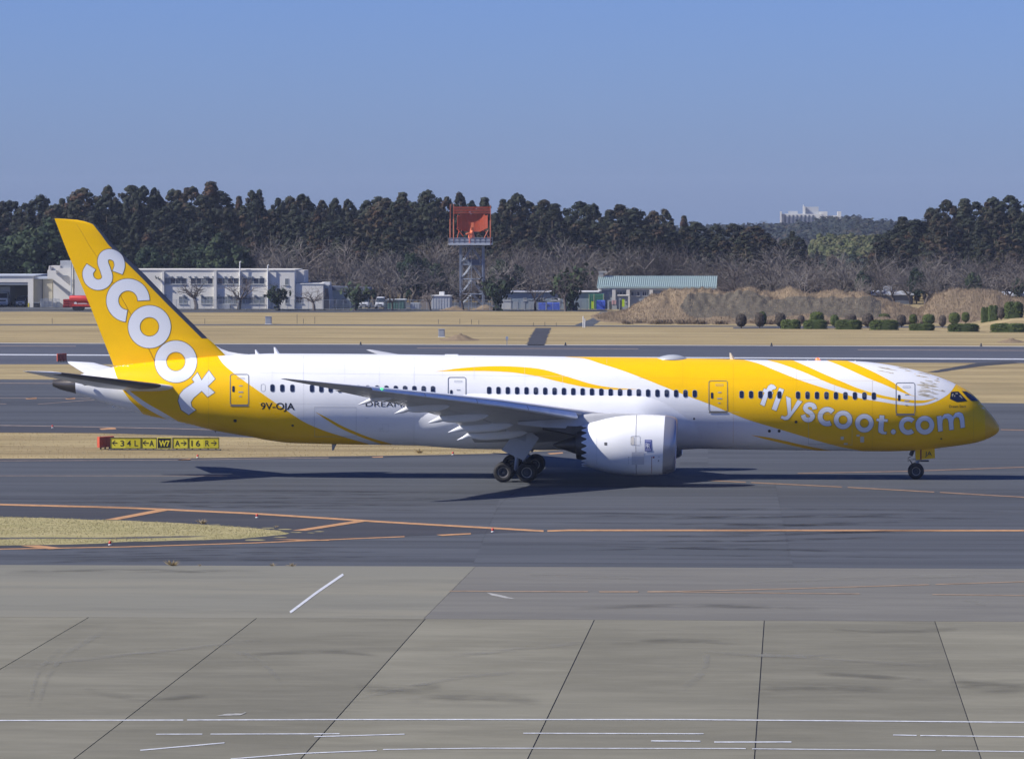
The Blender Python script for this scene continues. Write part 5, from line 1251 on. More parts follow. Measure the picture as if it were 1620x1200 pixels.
# low linking wall
Yl = Yt+3.5; W2 = px_on(Yl); t = thing('link_building', 'beige flat roofed link building between garage and stair tower', 'building', (W2(66, 487)[0], Yl, 0))
q = MB(); q.box(W2(45, 480)[0], W2(83, 480)[0], Yl, Yl+8, 0, W2(60, 441.2)[1]); part('wall', q, BEIGE, t)
q = MB(); q.box(W2(44, 480)[0], W2(83, 480)[0], Yl-.3, Yl+8.2, W2(60, 441.2)[1]+.003, W2(60, 438)[1]); part('roof', q, mat('pale_blue_roof', (.45, .50, .56), .6), t)
q = MB(); a = W2(67.4, 480)[0]; q.tube([(a, Yl-.15, 0), (a, Yl-.15, W2(60, 442)[1])], .09, 6); part('downpipe', q, DARKST, t)

# garage with two vehicles inside
Yg = G(20, 486)[1]; W = px_on(Yg)
gar = thing('garage', 'open fronted vehicle garage with white fascia at the left edge of the photo', 'building', (W(10, 486)[0], Yg, 0))
zr = W(20, 437)[1]; zo = W(20, 446.5)[1]; xR = W(52.5, 480)[0]; xi = W(44.2, 480)[0]; xL = W(-70, 480)[0]
q = MB(); q.box(xL, xR, Yg, Yg+.4, zo, zr); q.box(xi, xR, Yg, Yg+.4, 0, zo-.003); part('fascia', q, CREAMW, gar)
q = MB(); q.box(xR-.3, xR, Yg+.404, Yg+16, 0, zr-.05); q.box(xL, xR-.304, Yg+15.6, Yg+16, 0, zr-.05); q.box(xL-.4, xL-.004, Yg, Yg+16, 0, zr-.05); part('wall', q, CREAMD, gar)
q = MB(); q.box(xL-.4, xR+.15, Yg-.15, Yg+16.1, zr+.003, zr+.22); part('roof', q, mat('garage_roof', (.46, .50, .55), .6), gar)
q = MB(); q.box(xL, xR-.31, Yg+.41, Yg+15.5, zr-.5, zr-.06); part('ceiling', q, DARKIN, gar)
q = MB(); q.box(xL, xi-.004, Yg+.1, Yg+.35, zo-.45, zo-.004); part('shutter_box', q, GREYW, gar)
q = MB(); q.box(xi-.02, xi+.25, Yg-.03, Yg-.003, .05, .75); part('corner_guard', q, YELB, gar)

def vehicle_front(px, w_px, ybase, ytop, back, label, kind, body, loc_y):
    pass
VANW = mat('van_white', (0.62, 0.64, 0.66), 0.3, coat=.4)
TRUCKG = mat('truck_white', (0.55, 0.57, 0.58), 0.4)
TGLASS = mat('windscreen', (0.02, 0.03, 0.045), 0.08, spec=.7)
BUMP = mat('bumper_dark', (0.04, 0.042, 0.045), 0.5)
LAMP = mat('headlamp_glass', (0.6, 0.62, 0.64), 0.15)
def van(px, py, w, h, L, label, Y=None, rz=0.0, m=VANW):
    Y = Y or G(px, py)[1]; x = P(px, py, Y)[0]
    t = thing('van', label, 'van', (x, Y, 0), rz=rz); hw = w/2
    def pt(name, q, mm, par=None, sm=False):
        o = link(name, q.mesh(name, mm, sm), par or t); return o
    q = MB(); rs = []
    for (y, zt, z0, ww) in ((0, .92, .35, .86), (.12, 1.0, .28, .96), (.85, 1.12, .26, 1.0), (.95, 1.16, .26, 1.0), (1.55, h*.93, .26, .97), (1.95, h, .26, .94), (L-.3, h, .28, .95), (L, h*.9, .4, .9)):
        W_ = hw*ww; top = hw*(.80 if zt > 1.4 else .92)*ww
        rs.append([(-W_, y, z0), (W_, y, z0), (W_, y, min(zt*.62, 1.05)), (top, y, zt-.06), (top*.85, y, zt), (-top*.85, y, zt), (-top, y, zt-.06), (-W_, y, min(zt*.62, 1.05))])
    q.rings([r[::-1] for r in rs]); body = pt('body', q, m, None, False)
    q = MB(); q.add([(-hw*.86, .93, 1.13), (hw*.86, .93, 1.13), (hw*.74, 1.53, h*.92), (-hw*.74, 1.53, h*.92)], [(0, 1, 2, 3)]); q.v = [(a, b-.03, c+.02) for a, b, c in q.v]; pt('windscreen', q, TGLASS)
    q = MB(); q.box(-hw*.9, hw*.9, -.06, .02, .25, .55); pt('bumper', q, BUMP)
    q = MB(); q.box(-hw*.45, hw*.45, -.035, .02, .62, .80); pt('grille', q, BUMP)
    for s in (-1, 1):
        q = MB(); q.box(min(s*hw*.58, s*hw*.88), max(s*hw*.58, s*hw*.88), -.02, .10, .66, .86); pt('headlight', q, LAMP)
        q = MB(); q.box(min(s*hw*1.0, s*hw*1.22), max(s*hw*1.0, s*hw*1.22), 1.0, 1.12, 1.15, 1.4); pt('mirror', q, BUMP)
        q = MB(); q.add([(s*hw*.99, 1.1, 1.12), (s*hw*.99, L-.6, 1.12), (s*hw*.80, L-.6, h-.2), (s*hw*.80, 1.6, h-.2)], [(0, 1, 2, 3)]); q.v = [(a+s*.03, b, c) for a, b, c in q.v]; pt('side_window', q, TGLASS)
        for yy in (.75, L-.8):
            q = MB(); q.lathe([(-.1, .0), (-.1, .33), (.1, .33), (.1, 0)], (s*(hw-.1), yy, .33), 'X', 16); pt('wheel', q, RUBBER)
    q = MB(); q.box(-.25, .25, -.075, -.061, .38, .5); pt('number_plate', q, POSTW)
    return t
Yv = Yg + 3.5
van(32, 486, 1.75, 1.95, 4.5, 'white van parked nose out inside the open garage', Yv)
# box truck in the garage
x = P(3, 486, Yv)[0]; t = thing('box_truck', 'white box truck parked nose out inside the open garage, left of the white van', 'truck', (x, Yv, 0))
q = MB(); rs = [[(-1.1, y, z0), (1.1, y, z0), (1.1, y, zt*.6), (1.02*k, y, zt), (-1.02*k, y, zt), (-1.1, y, zt*.6)][::-1] for y, z0, zt, k in ((0, .5, 1.5, 1), (.06, .45, 1.55, 1), (.35, .45, 2.55, .95), (1.7, .5, 2.65, .95))]
q.rings(rs); link('cab', q.mesh('cab', TRUCKG), t)
q = MB(); q.add([(-.98, .05, 1.56), (.98, .05, 1.56), (.92, .33, 2.42), (-.92, .33, 2.42)], [(0, 1, 2, 3)]); q.v = [(a, b-.03, c) for a, b, c in q.v]; link('windscreen', q.mesh('windscreen', TGLASS), t)
q = MB(); q.box(-1.2, 1.2, 1.8, 7, .9, 3.55); link('cargo_box', q.mesh('cargo_box', TRUCKG), t)
q = MB(); q.box(-1.1, 1.1, -.1, .05, .4, .75); link('bumper', q.mesh('bumper', GREYW), t)
q = MB(); q.box(-.7, .7, -.04, -.003, .95, 1.25); link('grille', q.mesh('grille', BUMP), t)
for s in (-1, 1):
    q = MB(); q.box(min(s*.72, s*1.02), max(s*.72, s*1.02), -.125, -.102, .5, .68); link('headlight', q.mesh('headlight', LAMP), t)
    q = MB(); q.box(min(s*1.15, s*1.35), max(s*1.15, s*1.35), .1, .25, 1.6, 2.1); link('mirror', q.mesh('mirror', BUMP), t)
    for yy in (1.0, 5.5): q = MB(); q.lathe([(-.14, .0), (-.14, .45), (.14, .45), (.14, 0)], (s*.92, yy, .45), 'X', 16); link('wheel', q.mesh('wheel', RUBBER), t)
van(575.5, 488.4, 1.7, 1.98, 4.4, 'white van parked behind the fence beside the pale green shed, left of two')
van(600.5, 488.4, 1.7, 2.02, 4.4, 'white van parked behind the fence left of the green container, right of two')

# red fuel tanker
Yr = G(130, 491.5)[1]; W = px_on(Yr); xo = W(132, 491)[0]
tk = thing('tanker_truck', 'red tanker truck parked by the cream stair tower, partly behind the tail', 'tanker truck', (xo, Yr, 0))
TRED = mat('tanker_red', (0.50, 0.035, 0.02), 0.35, coat=.3, var=.06, vscale=1)
TRED2 = mat('tanker_dark_red', (0.26, 0.02, 0.015), 0.5)
xl = W(99, 480)[0]; xt0 = W(109, 480)[0]; xt1 = W(158, 480)[0]
q = MB(); n = 20
def tk_ring(x, k): return [(x, Yr+1.2+1.15*k*math.copysign(abs(math.cos(a))**.7, math.cos(a)), 2.0 - .12 + .72*k*math.copysign(abs(math.sin(a))**.7, math.sin(a))) for a in [2*math.pi*j/n for j in range(n)]]
q.rings([tk_ring(xt0, .85), tk_ring(xt0+.12, 1), tk_ring(xt1-.12, 1), tk_ring(xt1, .85)]); part('tank', q, TRED, tk, True, 50)
q = MB(); q.box(xl+.1, xt0+.9, Yr+.1, Yr+2.3, .65, 1.95); part('hose_cabinet', q, TRED2, tk)
for z in (.9, 1.3, 1.7): q = MB(); q.box(xl+.05, xt0-.15, Yr+.02, Yr+.09, z, z+.1); part('hose_rack', q, TRED, tk)
q = MB(); q.box(xl, xt1+2.2, Yr+.3, Yr+2.1, .55, .95); part('chassis', q, TRED2, tk)
q = MB(); q.box(xt0+.6, xt1-.6, Yr+.0, Yr+.25, .75, 1.15); part('side_locker', q, TRED, tk)
q = MB(); q.box(xt1+.3, xt1+2.4, Yr+.05, Yr+2.35, .6, 2.7); part('cab', q, TRED, tk)
q = MB(); q.box(xt1+.9, xt1+2.0, Yr-.01, Yr+.04, 1.6, 2.4); part('side_window', q, TGLASS, tk)
for X in (W(119, 480)[0], W(126.5, 480)[0], xt1+1.2):
    for yy in (Yr+.2, Yr+2.2): q = MB(); q.lathe([(-.15, .0), (-.15, .3), (-.17, .5), (.17, .5), (.15, .3), (.15, 0)], (X, yy, .5), 'Y', 18); part('wheel', q, RUBBER, tk, True, 50)
q = MB(); a, z = W(119.3, 479.8); q.lathe([(0, .26), (.01, .0)], (a, Yr+.035, z), 'Y', 14); part('emblem', q, POSTW, tk)
q = MB()
for k in range(9): a, z = W(123.5 + k*1.55, 480.2); q.box(a, a+.11, Yr+.025, Yr+.04, z-.12, z+.10)
part('lettering', q, POSTW, tk)
# cages and drums beside the tanker
for k, px in enumerate((66.5, 72.6, 79, 85.4, 91.8)):
    Y = G(px, 486.4)[1]; a = P(px-2.7, 486, Y)[0]; b = P(px+2.7, 486, Y)[0]; zt = P(px, 473 - (k % 2)*.8, Y)[2]
    t = thing('roll_cage', 'upright grey wire storage cage standing in a row before the beige link building', 'cage', ((a+b)/2, Y, 0), 'wire storage cages left of the red tanker')
    q = MB()
    for i in range(5): X = lerp(a, b, i/4); q.box(X-.03, X+.03, Y-.03, Y+.03, .1, zt)
    for z in (.12, zt*.35, zt*.68, zt): q.box(a, b, Y-.025, Y+.025, z-.03, z+.03)
    part('front_grille', q, GALV, t); q = MB(); q.box(a, b, Y+.05, Y+.7, .1, .18); part('base', q, GALV, t)
    q = MB(); q.box(a+.05, b-.05, Y+.1, Y+.65, .185, zt*(.55+.1*(k % 3))); part('load', q, mat('wrapped_load', (.40, .41, .41), .7, var=.2, vscale=3), t)
t = thing('rubbish_bin', 'low dark bin at the right pillar of the garage', 'bin', (P(58, 486.4, Yg-.6)[0], Yg-.6, 0)); a = t.location.x
q = MB(); q.rings([[(a-.4, Yg-.9, 0), (a+.4, Yg-.9, 0), (a+.4, Yg-.2, 0), (a-.4, Yg-.2, 0)][::-1], [(a-.5, Yg-1, .8), (a+.5, Yg-1, .8), (a+.5, Yg-.1, .8), (a-.5, Yg-.1, .8)][::-1]]); part('body', q, BUMP, t)
q = MB(); q.box(a-.55, a+.55, Yg-1.05, Yg-.05, .803, .9); part('lid', q, GREYW, t)

# green container, small sheds
def shed(x0, x1, yt, yb, depth, name, label, cat, wall, roof=None, ribs=0, over=.15, dy=0.0, side=None):
    Y = G((x0+x1)/2, yb)[1] + dy; W_ = px_on(Y); a = W_(x0, yb)[0]; b = W_(x1, yb)[0]; zt = W_(x0, yt)[1]
    t = thing(name, label, cat, ((a+b)/2, Y, 0)); q = MB(); q.box(a, b, Y, Y+depth, 0, zt); part('wall', q, wall, t)
    if roof: q = MB(); q.box(a-over, b+over, Y-over, Y+depth+over, zt+.003, zt+.16); part('roof', q, roof, t)
    for k in range(ribs): X = lerp(a, b, (k+.5)/ribs); q = MB(); q.box(X-.05, X+.05, Y-.06, Y-.002, .05, zt-.05); part('rib', q, wall, t)
    return t, W_, Y, zt
GREENC = mat('container_green', (0.07, 0.24, 0.16), 0.6, var=.1, vscale=1)
shed(609, 612.6, 474, 488, 3, 'white_locker', 'narrow white locker left of the dark green container', 'locker', VANW)
shed(613, 640, 474.6, 488.4, 4, 'green_container', 'dark green container behind the fence, right of the two white vans', 'container', mat('container_dark_green', (.05, .15, .11), .6, var=.1, vscale=1), mat('pale_roof_sheet', (.5, .54, .54), .6), 6)
t, W_, Y, zt = shed(682.5, 713, 468.4, 488.6, 4, 'plant_shed', 'pale ribbed shed with vent box on its roof, left of the radar tower', 'shed', mat('pale_metal_wall', (.48, .50, .52), .6, var=.05, vscale=1), POSTW, 7)
q = MB(); a = W_(694, 480)[0]; q.box(a, W_(702, 480)[0], Y+1, Y+2.5, zt+.165, zt+.75); part('vent_box', q, POSTW, t)
q = MB(); q.box(W_(667, 480)[0], W_(682.2, 480)[0], Y+.3, Y+4, 0, W_(670, 468.5)[1]); part('side_wall', q, mat('brown_block_wall', (.22, .18, .14), .8, var=.08, vscale=1), t)
shed(649, 664, 479, 488.6, 2, 'sheet_fence', 'low pale grey sheet fence between green container and brown shed wall', 'fence', mat('sheet_grey', (.40, .43, .46), .6, var=.08, vscale=1), None, 4, dy=1.5)
t, W_, Y, zt = shed(793.5, 944, 462, 490, 7, 'grey_block', 'long low blue grey block with flat white roof edge, right of the radar tower', 'building', BLUEG, POSTW, 0, .4, dy=6)
Wd = W_
for x0, x1, nm in ((789+6, 809, 1), (811, 822, 0)):
    pass
q = MB(); q.box(W_(793.8, 480)[0], W_(809, 480)[0], Y-.06, Y-.002, 0, W_(800, 474.6)[1]); part('shutter_door', q, mat('shutter_white', (.52, .53, .50), .6), t)
for x0, x1 in ((797, 808.5), (828, 833), (849, 860.5), (872, 886)): window(t, W_, Y, x0, x1, 470.4, 475.4, 2, PANEL_)
for x0, x1 in ((811.5, 819), (824, 831), (836, 845)): q = MB(); q.box(W_(x0, 480)[0], W_(x1, 480)[0], Y-.05, Y-.002, 0, W_(800, 477)[1]); part('panel', q, GREYW, t)
q = MB(); q.box(W_(882, 480)[0], W_(886.5, 480)[0], Y-.05, Y-.002, W_(882, 484)[1], W_(882, 472)[1]); part('notice_board', q, POSTW, t)
TARP = mat('tarpaulin_blue', (0.055, 0.11, 0.52), 0.5, var=.1, vscale=2)
def panel_thing(x0, x1, yt, yb, name, label, cat, m, d=.5, dy=0.0, group=None):
    Y = G((x0+x1)/2, 490)[1] + dy; W_ = px_on(Y); a, zt = W_(x0, yt); b, zb = W_(x1, yb); zb = max(0, zb)
    t = thing(name, label, cat, ((a+b)/2, Y, 0), group); q = MB()
    q.rings([[(a, Y, zb), (b, Y, zb), (b, Y+d, zb), (a, Y+d, zb)][::-1], [(a, Y, lerp(zb, zt, .9)), (b, Y, lerp(zb, zt, .93)), (b, Y+d, lerp(zb, zt, .93)), (a, Y+d, lerp(zb, zt, .9))][::-1], [(a+.08, Y+.1, zt), (b-.08, Y+.1, zt), (b-.08, Y+d-.1, zt), (a+.08, Y+d-.1, zt)][::-1]])
    part('cover', q, m, t); return t, W_, Y
panel_thing(851, 863.4, 479, 490.2, 'blue_tarpaulin', 'blue tarpaulin over a stack before the blue grey block, left of two', 'tarpaulin', TARP, 1.2)
t, W_, Y = panel_thing(865, 885.6, 478.6, 490.4, 'blue_tarpaulin', 'wider blue tarpaulin over a stack before the blue grey block, right of two', 'tarpaulin', TARP, 1.2)
q = MB(); q.add([(W_(865.6, 484.5)[0], Y-.03, W_(866, 484.5)[1]), (W_(872, 484.5)[0], Y-.03, W_(866, 484.5)[1]), (W_(866.2, 480)[0], Y-.03, W_(866, 480.2)[1])], [(0, 1, 2)]); part('fold', q, mat('tarpaulin_navy', (.02, .04, .18), .6), t)
t, W_, Y = panel_thing(943.6, 957.4, 474.8, 489.4, 'blue_covered_stack', 'upright blue covered panel at the gate beside the green container', 'tarpaulin', TARP, .4, -2)
t, W_, Y, zt = shed(932, 955, 465, 489.2, 3, 'green_container', 'bright green container at the end of the access road', 'container', GREENC, None, 8, dy=.6)
for x0, x1 in ((931.4, 932.2), (939.2, 940.2), (954.4, 955.4)): q = MB(); q.box(W_(x0, 480)[0], W_(x1, 480)[0], Y-.1, Y-.062, 0, zt); part('frame_post', q, mat('frame_tan', (.36, .36, .25), .6), t)
NOTICE = mat('notice_lime', (0.45, 0.62, 0.02), .5)
panel_thing(935.4, 939.4, 476, 488, 'notice_sign', 'tall lime yellow notice on the front of the bright green container', 'sign', NOTICE, .06, -.4)
panel_thing(984, 988, 472.6, 485, 'notice_sign', 'tall lime yellow notice on the gate booth right of the access road', 'sign', NOTICE, .06, -3)
t, W_, Y, zt = shed(979, 993, 468, 490, 2.5, 'gate_booth', 'small grey gate booth right of the access road', 'booth', GREYW, CREAMD, 0, .25, dy=-1)
q = MB(); q.box(W_(980.4, 480)[0], W_(983, 480)[0], Y-.06, Y-.002, 0, W_(980, 474)[1]); part('door', q, DARKST, t); window(t, W_, Y, 989, 992, 472, 478, 1)
t, W_, Y, zt = shed(961, 976, 474.5, 489.6, .3, 'gate_pillar_wall', 'grey gate wall with dark opening between blue panel and booth', 'gate', GREYW, None, 0, dy=1)
q = MB(); q.box(W_(963.8, 480)[0], W_(966.6, 480)[0], Y-.06, Y-.002, 0, W_(963, 476.5)[1]); part('opening', q, DARKST, t)
for px in (968, 972): q = MB(); q.box(W_(px, 480)[0], W_(px+2.6, 480)[0], Y-.08, Y-.003, .9, 1.6); part('warning_plate', q, mat('plate_red_white', (.5, .3, .3), .6), t)

# green-roofed hall
Yh = G(1040, 489)[1] + 6; W = px_on(Yh)
hall = thing('green_roof_hall', 'long hall with pale green ribbed metal roof behind the earth mound', 'building', (W(1040, 489)[0], Yh, 0))
a, ze = W(947, 453.5); b, _ = W(1131, 453.5); zt = P(1040, 436.5, Yh+8)[2]
q = MB(); q.box(a+.4, b-.4, Yh+.6, Yh+15, 0, ze-.05); part('wall', q, mat('hall_wall', (.24, .28, .33), .75, var=.06, vscale=.5), hall)
GRF = mat('roof_sheet_green', (0.31, 0.40, 0.39), 0.5, var=.05, vscale=.6)
q = MB(); q.add([(a-.3, Yh, ze), (b+.3, Yh, ze), (b+.3, Yh+8, zt), (a-.3, Yh+8, zt), (b+.3, Yh+16, ze), (a-.3, Yh+16, ze)], [(0, 1, 2, 3), (3, 2, 4, 5)])
q.add([(a-.3, Yh, ze-.25), (b+.3, Yh, ze-.25), (b+.3, Yh-.002, ze), (a-.3, Yh-.002, ze)], [(0, 1, 2, 3)]); roof = part('roof', q, GRF, hall)
n = 58
for k in range(n+1):
    X = lerp(a-.25, b+.25, k/n); q = MB(); q.add([(X-.06, Yh-.02, ze+.01), (X+.06, Yh-.02, ze+.01), (X+.06, Yh+8, zt+.02), (X-.06, Yh+8, zt+.02), (X, Yh-.02, ze+.14), (X, Yh+8, zt+.15)], [(0, 4, 5, 3), (4, 1, 2, 5), (0, 1, 4)]); part('roof_rib', q, GRF, roof)
q = MB(); q.box(a, b, Yh+.3, Yh+.45, W(960, 458.5)[1], W(960, 456.6)[1]); part('eaves_rail', q, POSTW, hall)
for px in (948.6, 971, 993.6, 1030, 1070, 1110): X = W(px, 480)[0]; q = MB(); q.box(X-.3, X+.3, Yh+.1, Yh+.596, 0, ze-.3); part('column', q, CREAMD, hall)
for x0, x1 in ((975, 990), (998, 1012), (1016, 1026)): window(hall, W, Yh+.6, x0, x1, 461, 468, 3)
X, z = W(948.5, 436); q = MB(); q.box(X-.35, X+.35, Yh+7, Yh+7.8, z-1.0, z+.4); q.box(X-.5, X+1.0, Yh+6.9, Yh+7.9, z+.404, z+.7); part('chimney', q, mat('chimney_grey', (.3, .29, .28), .7), hall)

# low roofs behind the mounds at the right
def low_roof(x0, x1, yt, ye, yw, label, lift=None):
    Y = 905; W_ = px_on(Y); a, ze = W_(x0, ye); b, _ = W_(x1, ye); zt = W_(x0, yt)[1]
    t = thing('low_building', label, 'building', ((a+b)/2, Y, 0)); q = MB(); q.box(a+.4, b-.4, Y+.3, Y+7.5, 0, ze-.02); part('wall', q, mat('low_wall_dark', (.10, .115, .15), .8, var=.06, vscale=.5), t)
    q = MB(); q.add([(a, Y, ze), (b, Y, ze), (b-2.2, Y+4, zt), (a+.3, Y+4, zt), (b, Y+8, ze), (a, Y+8, ze)], [(0, 1, 2, 3), (3, 2, 4, 5), (1, 4, 2), (0, 3, 5)]); q.box(a, b, Y-.04, Y-.002, ze-.25, ze); part('roof', q, mat('pale_tin_roof', (.42, .45, .50), .55, var=.05, vscale=.7), t)
    if lift: q = MB(); q.box(W_(lift[0], 450)[0], W_(lift[1], 450)[0], Y+2, Y+5, ze, W_(lift[0], lift[2])[1]); part('roof_housing', q, mat('pale_tin_wall', (.36, .38, .42), .6), t)
low_roof(1354, 1446, 459.8, 464.6, 475, 'low building with pale tin roof behind bare trees, between the two mounds', (1398, 1411, 453))
low_roof(1580, 1640, 461.8, 466, 475, 'low building with pale tin roof behind the right hand mound at the photo edge')
# ------------------------------------------------------------------ radar tower
Yw = G(745, 488.5)[1]; W = px_on(Yw)
xc = W(745.5, 480)[0]
tw = thing('radar_tower', 'steel lattice tower carrying an orange radar antenna, in front of the bare trees', 'radar tower', (xc, Yw, 0))
TOR = mat('radar_orange', (0.43, 0.07, 0.025), 0.5, var=.08, vscale=1); TOR2 = mat('radar_orange_light', (0.70, 0.17, 0.07), 0.5)
STEEL = mat('tower_steel', (0.19, 0.22, 0.28), 0.5, metal=.2, var=.1, vscale=1)
x0, x1 = W(728, 480)[0], W(763.5, 480)[0]; yb_ = Yw + (x1-x0); zP = W(745, 387.5)[1]
legs = [(x0, Yw), (x1, Yw), (x1, yb_), (x0, yb_)]
for (x, y) in legs:
    q = MB(); q.box(x-.13, x+.13, y-.13, y+.13, 0, zP); part('leg', q, STEEL, tw)
lv = [0.6, W(745, 465.5)[1], W(745, 441.5)[1], W(745, 418.5)[1], zP-.3]
for i in range(4):
    for k in range(4):
        a, b = legs[k], legs[(k+1) % 4]
        q = MB(); q.tube([(a[0], a[1], lv[i+1]), (b[0], b[1], lv[i+1])], .09, 4); part('girt', q, STEEL, tw)
        m = ((a[0]+b[0])/2, (a[1]+b[1])/2)
        q = MB(); q.tube([(a[0], a[1], lv[i]), (m[0], m[1], lv[i+1])], .075, 4); q.tube([(b[0], b[1], lv[i]), (m[0], m[1], lv[i+1])], .075, 4); part('cross_brace', q, STEEL, tw)
q = MB(); xl = W(741, 480)[0]
for s in (0, .55): q.tube([(xl+s, Yw-.35, 0), (xl+s, Yw-.35, zP)], .04, 4)
for k in range(int(zP/.45)): q.tube([(xl, Yw-.35, .3+k*.45), (xl+.55, Yw-.35, .3+k*.45)], .025, 4)
part('ladder', q, STEEL, tw)
q = MB(); q.box(xc-1.3, xc+1.3, Yw+1, Yw+3, W(745, 418)[1]-.2, W(745, 411)[1]); part('cable_box', q, mat('tower_box_dark', (.10, .12, .16), .6), tw)
xa, xb = W(710.5, 480)[0], W(776.5, 480)[0]; ya, yb2 = Yw-1.4, yb_+1.4
q = MB(); q.box(xa, xb, ya, yb2, zP, zP+.32); plat = part('platform', q, mat('platform_steel', (.38, .42, .48), .5), tw)
zr = W(745, 376)[1]
q = MB()
for z in (zr, (zr+zP)/2+.1): q.box(xa, xb, ya, ya+.06, z-.06, z); q.box(xa, xb, yb2-.06, yb2, z-.06, z); q.box(xa, xa+.06, ya+.062, yb2-.062, z-.06, z); q.box(xb-.06, xb, ya+.062, yb2-.062, z-.06, z)
for k in range(9):
    X = lerp(xa+.03, xb-.03, k/8)
    for y in (ya+.03, yb2-.03): q.box(X-.035, X+.035, y-.028, y+.028, zP+.32, zr-.062)
part('railing', q, STEEL, plat)
for k in range(8):
    X0, X1_ = lerp(xa, xb, k/8)+.08, lerp(xa, xb, (k+1)/8)-.08; q = MB(); q.box(X0, X1_, ya+.08, ya+.1, zP+.34, zr-.12); part('rail_panel', q, mat('expanded_mesh', (.30, .33, .39), .6), plat)
ym = (ya+yb2)/2; xm = W(745, 480)[0]+.05
q = MB(); q.lathe([(0, .62), (W(745, 372)[1]-zP-.33, .55), (W(745, 372)[1]-zP-.32, 0)], (xm, ym-1.2, zP+.325), 'Z', 16); part('pedestal', q, TOR2, tw, True, 40)
q = MB(); zt = W(745, 371.5)[1]; q.tube([(xm, ym-1.2, zt-.1), (xm+.1, ym-1.4, zt+.9), (xm+.25, ym-2.2, zt+1.7)], [.5, .34, .22], 8); q.tube([(xm-.1, ym-1.3, zt+.3), (xm-.9, ym-1.9, zt+.15)], [.25, .12], 6); q.box(xm+.05, xm+.45, ym-2.5, ym-2.0, zt+1.3, zt+2.15); part('feed_horn', q, TOR2, tw, True, 50)
# curved reflector of thin slats in a frame
zb1, zt1 = W(745, 366)[1], W(745, 339.5)[1]
xs_ = [W(p, 400)[0] for p in (722, 728, 736, 745, 752, 757, 764, 770.5)]
def refl(x): return ym + .9 - 1.5*((x-xm)/4)**2*1.2
n = 26
for k in range(n):
    z = lerp(zb1, zt1, k/(n-1)); q = MB(); cut = .55*max(0, (5-k)/5)
    a = xs_[0] + cut*2.2*(1 if k < 5 else 0) + (.5 if k > 23 else 0); b = xs_[-1] - cut*2.2 - (.5 if k > 23 else 0)
    pts = [(lerp(a, b, j/12), refl(lerp(a, b, j/12)), z + .25*math.sin(math.pi*k/(n-1))*0) for j in range(13)]
    q.tube(pts, .05, 4); part('reflector_slat', q, TOR, tw)
for k in range(9):
    X = lerp(xs_[0]+.05, xs_[-1]-.05, k/8); q = MB(); q.tube([(X, refl(X)+.08, zb1 + (.5 if k in (0, 8) else 0)), (X, refl(X)+.25, (zb1+zt1)/2), (X, refl(X)+.08, zt1)], .05, 4); part('reflector_rib', q, TOR, tw)
# the comb shaped secondary antenna above
z0, z1 = W(745, 339)[1]+.1, W(745, 327.2)[1]; X0, X1_ = W(716, 400)[0], W(774, 400)[0]
for k in range(40):
    X = lerp(X0, X1_, k/39); q = MB(); q.box(X-.03, X+.03, ym+.3, ym+.55, z0, z1); part('dipole_bar', q, TOR, tw)
q = MB(); q.box(X0, X1_, ym+.56, ym+.7, z0, z0+.18); q.box(X0, X1_, ym+.56, ym+.7, z1-.18, z1); q.box(X0, X1_, ym+.56, ym+.64, (z0+z1)/2-.1, (z0+z1)/2+.1); part('antenna_frame', q, TOR, tw)
for px, yt in ((713, 323), (718.4, 322.5), (776.6, 324.5)):
    X = W(px, 400)[0]; q = MB(); zt = W(px, yt)[1]; q.tube([(X, ya+.3, zP), (X, ya+.3, zt-2.6)], .13, 6); q.tube([(X, ya+.3, zt-2.6), (X, ya+.3, zt)], .055, 5); part('lightning_rod', q, mat('rod_orange', (.42, .12, .06), .6), tw)
for pts in (((720, 388), (725, 363)), ((732, 374), (721, 361)), ((764, 378), (771, 364)), ((776, 386), (767, 366))):
    q = MB(); (a, b), (c, d) = pts; p0, p1 = W(a, b), W(c, d); q.tube([(p0[0], ym, p0[1]), (p1[0], ym+.3, p1[1])], .06, 4); part('stay', q, TOR, tw)

# ------------------------------------------------------------------ fence along the grass
Yf = G(600, 490.6)[1]; W = px_on(Yf); xa, xb = W(246, 480)[0], W(930, 480)[0]
fe = thing('chain_link_fence', 'thin wire mesh fence with many posts along the foot of the buildings', 'fence', (xa, Yf, 0))
m = bpy.data.materials.new('wire_mesh'); m.use_nodes = True; nt = m.node_tree; b = nt.nodes['Principled BSDF']; b.inputs['Base Color'].default_value = (.22, .24, .27, 1); b.inputs['Roughness'].default_value = .6; b.inputs['Alpha'].default_value = .16
WIRE = m
n = 62
for k in range(n+1):
    X = lerp(xa, xb, k/n); q = MB(); q.box(X-.035, X+.035, Yf-.035, Yf+.035, 0, 1.75); part('post', q, GALV, fe)
    if k < n: q = MB(); q.add([(X+.04, Yf, .08), (lerp(xa, xb, (k+1)/n)-.04, Yf, .08), (lerp(xa, xb, (k+1)/n)-.04, Yf, 1.7), (X+.04, Yf, 1.7)], [(0, 1, 2, 3)]); part('mesh_panel', q, WIRE, fe)
q = MB(); q.box(xa, xb, Yf-.03, Yf+.03, 1.752, 1.80); part('top_rail', q, GALV, fe)
yk = Yf - 2.2; q = MB(); q.box(W(-60, 480)[0], W(686, 480)[0], yk-.15, yk+.15, 0, .14)
props(link('kerb', q.mesh('kerb', mat('kerb_dark', (.12, .115, .10), .9, var=.2, vscale=.5))), kind='structure')

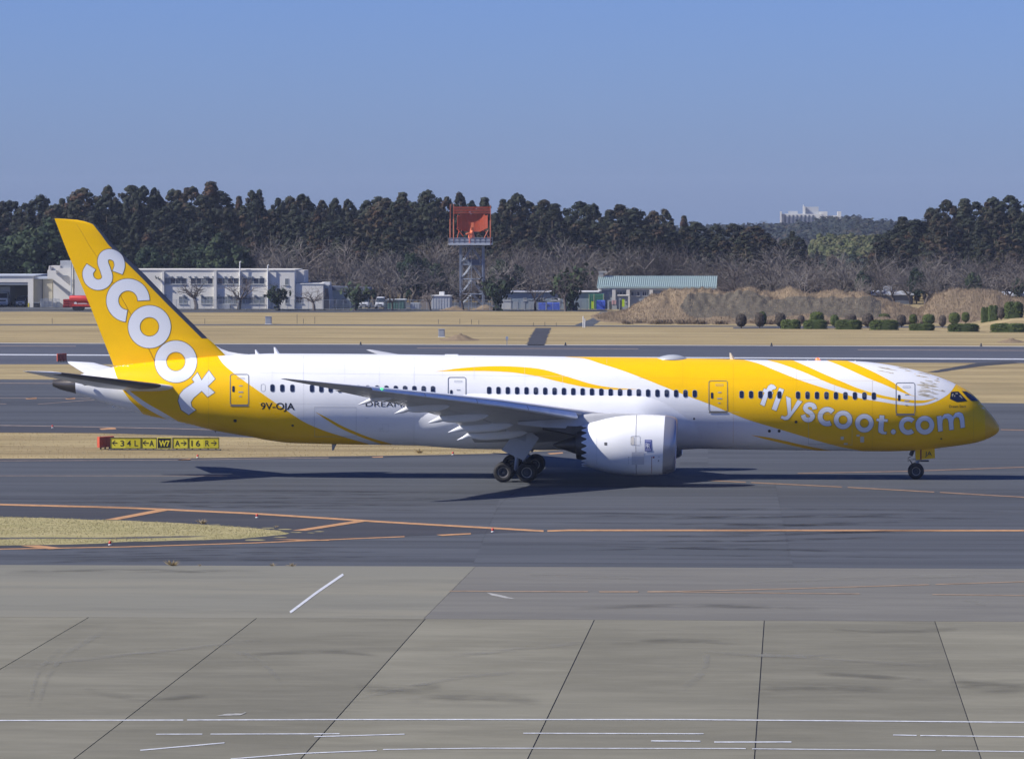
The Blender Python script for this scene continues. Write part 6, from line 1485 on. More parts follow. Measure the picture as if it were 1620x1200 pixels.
# ------------------------------------------------------------------ vegetation
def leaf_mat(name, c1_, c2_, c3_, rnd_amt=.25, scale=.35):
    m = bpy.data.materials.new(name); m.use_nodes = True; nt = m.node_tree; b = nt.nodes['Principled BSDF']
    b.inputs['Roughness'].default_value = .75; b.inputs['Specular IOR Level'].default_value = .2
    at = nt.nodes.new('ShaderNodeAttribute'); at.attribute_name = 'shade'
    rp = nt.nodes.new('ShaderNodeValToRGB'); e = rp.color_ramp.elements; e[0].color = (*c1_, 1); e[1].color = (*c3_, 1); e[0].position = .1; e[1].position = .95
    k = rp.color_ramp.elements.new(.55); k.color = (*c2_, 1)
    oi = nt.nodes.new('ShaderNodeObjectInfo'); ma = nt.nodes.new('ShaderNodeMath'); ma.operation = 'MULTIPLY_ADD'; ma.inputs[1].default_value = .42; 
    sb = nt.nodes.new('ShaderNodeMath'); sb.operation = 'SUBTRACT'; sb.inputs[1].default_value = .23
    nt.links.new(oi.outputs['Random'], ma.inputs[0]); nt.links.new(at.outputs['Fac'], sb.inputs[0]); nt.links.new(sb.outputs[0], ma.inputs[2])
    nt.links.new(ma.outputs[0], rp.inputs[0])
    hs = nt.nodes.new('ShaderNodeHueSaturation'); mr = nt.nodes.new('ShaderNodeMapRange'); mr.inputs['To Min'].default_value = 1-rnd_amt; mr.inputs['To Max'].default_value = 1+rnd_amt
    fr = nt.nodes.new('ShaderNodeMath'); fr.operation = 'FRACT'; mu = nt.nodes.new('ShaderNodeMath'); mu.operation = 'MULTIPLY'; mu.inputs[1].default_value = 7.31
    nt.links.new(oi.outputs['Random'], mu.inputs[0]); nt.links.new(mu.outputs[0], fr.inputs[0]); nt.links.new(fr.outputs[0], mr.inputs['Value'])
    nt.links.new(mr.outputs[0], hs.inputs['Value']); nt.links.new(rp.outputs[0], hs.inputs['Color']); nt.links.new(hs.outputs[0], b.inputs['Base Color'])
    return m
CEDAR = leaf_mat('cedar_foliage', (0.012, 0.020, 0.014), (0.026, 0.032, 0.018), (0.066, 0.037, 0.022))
BROAD = leaf_mat('broadleaf_foliage', (0.014, 0.028, 0.016), (0.026, 0.044, 0.020), (0.046, 0.062, 0.026), .15)
TOPI = leaf_mat('clipped_foliage', (0.040, 0.060, 0.016), (0.070, 0.096, 0.022), (0.115, 0.135, 0.03), .15)
TOPIB = leaf_mat('bare_clipped_twigs', (0.075, 0.062, 0.052), (0.11, 0.092, 0.075), (0.15, 0.12, 0.09), .2)
BAMB = leaf_mat('bamboo_foliage', (0.045, 0.060, 0.024), (0.075, 0.088, 0.036), (0.11, 0.108, 0.05), .2)
FARW = leaf_mat('far_wood_foliage', (0.014, 0.022, 0.018), (0.026, 0.032, 0.022), (0.055, 0.036, 0.025), .2)
BARK = mat('trunk_bark', (0.075, 0.058, 0.045), 0.9, var=.3, vscale=2)
TWIG = mat('bare_twigs', (0.128, 0.114, 0.104), 0.85, objrand=.4)
TWIGD = mat('bare_twigs_dark', (0.085, 0.070, 0.064), 0.85, objrand=.25)
REED = mat('dry_reeds', (0.235, 0.18, 0.12), 0.9, var=.3, vscale=.35, objrand=0)

class Fol:
    """quads with a per-face tint"""
    def __init__(s): s.v = []; s.f = []; s.c = []
    def quad(s, c, n, size, rnd, tint):
        u = n.orthogonal().normalized(); w = n.cross(u); a = rnd.uniform(0, 6.283)
        u, w = u*math.cos(a) + w*math.sin(a), w*math.cos(a) - u*math.sin(a)
        h = size*.5; k = len(s.v)
        s.v += [tuple(c - u*h - w*h*.6), tuple(c + u*h - w*h*.5), tuple(c + u*h*.6 + w*h), tuple(c - u*h*.7 + w*h*.8)]
        s.f.append((k, k+1, k+2, k+3)); s.c.append(tint)
    def ball(s, c, r, rz, tint, rnd, sub=1):
        k = len(s.v); t = (1+5**.5)/2
        for x, y, z in ((-1,t,0),(1,t,0),(-1,-t,0),(1,-t,0),(0,-1,t),(0,1,t),(0,-1,-t),(0,1,-t),(t,0,-1),(t,0,1),(-t,0,-1),(-t,0,1)):
            j = rnd.uniform(.88, 1.08)/1.902; s.v.append((c.x + x*r*j, c.y + y*r*j, c.z + z*rz*j))
        for f in ((0,11,5),(0,5,1),(0,1,7),(0,7,10),(0,10,11),(1,5,9),(5,11,4),(11,10,2),(10,7,6),(7,1,8),(3,9,4),(3,4,2),(3,2,6),(3,6,8),(3,8,9),(4,9,5),(2,4,11),(6,2,10),(8,6,7),(9,8,1)):
            s.f.append(tuple(i+k for i in f)); s.c.append(tint)
    def mesh(s, name, m):
        me = bpy.data.meshes.new(name); me.from_pydata(s.v, [], s.f); me.materials.append(m)
        a = me.attributes.new('shade', 'FLOAT', 'FACE'); a.data.foreach_set('value', s.c)
        me.update(); return me

def cedar(seed, H=20.0, R=3.1, full=.16, blunt=.55):
    rnd = random.Random(seed); fo = Fol(); n = 74
    lean = Vector((rnd.uniform(-.3, .3), rnd.uniform(-.3, .3), 0))
    for i in range(n):
        t = ((i+rnd.random())/n)**.85; z = H*(full + (1-full)*t)
        pr = R*((math.sqrt(max(0, 1-((t-.3)/.7)**2)) if t > .3 else .8+.2*t/.3) if blunt < .6 else min(1, (1-t)**blunt*1.05))*(.5+.5*min(1, t/.1))
        a = i*2.4 + rnd.uniform(-.6, .6); k = rnd.uniform(.5, 1.0)
        if t > .95: k *= .6
        rc = rnd.uniform(.75, 1.35)*(.62 + .5*(1-t))
        c = Vector((pr*k*math.cos(a), pr*k*math.sin(a), z - rc*.6)) + lean*t*2
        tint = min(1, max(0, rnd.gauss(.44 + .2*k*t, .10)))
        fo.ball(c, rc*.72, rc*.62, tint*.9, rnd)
        for _ in range(44):
            d = Vector((rnd.gauss(0, 1), rnd.gauss(0, 1), rnd.gauss(.35, .9))).normalized()
            p = c + Vector((d.x*rc, d.y*rc, d.z*rc*.85))*rnd.uniform(.7, 1.12)
            nn = (d + Vector((rnd.gauss(0, .22), rnd.gauss(0, .22), rnd.gauss(.05, .22)))).normalized()
            fo.quad(p, nn, rnd.uniform(.28, .55), rnd, min(1, max(0, tint + rnd.gauss(0, .05))))
    tr = MB(); tr.tube([(0, 0, 0), (lean.x*.5, lean.y*.5, H*.4), (lean.x*1.8, lean.y*1.8, H*.93)], [.34, .24, .05], 7)
    return fo.mesh('crown', CEDAR), tr.mesh('trunk', BARK, True)
def broad(seed, H=12.0, R=4.2, m=BROAD):
    rnd = random.Random(seed); fo = Fol(); n = 90
    for i in range(n):
        d = Vector((rnd.gauss(0, 1), rnd.gauss(0, 1), rnd.gauss(.2, .8))).normalized(); k = rnd.uniform(.55, 1.0)
        c = Vector((d.x*R*k, d.y*R*k, H*.56 + d.z*H*.42*k)); rc = rnd.uniform(.7, 1.3); tint = rnd.gauss(.5, .16)
        fo.ball(c, rc*.75, rc*.65, tint, rnd)
        for _ in range(30):
            e = (d*.6 + Vector((rnd.gauss(0, 1), rnd.gauss(0, 1), rnd.gauss(.2, .9)))).normalized()
            fo.quad(c + e*rc*rnd.uniform(.75, 1.15), (e + Vector((rnd.gauss(0, .4), rnd.gauss(0, .4), rnd.gauss(0, .4)))).normalized(), rnd.uniform(.3, .6), rnd, min(1, max(0, tint + rnd.gauss(0, .12))))
    tr = MB(); tr.tube([(0, 0, 0), (.1, 0, H*.3), (0, .1, H*.7)], [.32, .24, .08], 7)
    return fo.mesh('crown', m), tr.mesh('trunk', BARK, True)
def bare(seed, H=9.0, spread=.75, dens=1.0, ivy=0, m=TWIG, trunk_h=.16):
    rnd = random.Random(seed); tr = MB(); tw_ = MB(); fo = Fol()
    def seg(q, a, b, r0, r1, n):
        if n >= 3: q.tube([a, b], [r0, r1], n, cap=False)
        else:
            d = (b-a); s = d.cross(Vector((rnd.uniform(-1, 1), -1, rnd.uniform(-.3, .3)))).normalized(); q.add([a - s*r0, a + s*r0, b + s*r1, b - s*r1], [(0, 1, 2, 3)])
    def grow_(p, d, L, r, lvl):
        q = tr if lvl <= 1 else tw_
        ns = 3 if lvl < 3 else 2
        cur = p
        for i in range(ns):
            nd = (d + Vector((rnd.gauss(0, .16), rnd.gauss(0, .16), rnd.gauss(.04, .12)))).normalized()
            nx = cur + nd*(L/ns); r1 = r*(1 - .28/ns*(1 if i < ns-1 else 1.6)); seg(q, cur, nx, r, r1, 7 if lvl == 0 else 5 if lvl == 1 else 3 if lvl == 2 else 2)
            if ivy and lvl <= ivy:
                for _ in range(6 if lvl > 1 else 12 if lvl else 16):
                    e = Vector((rnd.gauss(0, 1), rnd.gauss(0, 1), rnd.gauss(0, 1))).normalized(); fo.quad(cur.lerp(nx, rnd.random()) + e*rnd.uniform(.15, .6), (e + Vector((0, -.2, .3))).normalized(), rnd.uniform(.2, .42), rnd, min(1, max(0, rnd.gauss(.5, .2))))
            if lvl < 4 and lvl > 0 and i < ns-1 and rnd.random() < dens:
                ax = nd.orthogonal().normalized(); ax.rotate(__import__('mathutils').Quaternion(nd, rnd.uniform(0, 6.28)))
                cd = (nd*.7 + ax*rnd.uniform(.6, 1.0)*spread + Vector((0, 0, .12))).normalized(); grow_(nx, cd, L*rnd.uniform(.5, .75), r1*.55, lvl+1)
            cur, d, r = nx, nd, r1
        if lvl < 4:
            k = 4 if lvl == 0 else 3
            a0 = rnd.uniform(0, 6.28)
            for j in range(k):
                ax = d.orthogonal().normalized(); ax.rotate(__import__('mathutils').Quaternion(d, a0 + 6.28*j/k + rnd.uniform(-.4, .4)))
                cd = (d*(.75 if lvl else .55) + ax*rnd.uniform(.55, 1.0)*spread).normalized()
                if cd.z < -.1: cd.z = .1
                grow_(cur, cd, L*rnd.uniform(.62, .86)*(1.25 if lvl == 0 else 1), r*rnd.uniform(.58, .76), lvl+1)
    grow_(Vector((0, 0, 0)), Vector((rnd.uniform(-.1, .1), rnd.uniform(-.1, .1), 1)).normalized(), H*trunk_h, H*.026, 0)
    zmax = max(v[2] for v in tw_.v); k = H/zmax
    for q in (tr, tw_): q.v = [(a*k, b*k, c*k) for a, b, c in q.v]
    fo.v = [(a*k, b*k, c*k) for a, b, c in fo.v]
    return tr.mesh('trunk', mat('bare_bark', (.085, .07, .06), .9, var=.3, vscale=3) if m is TWIG else TWIGD, True), tw_.mesh('crown', m), (fo.mesh('ivy', BROAD) if ivy else None)

_src = {}
def plant(key, meshes, loc, h, base_h, label, cat, group, name, wide=1.0, rz=None, kids=('crown', 'trunk')):
    s = h/base_h; rz = rz if rz is not None else VR.uniform(0, 6.28)
    if key in _src:
        return dup(_src[key], loc, label, group, rz, (s*wide, s*wide, s))
    t = thing(name, label, cat, loc, group, rz); t.scale = (s*wide, s*wide, s)
    for nm, me in zip(kids, meshes):
        if me is not None: link(nm, me, t)
    _src[key] = t; return t
VR = random.Random(77)
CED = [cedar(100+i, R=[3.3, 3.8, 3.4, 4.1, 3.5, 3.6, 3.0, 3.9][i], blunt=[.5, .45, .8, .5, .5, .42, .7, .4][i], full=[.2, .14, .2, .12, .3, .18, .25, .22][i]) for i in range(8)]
def top_z(px, py, Y): return P(px, py, Y)[2]
def ground_x(px, Y): return P(px, 488, Y)[0]
def zone(px):
    if px < 130: return 'left of the aircraft tail, behind the garage'
    if px < 375: return 'behind the tail fin and office building'
    if px < 560: return 'behind the right end of the office building'
    if px < 700: return 'in the wood left of the radar tower'
    if px < 800: return 'right behind the radar tower'
    if px < 960: return 'between the radar tower and the green roof'
    if px < 1140: return 'behind the hall with the green roof'
    if px < 1400: return 'before the low far hill'
    return 'in the tall stand at the right edge'
SKY_ = [(0,318),(18,317),(44,322),(68,308),(96,314),(112,311),(140,298),(174,293),(207,293),(226,295),(246,297),(275,299),(304,295),(329,287),(354,303),(376,310),(398,301),(413,300),(439,313),(455,310),(480,307),(511,316),(530,313),(551,315),(577,316),(595,310),(612,314),(640,304),(661,319),(683,301),(709,311),(726,304),(747,318),(770,312),(792,315),(812,306),(833,318),(856,316),(880,322),(911,319),(942,322),(965,334),(985,324),(1006,329),(1030,333),(1054,330),(1079,341),(1104,350),(1131,354)
        ,(1160,354),(1192,357),(1255,366),(1404,364),(1430,343),(1452,347),(1476,328),(1501,316),(1531,314),(1546,320),(1577,312),(1603,310),(1628,320)]
for i, (px, py) in enumerate(SKY_):
    Y = 985 + VR.uniform(-14, 14); h = top_z(px, py, Y); k = VR.randrange(8)
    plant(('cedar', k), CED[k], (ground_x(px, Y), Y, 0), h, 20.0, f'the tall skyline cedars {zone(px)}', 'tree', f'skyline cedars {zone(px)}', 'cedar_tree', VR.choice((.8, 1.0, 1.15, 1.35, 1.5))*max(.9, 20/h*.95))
sx = sorted([p for p in SKY_])
def sky_top(px): return float(np.interp(px, [p[0] for p in sx], [p[1] for p in sx]))
px = -40
while px < 1660:
    st_ = 24 if px < 1140 or px > 1390 else 44
    px += st_*VR.uniform(.75, 1.25)
    if 1265 < px < 1385: continue
    Y = 962 + VR.uniform(-10, 10); h = top_z(px, sky_top(px) + VR.uniform(9, 36), Y); k = VR.randrange(8)
    plant(('cedar', k), CED[k], (ground_x(px, Y), Y, 0), h, 20.0, f'dark cedar of the second row {zone(px)}', 'tree', f'second row cedars {zone(px)}', 'cedar_tree', VR.uniform(.95, 1.25)*min(1.35, 18/h))
px = -40
while px < 1660:
    px += 34*VR.uniform(.7, 1.3)
    if 1150 < px < 1400: continue
    Y = 944 + VR.uniform(-6, 6); py = sky_top(px) + VR.uniform(52, 92); h = top_z(px, py, Y); k = VR.randrange(8)
    plant(('cedar', k), CED[k], (ground_x(px, Y), Y, 0), h, 20.0, f'shorter dark cedar in front of the wood {zone(px)}', 'tree', f'front row cedars {zone(px)}', 'cedar_tree', VR.uniform(1.2, 1.6)*min(1.2, 14/h))
for px, py in ((1215, 372), (1238, 378), (1262, 374), (1180, 366), (1385, 392), (1400, 378)):
    Y = 950; k = VR.randrange(8); plant(('cedar', k), CED[k], (ground_x(px, Y), Y, 0), top_z(px, py, Y), 20.0, f'short rounded cedar above the bare trees {zone(px)}', 'tree', f'short cedars {zone(px)}', 'cedar_tree', 1.5)
BRD = [broad(300+i) for i in range(3)]
for px, py, w in ((8, 378, 1.0), (38, 362, 1.15), (70, 350, 1.25), (98, 372, 1.0), (118, 392, .9), (150, 385, 1.0), (185, 395, .9), (285, 395, .9), (318, 388, 1.0), (352, 374, 1.15), (376, 398, .9), (240, 392, 1.0)):
    Y = 922 + VR.uniform(-6, 6); k = VR.randrange(3)
    plant(('broad', k), BRD[k], (ground_x(px, Y), Y, 0), top_z(px, py, Y), 12.0, f'rounded dark green broadleaf tree {zone(px)}', 'tree', f'round evergreens {zone(px)}', 'evergreen_tree', w)
# bare thicket
BAR = [bare(500+i, 10.0, [.8, .7, .9, .65, .85][i], [.8, .9, .75, .9, .8][i], 0, TWIG if i != 3 else TWIGD) for i in range(5)]
BIV = [bare(540+i, 8.0, .7, .8, 3) for i in range(2)]
THK = [(366,385),(390,374),(450,377),(500,392),(560,387),(600,392),(650,388),(700,378),(740,398),(800,384),(850,378),(905,378),(940,398),(980,398),(1040,384),(1090,393),(1140,398),(1200,398),(1250,390),(1300,404),(1400,408),(1450,398),(1500,404),(1560,408),(1640,402)]
def thk(px): return -9 + float(np.interp(px, [p[0] for p in THK], [p[1] for p in THK]))
nt_ = 0
for row, (Y0, add, step) in enumerate(((932, 0, 20), (917, 16, 21), (902, 34, 23))):
    px = 362 if row < 2 else 395
    while px < 1650:
        px += step*VR.uniform(.7, 1.3)
        if row == 2 and (px < 540 or 585 < px < 590): continue
        Y = Y0 + VR.uniform(-5, 5); py = thk(px) + add + VR.uniform(-8, 16); k = VR.randrange(5)
        if 940 < px < 1140 and row == 2: continue
        if row == 1 and 945 < px < 1135: Y = 931
        if 560 < px < 945 and row == 2: Y = 893 + VR.uniform(-2, 3)
        plant(('bare', k), BAR[k], (ground_x(px, Y), Y, 0), top_z(px, py, Y), 10.0, f'leafless grey brown tree of the {("back", "middle", "front")[row]} thicket {zone(px)}', 'tree', f'{("back", "middle", "front")[row]} bare thicket {zone(px)}', 'bare_tree', VR.uniform(.95, 1.3), kids=('trunk', 'crown'))
        nt_ += 1
for px, py in ((648, 402), (668, 410), (690, 418), (790, 412), (818, 420), (715, 430), (1040, 405), (1365, 430), (1450, 425), (1540, 432), (1610, 440)):
    Y = 906 + VR.uniform(-3, 3); k = VR.randrange(3)
    if 940 < px < 1140: Y = 934
    plant(('broad', k), BRD[k], (ground_x(px, Y), Y, 0), top_z(px, py, Y), 12.0, f'ivy green tree among the bare thicket {zone(px)}', 'tree', f'green trees in the thicket {zone(px)}', 'evergreen_tree', .72)
# spreading bare trees on the grass before the fence
CHR = [bare(600+i, 6.5, 1.05, .85, 0, TWIGD, .13) for i in range(4)]
CHI = [bare(640+i, 6.5, .95, .85, 2, TWIGD, .15) for i in range(2)]
FT = [(310, 489.6, 436, 1.15, 0, 'spreading leafless tree before the office building, nearest to the tail fin'), (378, 490.2, 431, 1.1, 0, 'spreading leafless tree before the middle of the office building'),
      (440, 491.2, 444, .95, 1, 'spreading leafless tree with ivy on its limbs at the right end of the office building'), (497, 491.2, 449, 1.1, 0, 'spreading leafless tree before the lean-to store'),
      (562, 491.2, 440, .95, 2, 'ivy covered tree leaning left before the pale green shed'), (620.5, 491.2, 446, .85, 0, 'slim leafless tree before the dark green container'),
      (681, 491.4, 452, .9, 0, 'leafless tree at the left corner of the pale ribbed shed'), (733, 491, 440, .8, 0, 'pale leafless tree at the foot of the radar tower'),
      (787, 491.6, 424, .85, 2, 'ivy covered tree right of the radar tower'), (847, 491.6, 438, .85, 0, 'leafless tree before the left blue tarpaulin'), (895, 492, 432, .8, 0, 'thin leafless tree right of the blue tarpaulins'),
      (907, 491.2, 400, .85, 1, 'tall dense leafless tree left of the bright green container'), (1010, 487, 444, .9, 0, 'leafless tree before the green roof hall')]
for i, (px, yb, yt, w, iv, lab) in enumerate(FT):
    Y = G(px, yb)[1]; x = P(px, yb, Y)[0]; h = P(px, yt, Y)[2]; k = i % 4
    if iv == 2 or iv == 1: plant(('chi', i % 2), CHI[i % 2], (x, Y, 0), h, 6.5, lab, 'tree', 'bare trees on the grass before the fence', 'bare_tree', w, kids=('trunk', 'crown', 'ivy'))
    else: plant(('chr', k), CHR[k], (x, Y, 0), h, 6.5, lab, 'tree', 'bare trees on the grass before the fence', 'bare_tree', w*.85, kids=('trunk', 'crown'))

# ------------------------------------------------------------------ earth mounds with dry reeds
EARTH = ground_mat('bare_earth', [((0.095, 0.085, 0.066), .35, X1, .4, .65, .8), ((0.17, 0.145, 0.105), 1.2, X1, .48, .72, .7), ((0.055, 0.049, 0.040), 1.6, X1, .5, .7, .8)], (0.118, 0.105, 0.082), 1.0, .9, 3.0, .05)
DRYG = ground_mat('dry_slope_grass', [((0.22, 0.165, 0.105), .3, (1, 1, .5), .4, .65, .8), ((0.15, 0.115, 0.08), 1.0, X1, .5, .75, .7), ((0.29, 0.23, 0.15), 2.5, X1, .5, .75, .6)], (0.205, 0.155, 0.10), 1.0, .9, 4.0, .05)
CREST = [(930,0),(975,.2),(990,.9),(1005,2.2),(1030,3.6),(1055,4.1),(1090,4.25),(1140,4.25),(1220,4.2),(1300,4.1),(1368,3.9),(1400,2.9),(1425,1.8),(1450,1.1),(1490,.2),(1500,0)]
def mound_h(px, v):
    c = float(np.interp(px, [p[0] for p in CREST], [p[1] for p in CREST]))
    s = min(1, max(0, v)); f = s*s*(3-2*s)
    if v > 1: f = max(0, 1 - (v-1)*1.2)
    nn = noise.noise(Vector((px*.03, v*3, 1.7)))*.45 + noise.noise(Vector((px*.11, v*8, 4.1)))*.2 + noise.noise(Vector((px*.3, v*16, 8.1)))*.07
    return max(0, c*f*(1+nn*.3) + nn*min(1, c)*f)
def terrain(name, pxs, Ya, Yb_, fn, nx, ny, mats, pick):
    v, f, mi = [], [], []
    for j in range(ny+1):
        for i in range(nx+1):
            px = lerp(pxs[0], pxs[1], i/nx); Y = lerp(Ya, Yb_, j/ny); t = j/ny*1.6
            v.append((P(px, 488, Y)[0], Y, fn(px, t) - .02))
    for j in range(ny):
        for i in range(nx):
            k = j*(nx+1)+i; f.append((k, k+1, k+nx+2, k+nx+1)); mi.append(pick(lerp(pxs[0], pxs[1], (i+.5)/nx), (j+.5)/ny*1.6))
    me = bpy.data.meshes.new(name); me.from_pydata(v, [], f)
    for m_ in mats: me.materials.append(m_)
    me.polygons.foreach_set('material_index', mi); me.polygons.foreach_set('use_smooth', [True]*len(f)); me.update()
    return props(link(name, me), kind='structure')
def pick_m(px, t):
    n_ = noise.noise(Vector((px*.02, t*3, 9)))*.16
    scar = (1170 < px < 1395 and .32 < t+n_ < .84 - .25*max(0, (1240-px)/70)) or (1075 < px < 1245 and .25 < t+n_ < .78 and px > 1075 + 60*abs(t-.5))
    return 1 if scar else 0
terrain('earth_mound', (925, 1505), 752, 832, mound_h, 230, 56, [DRYG, EARTH], pick_m)
CR2 = [(1440,0),(1465,1.8),(1480,3.6),(1500,4.2),(1545,4.3),(1575,4.0),(1600,3.0),(1650,2.4),(1700,2.2)]
def mound2(px, v):
    c = float(np.interp(px, [p[0] for p in CR2], [p[1] for p in CR2])); s = min(1, max(0, v)); f = s*s*(3-2*s)
    if v > 1: f = max(0, 1-(v-1)*1.2)
    nn = noise.noise(Vector((px*.04, v*3, 21)))*.5; return max(0, c*f*(1+nn*.25))
terrain('earth_mound', (1436, 1720), 762, 836, mound2, 110, 46, [DRYG, EARTH], lambda a, b: 0)
def bank(px, v):
    c = float(np.interp(px, [1535, 1600, 1720], [0, 1.15, 1.8])); s = min(1, max(0, v/.5)); return c*s*s*(3-2*s)
terrain('grass_bank', (1530, 1720), 716, 790, bank, 60, 24, [GRASS], lambda a, b: 0)
HEAP = lambda c, w, h: (lambda px, v: max(0, h*math.exp(-((px-c)/w)**2*2) * math.sin(math.pi*min(1, v/1.6))**2 * (1 + .3*noise.noise(Vector((px*.2, v*4, c)))) - .02))
for c, w, h, y in ((727, 26, .8, 537.5), (720, 22, .7, 490.5), (768, 20, .9, 490), (1600, 20, .5, 541)):
    Yc_ = G(c, y)[1]; terrain('earth_heap', (c-2.2*w, c+2.2*w), Yc_-6, Yc_+8, HEAP(c, w, h), 40, 16, [DRYG], lambda a, b: 0)
def reeds(name, pxs, Ya, Yb_, fn, n, hh, seed, cond=None):
    rnd = random.Random(seed); q = MB()
    for _ in range(n):
        px = rnd.uniform(*pxs); j = rnd.random(); Y = lerp(Ya, Yb_, j); t = j*1.6
        if cond and not cond(px, t, rnd): continue
        z = fn(px, t)
        if z < .05: continue
        x = P(px, 488, Y)[0]; h = rnd.uniform(*hh); w = rnd.uniform(.02, .05); a = rnd.uniform(-1, 1); dx, dy = rnd.gauss(0, .25)*h, rnd.gauss(0, .25)*h
        c, s = math.cos(a)*w, math.sin(a)*w
        q.add([(x-c, Y-s, z-.1), (x+c, Y+s, z-.1), (x+dx+c*.4, Y+dy, z+h), (x+dx-c*.4, Y+dy, z+h*.94)], [(0, 1, 2, 3)])
    props(link(name, q.mesh(name, REED)), 'pale tan dry grass and reeds bristling over the earth mound', 'dry grass', kind='stuff')
reeds('dry_grass', (940, 1480), 752, 832, mound_h, 30000, (.08, .36), 5, lambda px, t, r: pick_m(px, t) == 0 or r.random() < .3)
reeds('dry_grass', (1442, 1640), 762, 836, mound2, 12000, (.1, .45), 6)
q = MB(); rr = random.Random(9)
for _ in range(9000):
    px = rr.uniform(985, 1470); Y = rr.uniform(751, 758); 
    if noise.noise(Vector((px*.04, Y*.1, 3))) < -.12: continue
    x = P(px, 488, Y)[0]; h = rr.uniform(.2, .75); w = rr.uniform(.02, .05); dx = rr.gauss(0, .25)*h
    q.add([(x-w, Y, 0), (x+w, Y, 0), (x+dx+w*.4, Y+rr.gauss(0, .2), h), (x+dx-w*.4, Y, h*.93)], [(0, 1, 2, 3)])
props(link('dry_grass', q.mesh('dry_grass', REED)), 'band of tall tan dry grass along the foot of the earth mound', 'dry grass', kind='stuff')

# ------------------------------------------------------------------ clipped shrubs and hedges
def clipped(seed, kind, m):
    rnd = random.Random(seed); fo = Fol()
    n = 1500 if kind == 'hedge' else 1100
    def pt():
        if kind == 'hedge':
            e = 5; u, v = rnd.uniform(0, 6.283), rnd.uniform(-.12, 1)
            cu, su = math.cos(u), math.sin(u); th_ = v*math.pi/2; ct, s2 = math.cos(th_), math.sin(th_)
            f = lambda c, p: math.copysign(abs(c)**p, c)
            d = Vector((f(ct, .35)*f(cu, .45), f(ct, .35)*f(su, .8), f(s2, .45))); return d, Vector((d.x*.5, d.y*.5, .02 + .96*max(0, d.z))), d
        d = Vector((rnd.gauss(0, 1), rnd.gauss(0, 1), rnd.gauss(0, 1))).normalized()
        sq = .82; d2 = Vector([math.copysign(abs(c)**sq, c) for c in d]); 
        p = Vector((d2.x*.5, d2.y*.5, .56 + d2.z*.44))
        if p.z < .3: k = .55 + .45*p.z/.3; p.x *= k; p.y *= k
        return d, p, d
    for _ in range(n):
        d, p, nrm = pt(); nz = noise.noise(p*5 + Vector((seed, 0, 0)))
        p = Vector((p.x*(1+.06*nz), p.y*(1+.06*nz), p.z)) * rnd.uniform(.955, 1.02)
        nn = (nrm.normalized() + Vector((rnd.gauss(0, .45), rnd.gauss(0, .45), rnd.gauss(.1, .45)))).normalized()
        fo.quad(p, nn, rnd.uniform(.05, .10), rnd, min(1, max(0, .5 + .5*nz + rnd.gauss(0, .15))))
    # opaque inner body
    k0 = len(fo.v); nu, nv = 20, 9
    for j in range(nv+1):
        for i in range(nu):
            u = 6.2832*i/nu; t = j/nv
            if kind == 'hedge': f = lambda c, p: math.copysign(abs(c)**p, c); th_ = t*math.pi/2; fo.v.append((.47*f(math.cos(th_)+1e-9, .35)*f(math.cos(u), .45), .47*f(math.cos(th_)+1e-9, .35)*f(math.sin(u), .8), .93*math.sin(th_)**.45 if th_ > 0 else 0))
            else: th_ = -math.pi/2 + t*math.pi; z = .56 + .40*math.sin(th_); r = .45*abs(math.cos(th_))**.8 * (1 if z > .3 else .55+.45*z/.3); fo.v.append((r*math.cos(u), r*math.sin(u), z))
    for j in range(nv):
        for i in range(nu): a = k0 + j*nu + i; b = k0 + j*nu + (i+1) % nu; fo.f.append((a, b, b+nu, a+nu)); fo.c.append(.35)
    tr = MB(); 
    for k in range(3): tr.tube([(0.02*k, 0, 0), (.1*math.cos(k*2.1), .1*math.sin(k*2.1), .3)], [.035, .025], 5)
    return fo.mesh('foliage', m), tr.mesh('stem', BARK)
BALL = [clipped(700+i, 'ball', TOPI) for i in range(2)]; BALLB = [clipped(720+i, 'ball', TOPIB) for i in range(2)]; HEDG = [clipped(740+i, 'hedge', TOPI) for i in range(2)]
def shrub(key, meshes, x0, x1, yt, yb, label, name, group, depth=None, zbase=0.0):
    Y = G((x0+x1)/2, yb)[1]
    if 'hedge' not in name and x0 > 1530:                 # these stand on the grassy bank
        for _ in range(12): zbase = .5*zbase + .5*max(0, bank((x0+x1)/2, (Y-716)/74*1.6)); Y = G((x0+x1)/2, yb, zbase)[1]
        zbase -= .05
    a = P(x0, yb, Y)[0]; b = P(x1, yb, Y)[0]; h = P(x0, yt, Y)[2] - zbase
    w = b-a; d = depth or w
    if key in _src: t = dup(_src[key], ((a+b)/2, Y+d/2, zbase), label, group, 0.0, (w, d, h))
    else:
        t = thing(name, label, 'hedge' if 'hedge' in name else 'shrub', ((a+b)/2, Y+d/2, zbase), group); t.scale = (w, d, h)
        link('foliage', meshes[0], t)
        if 'hedge' not in name: link('stem', meshes[1], t)
        _src[key] = t
    return t
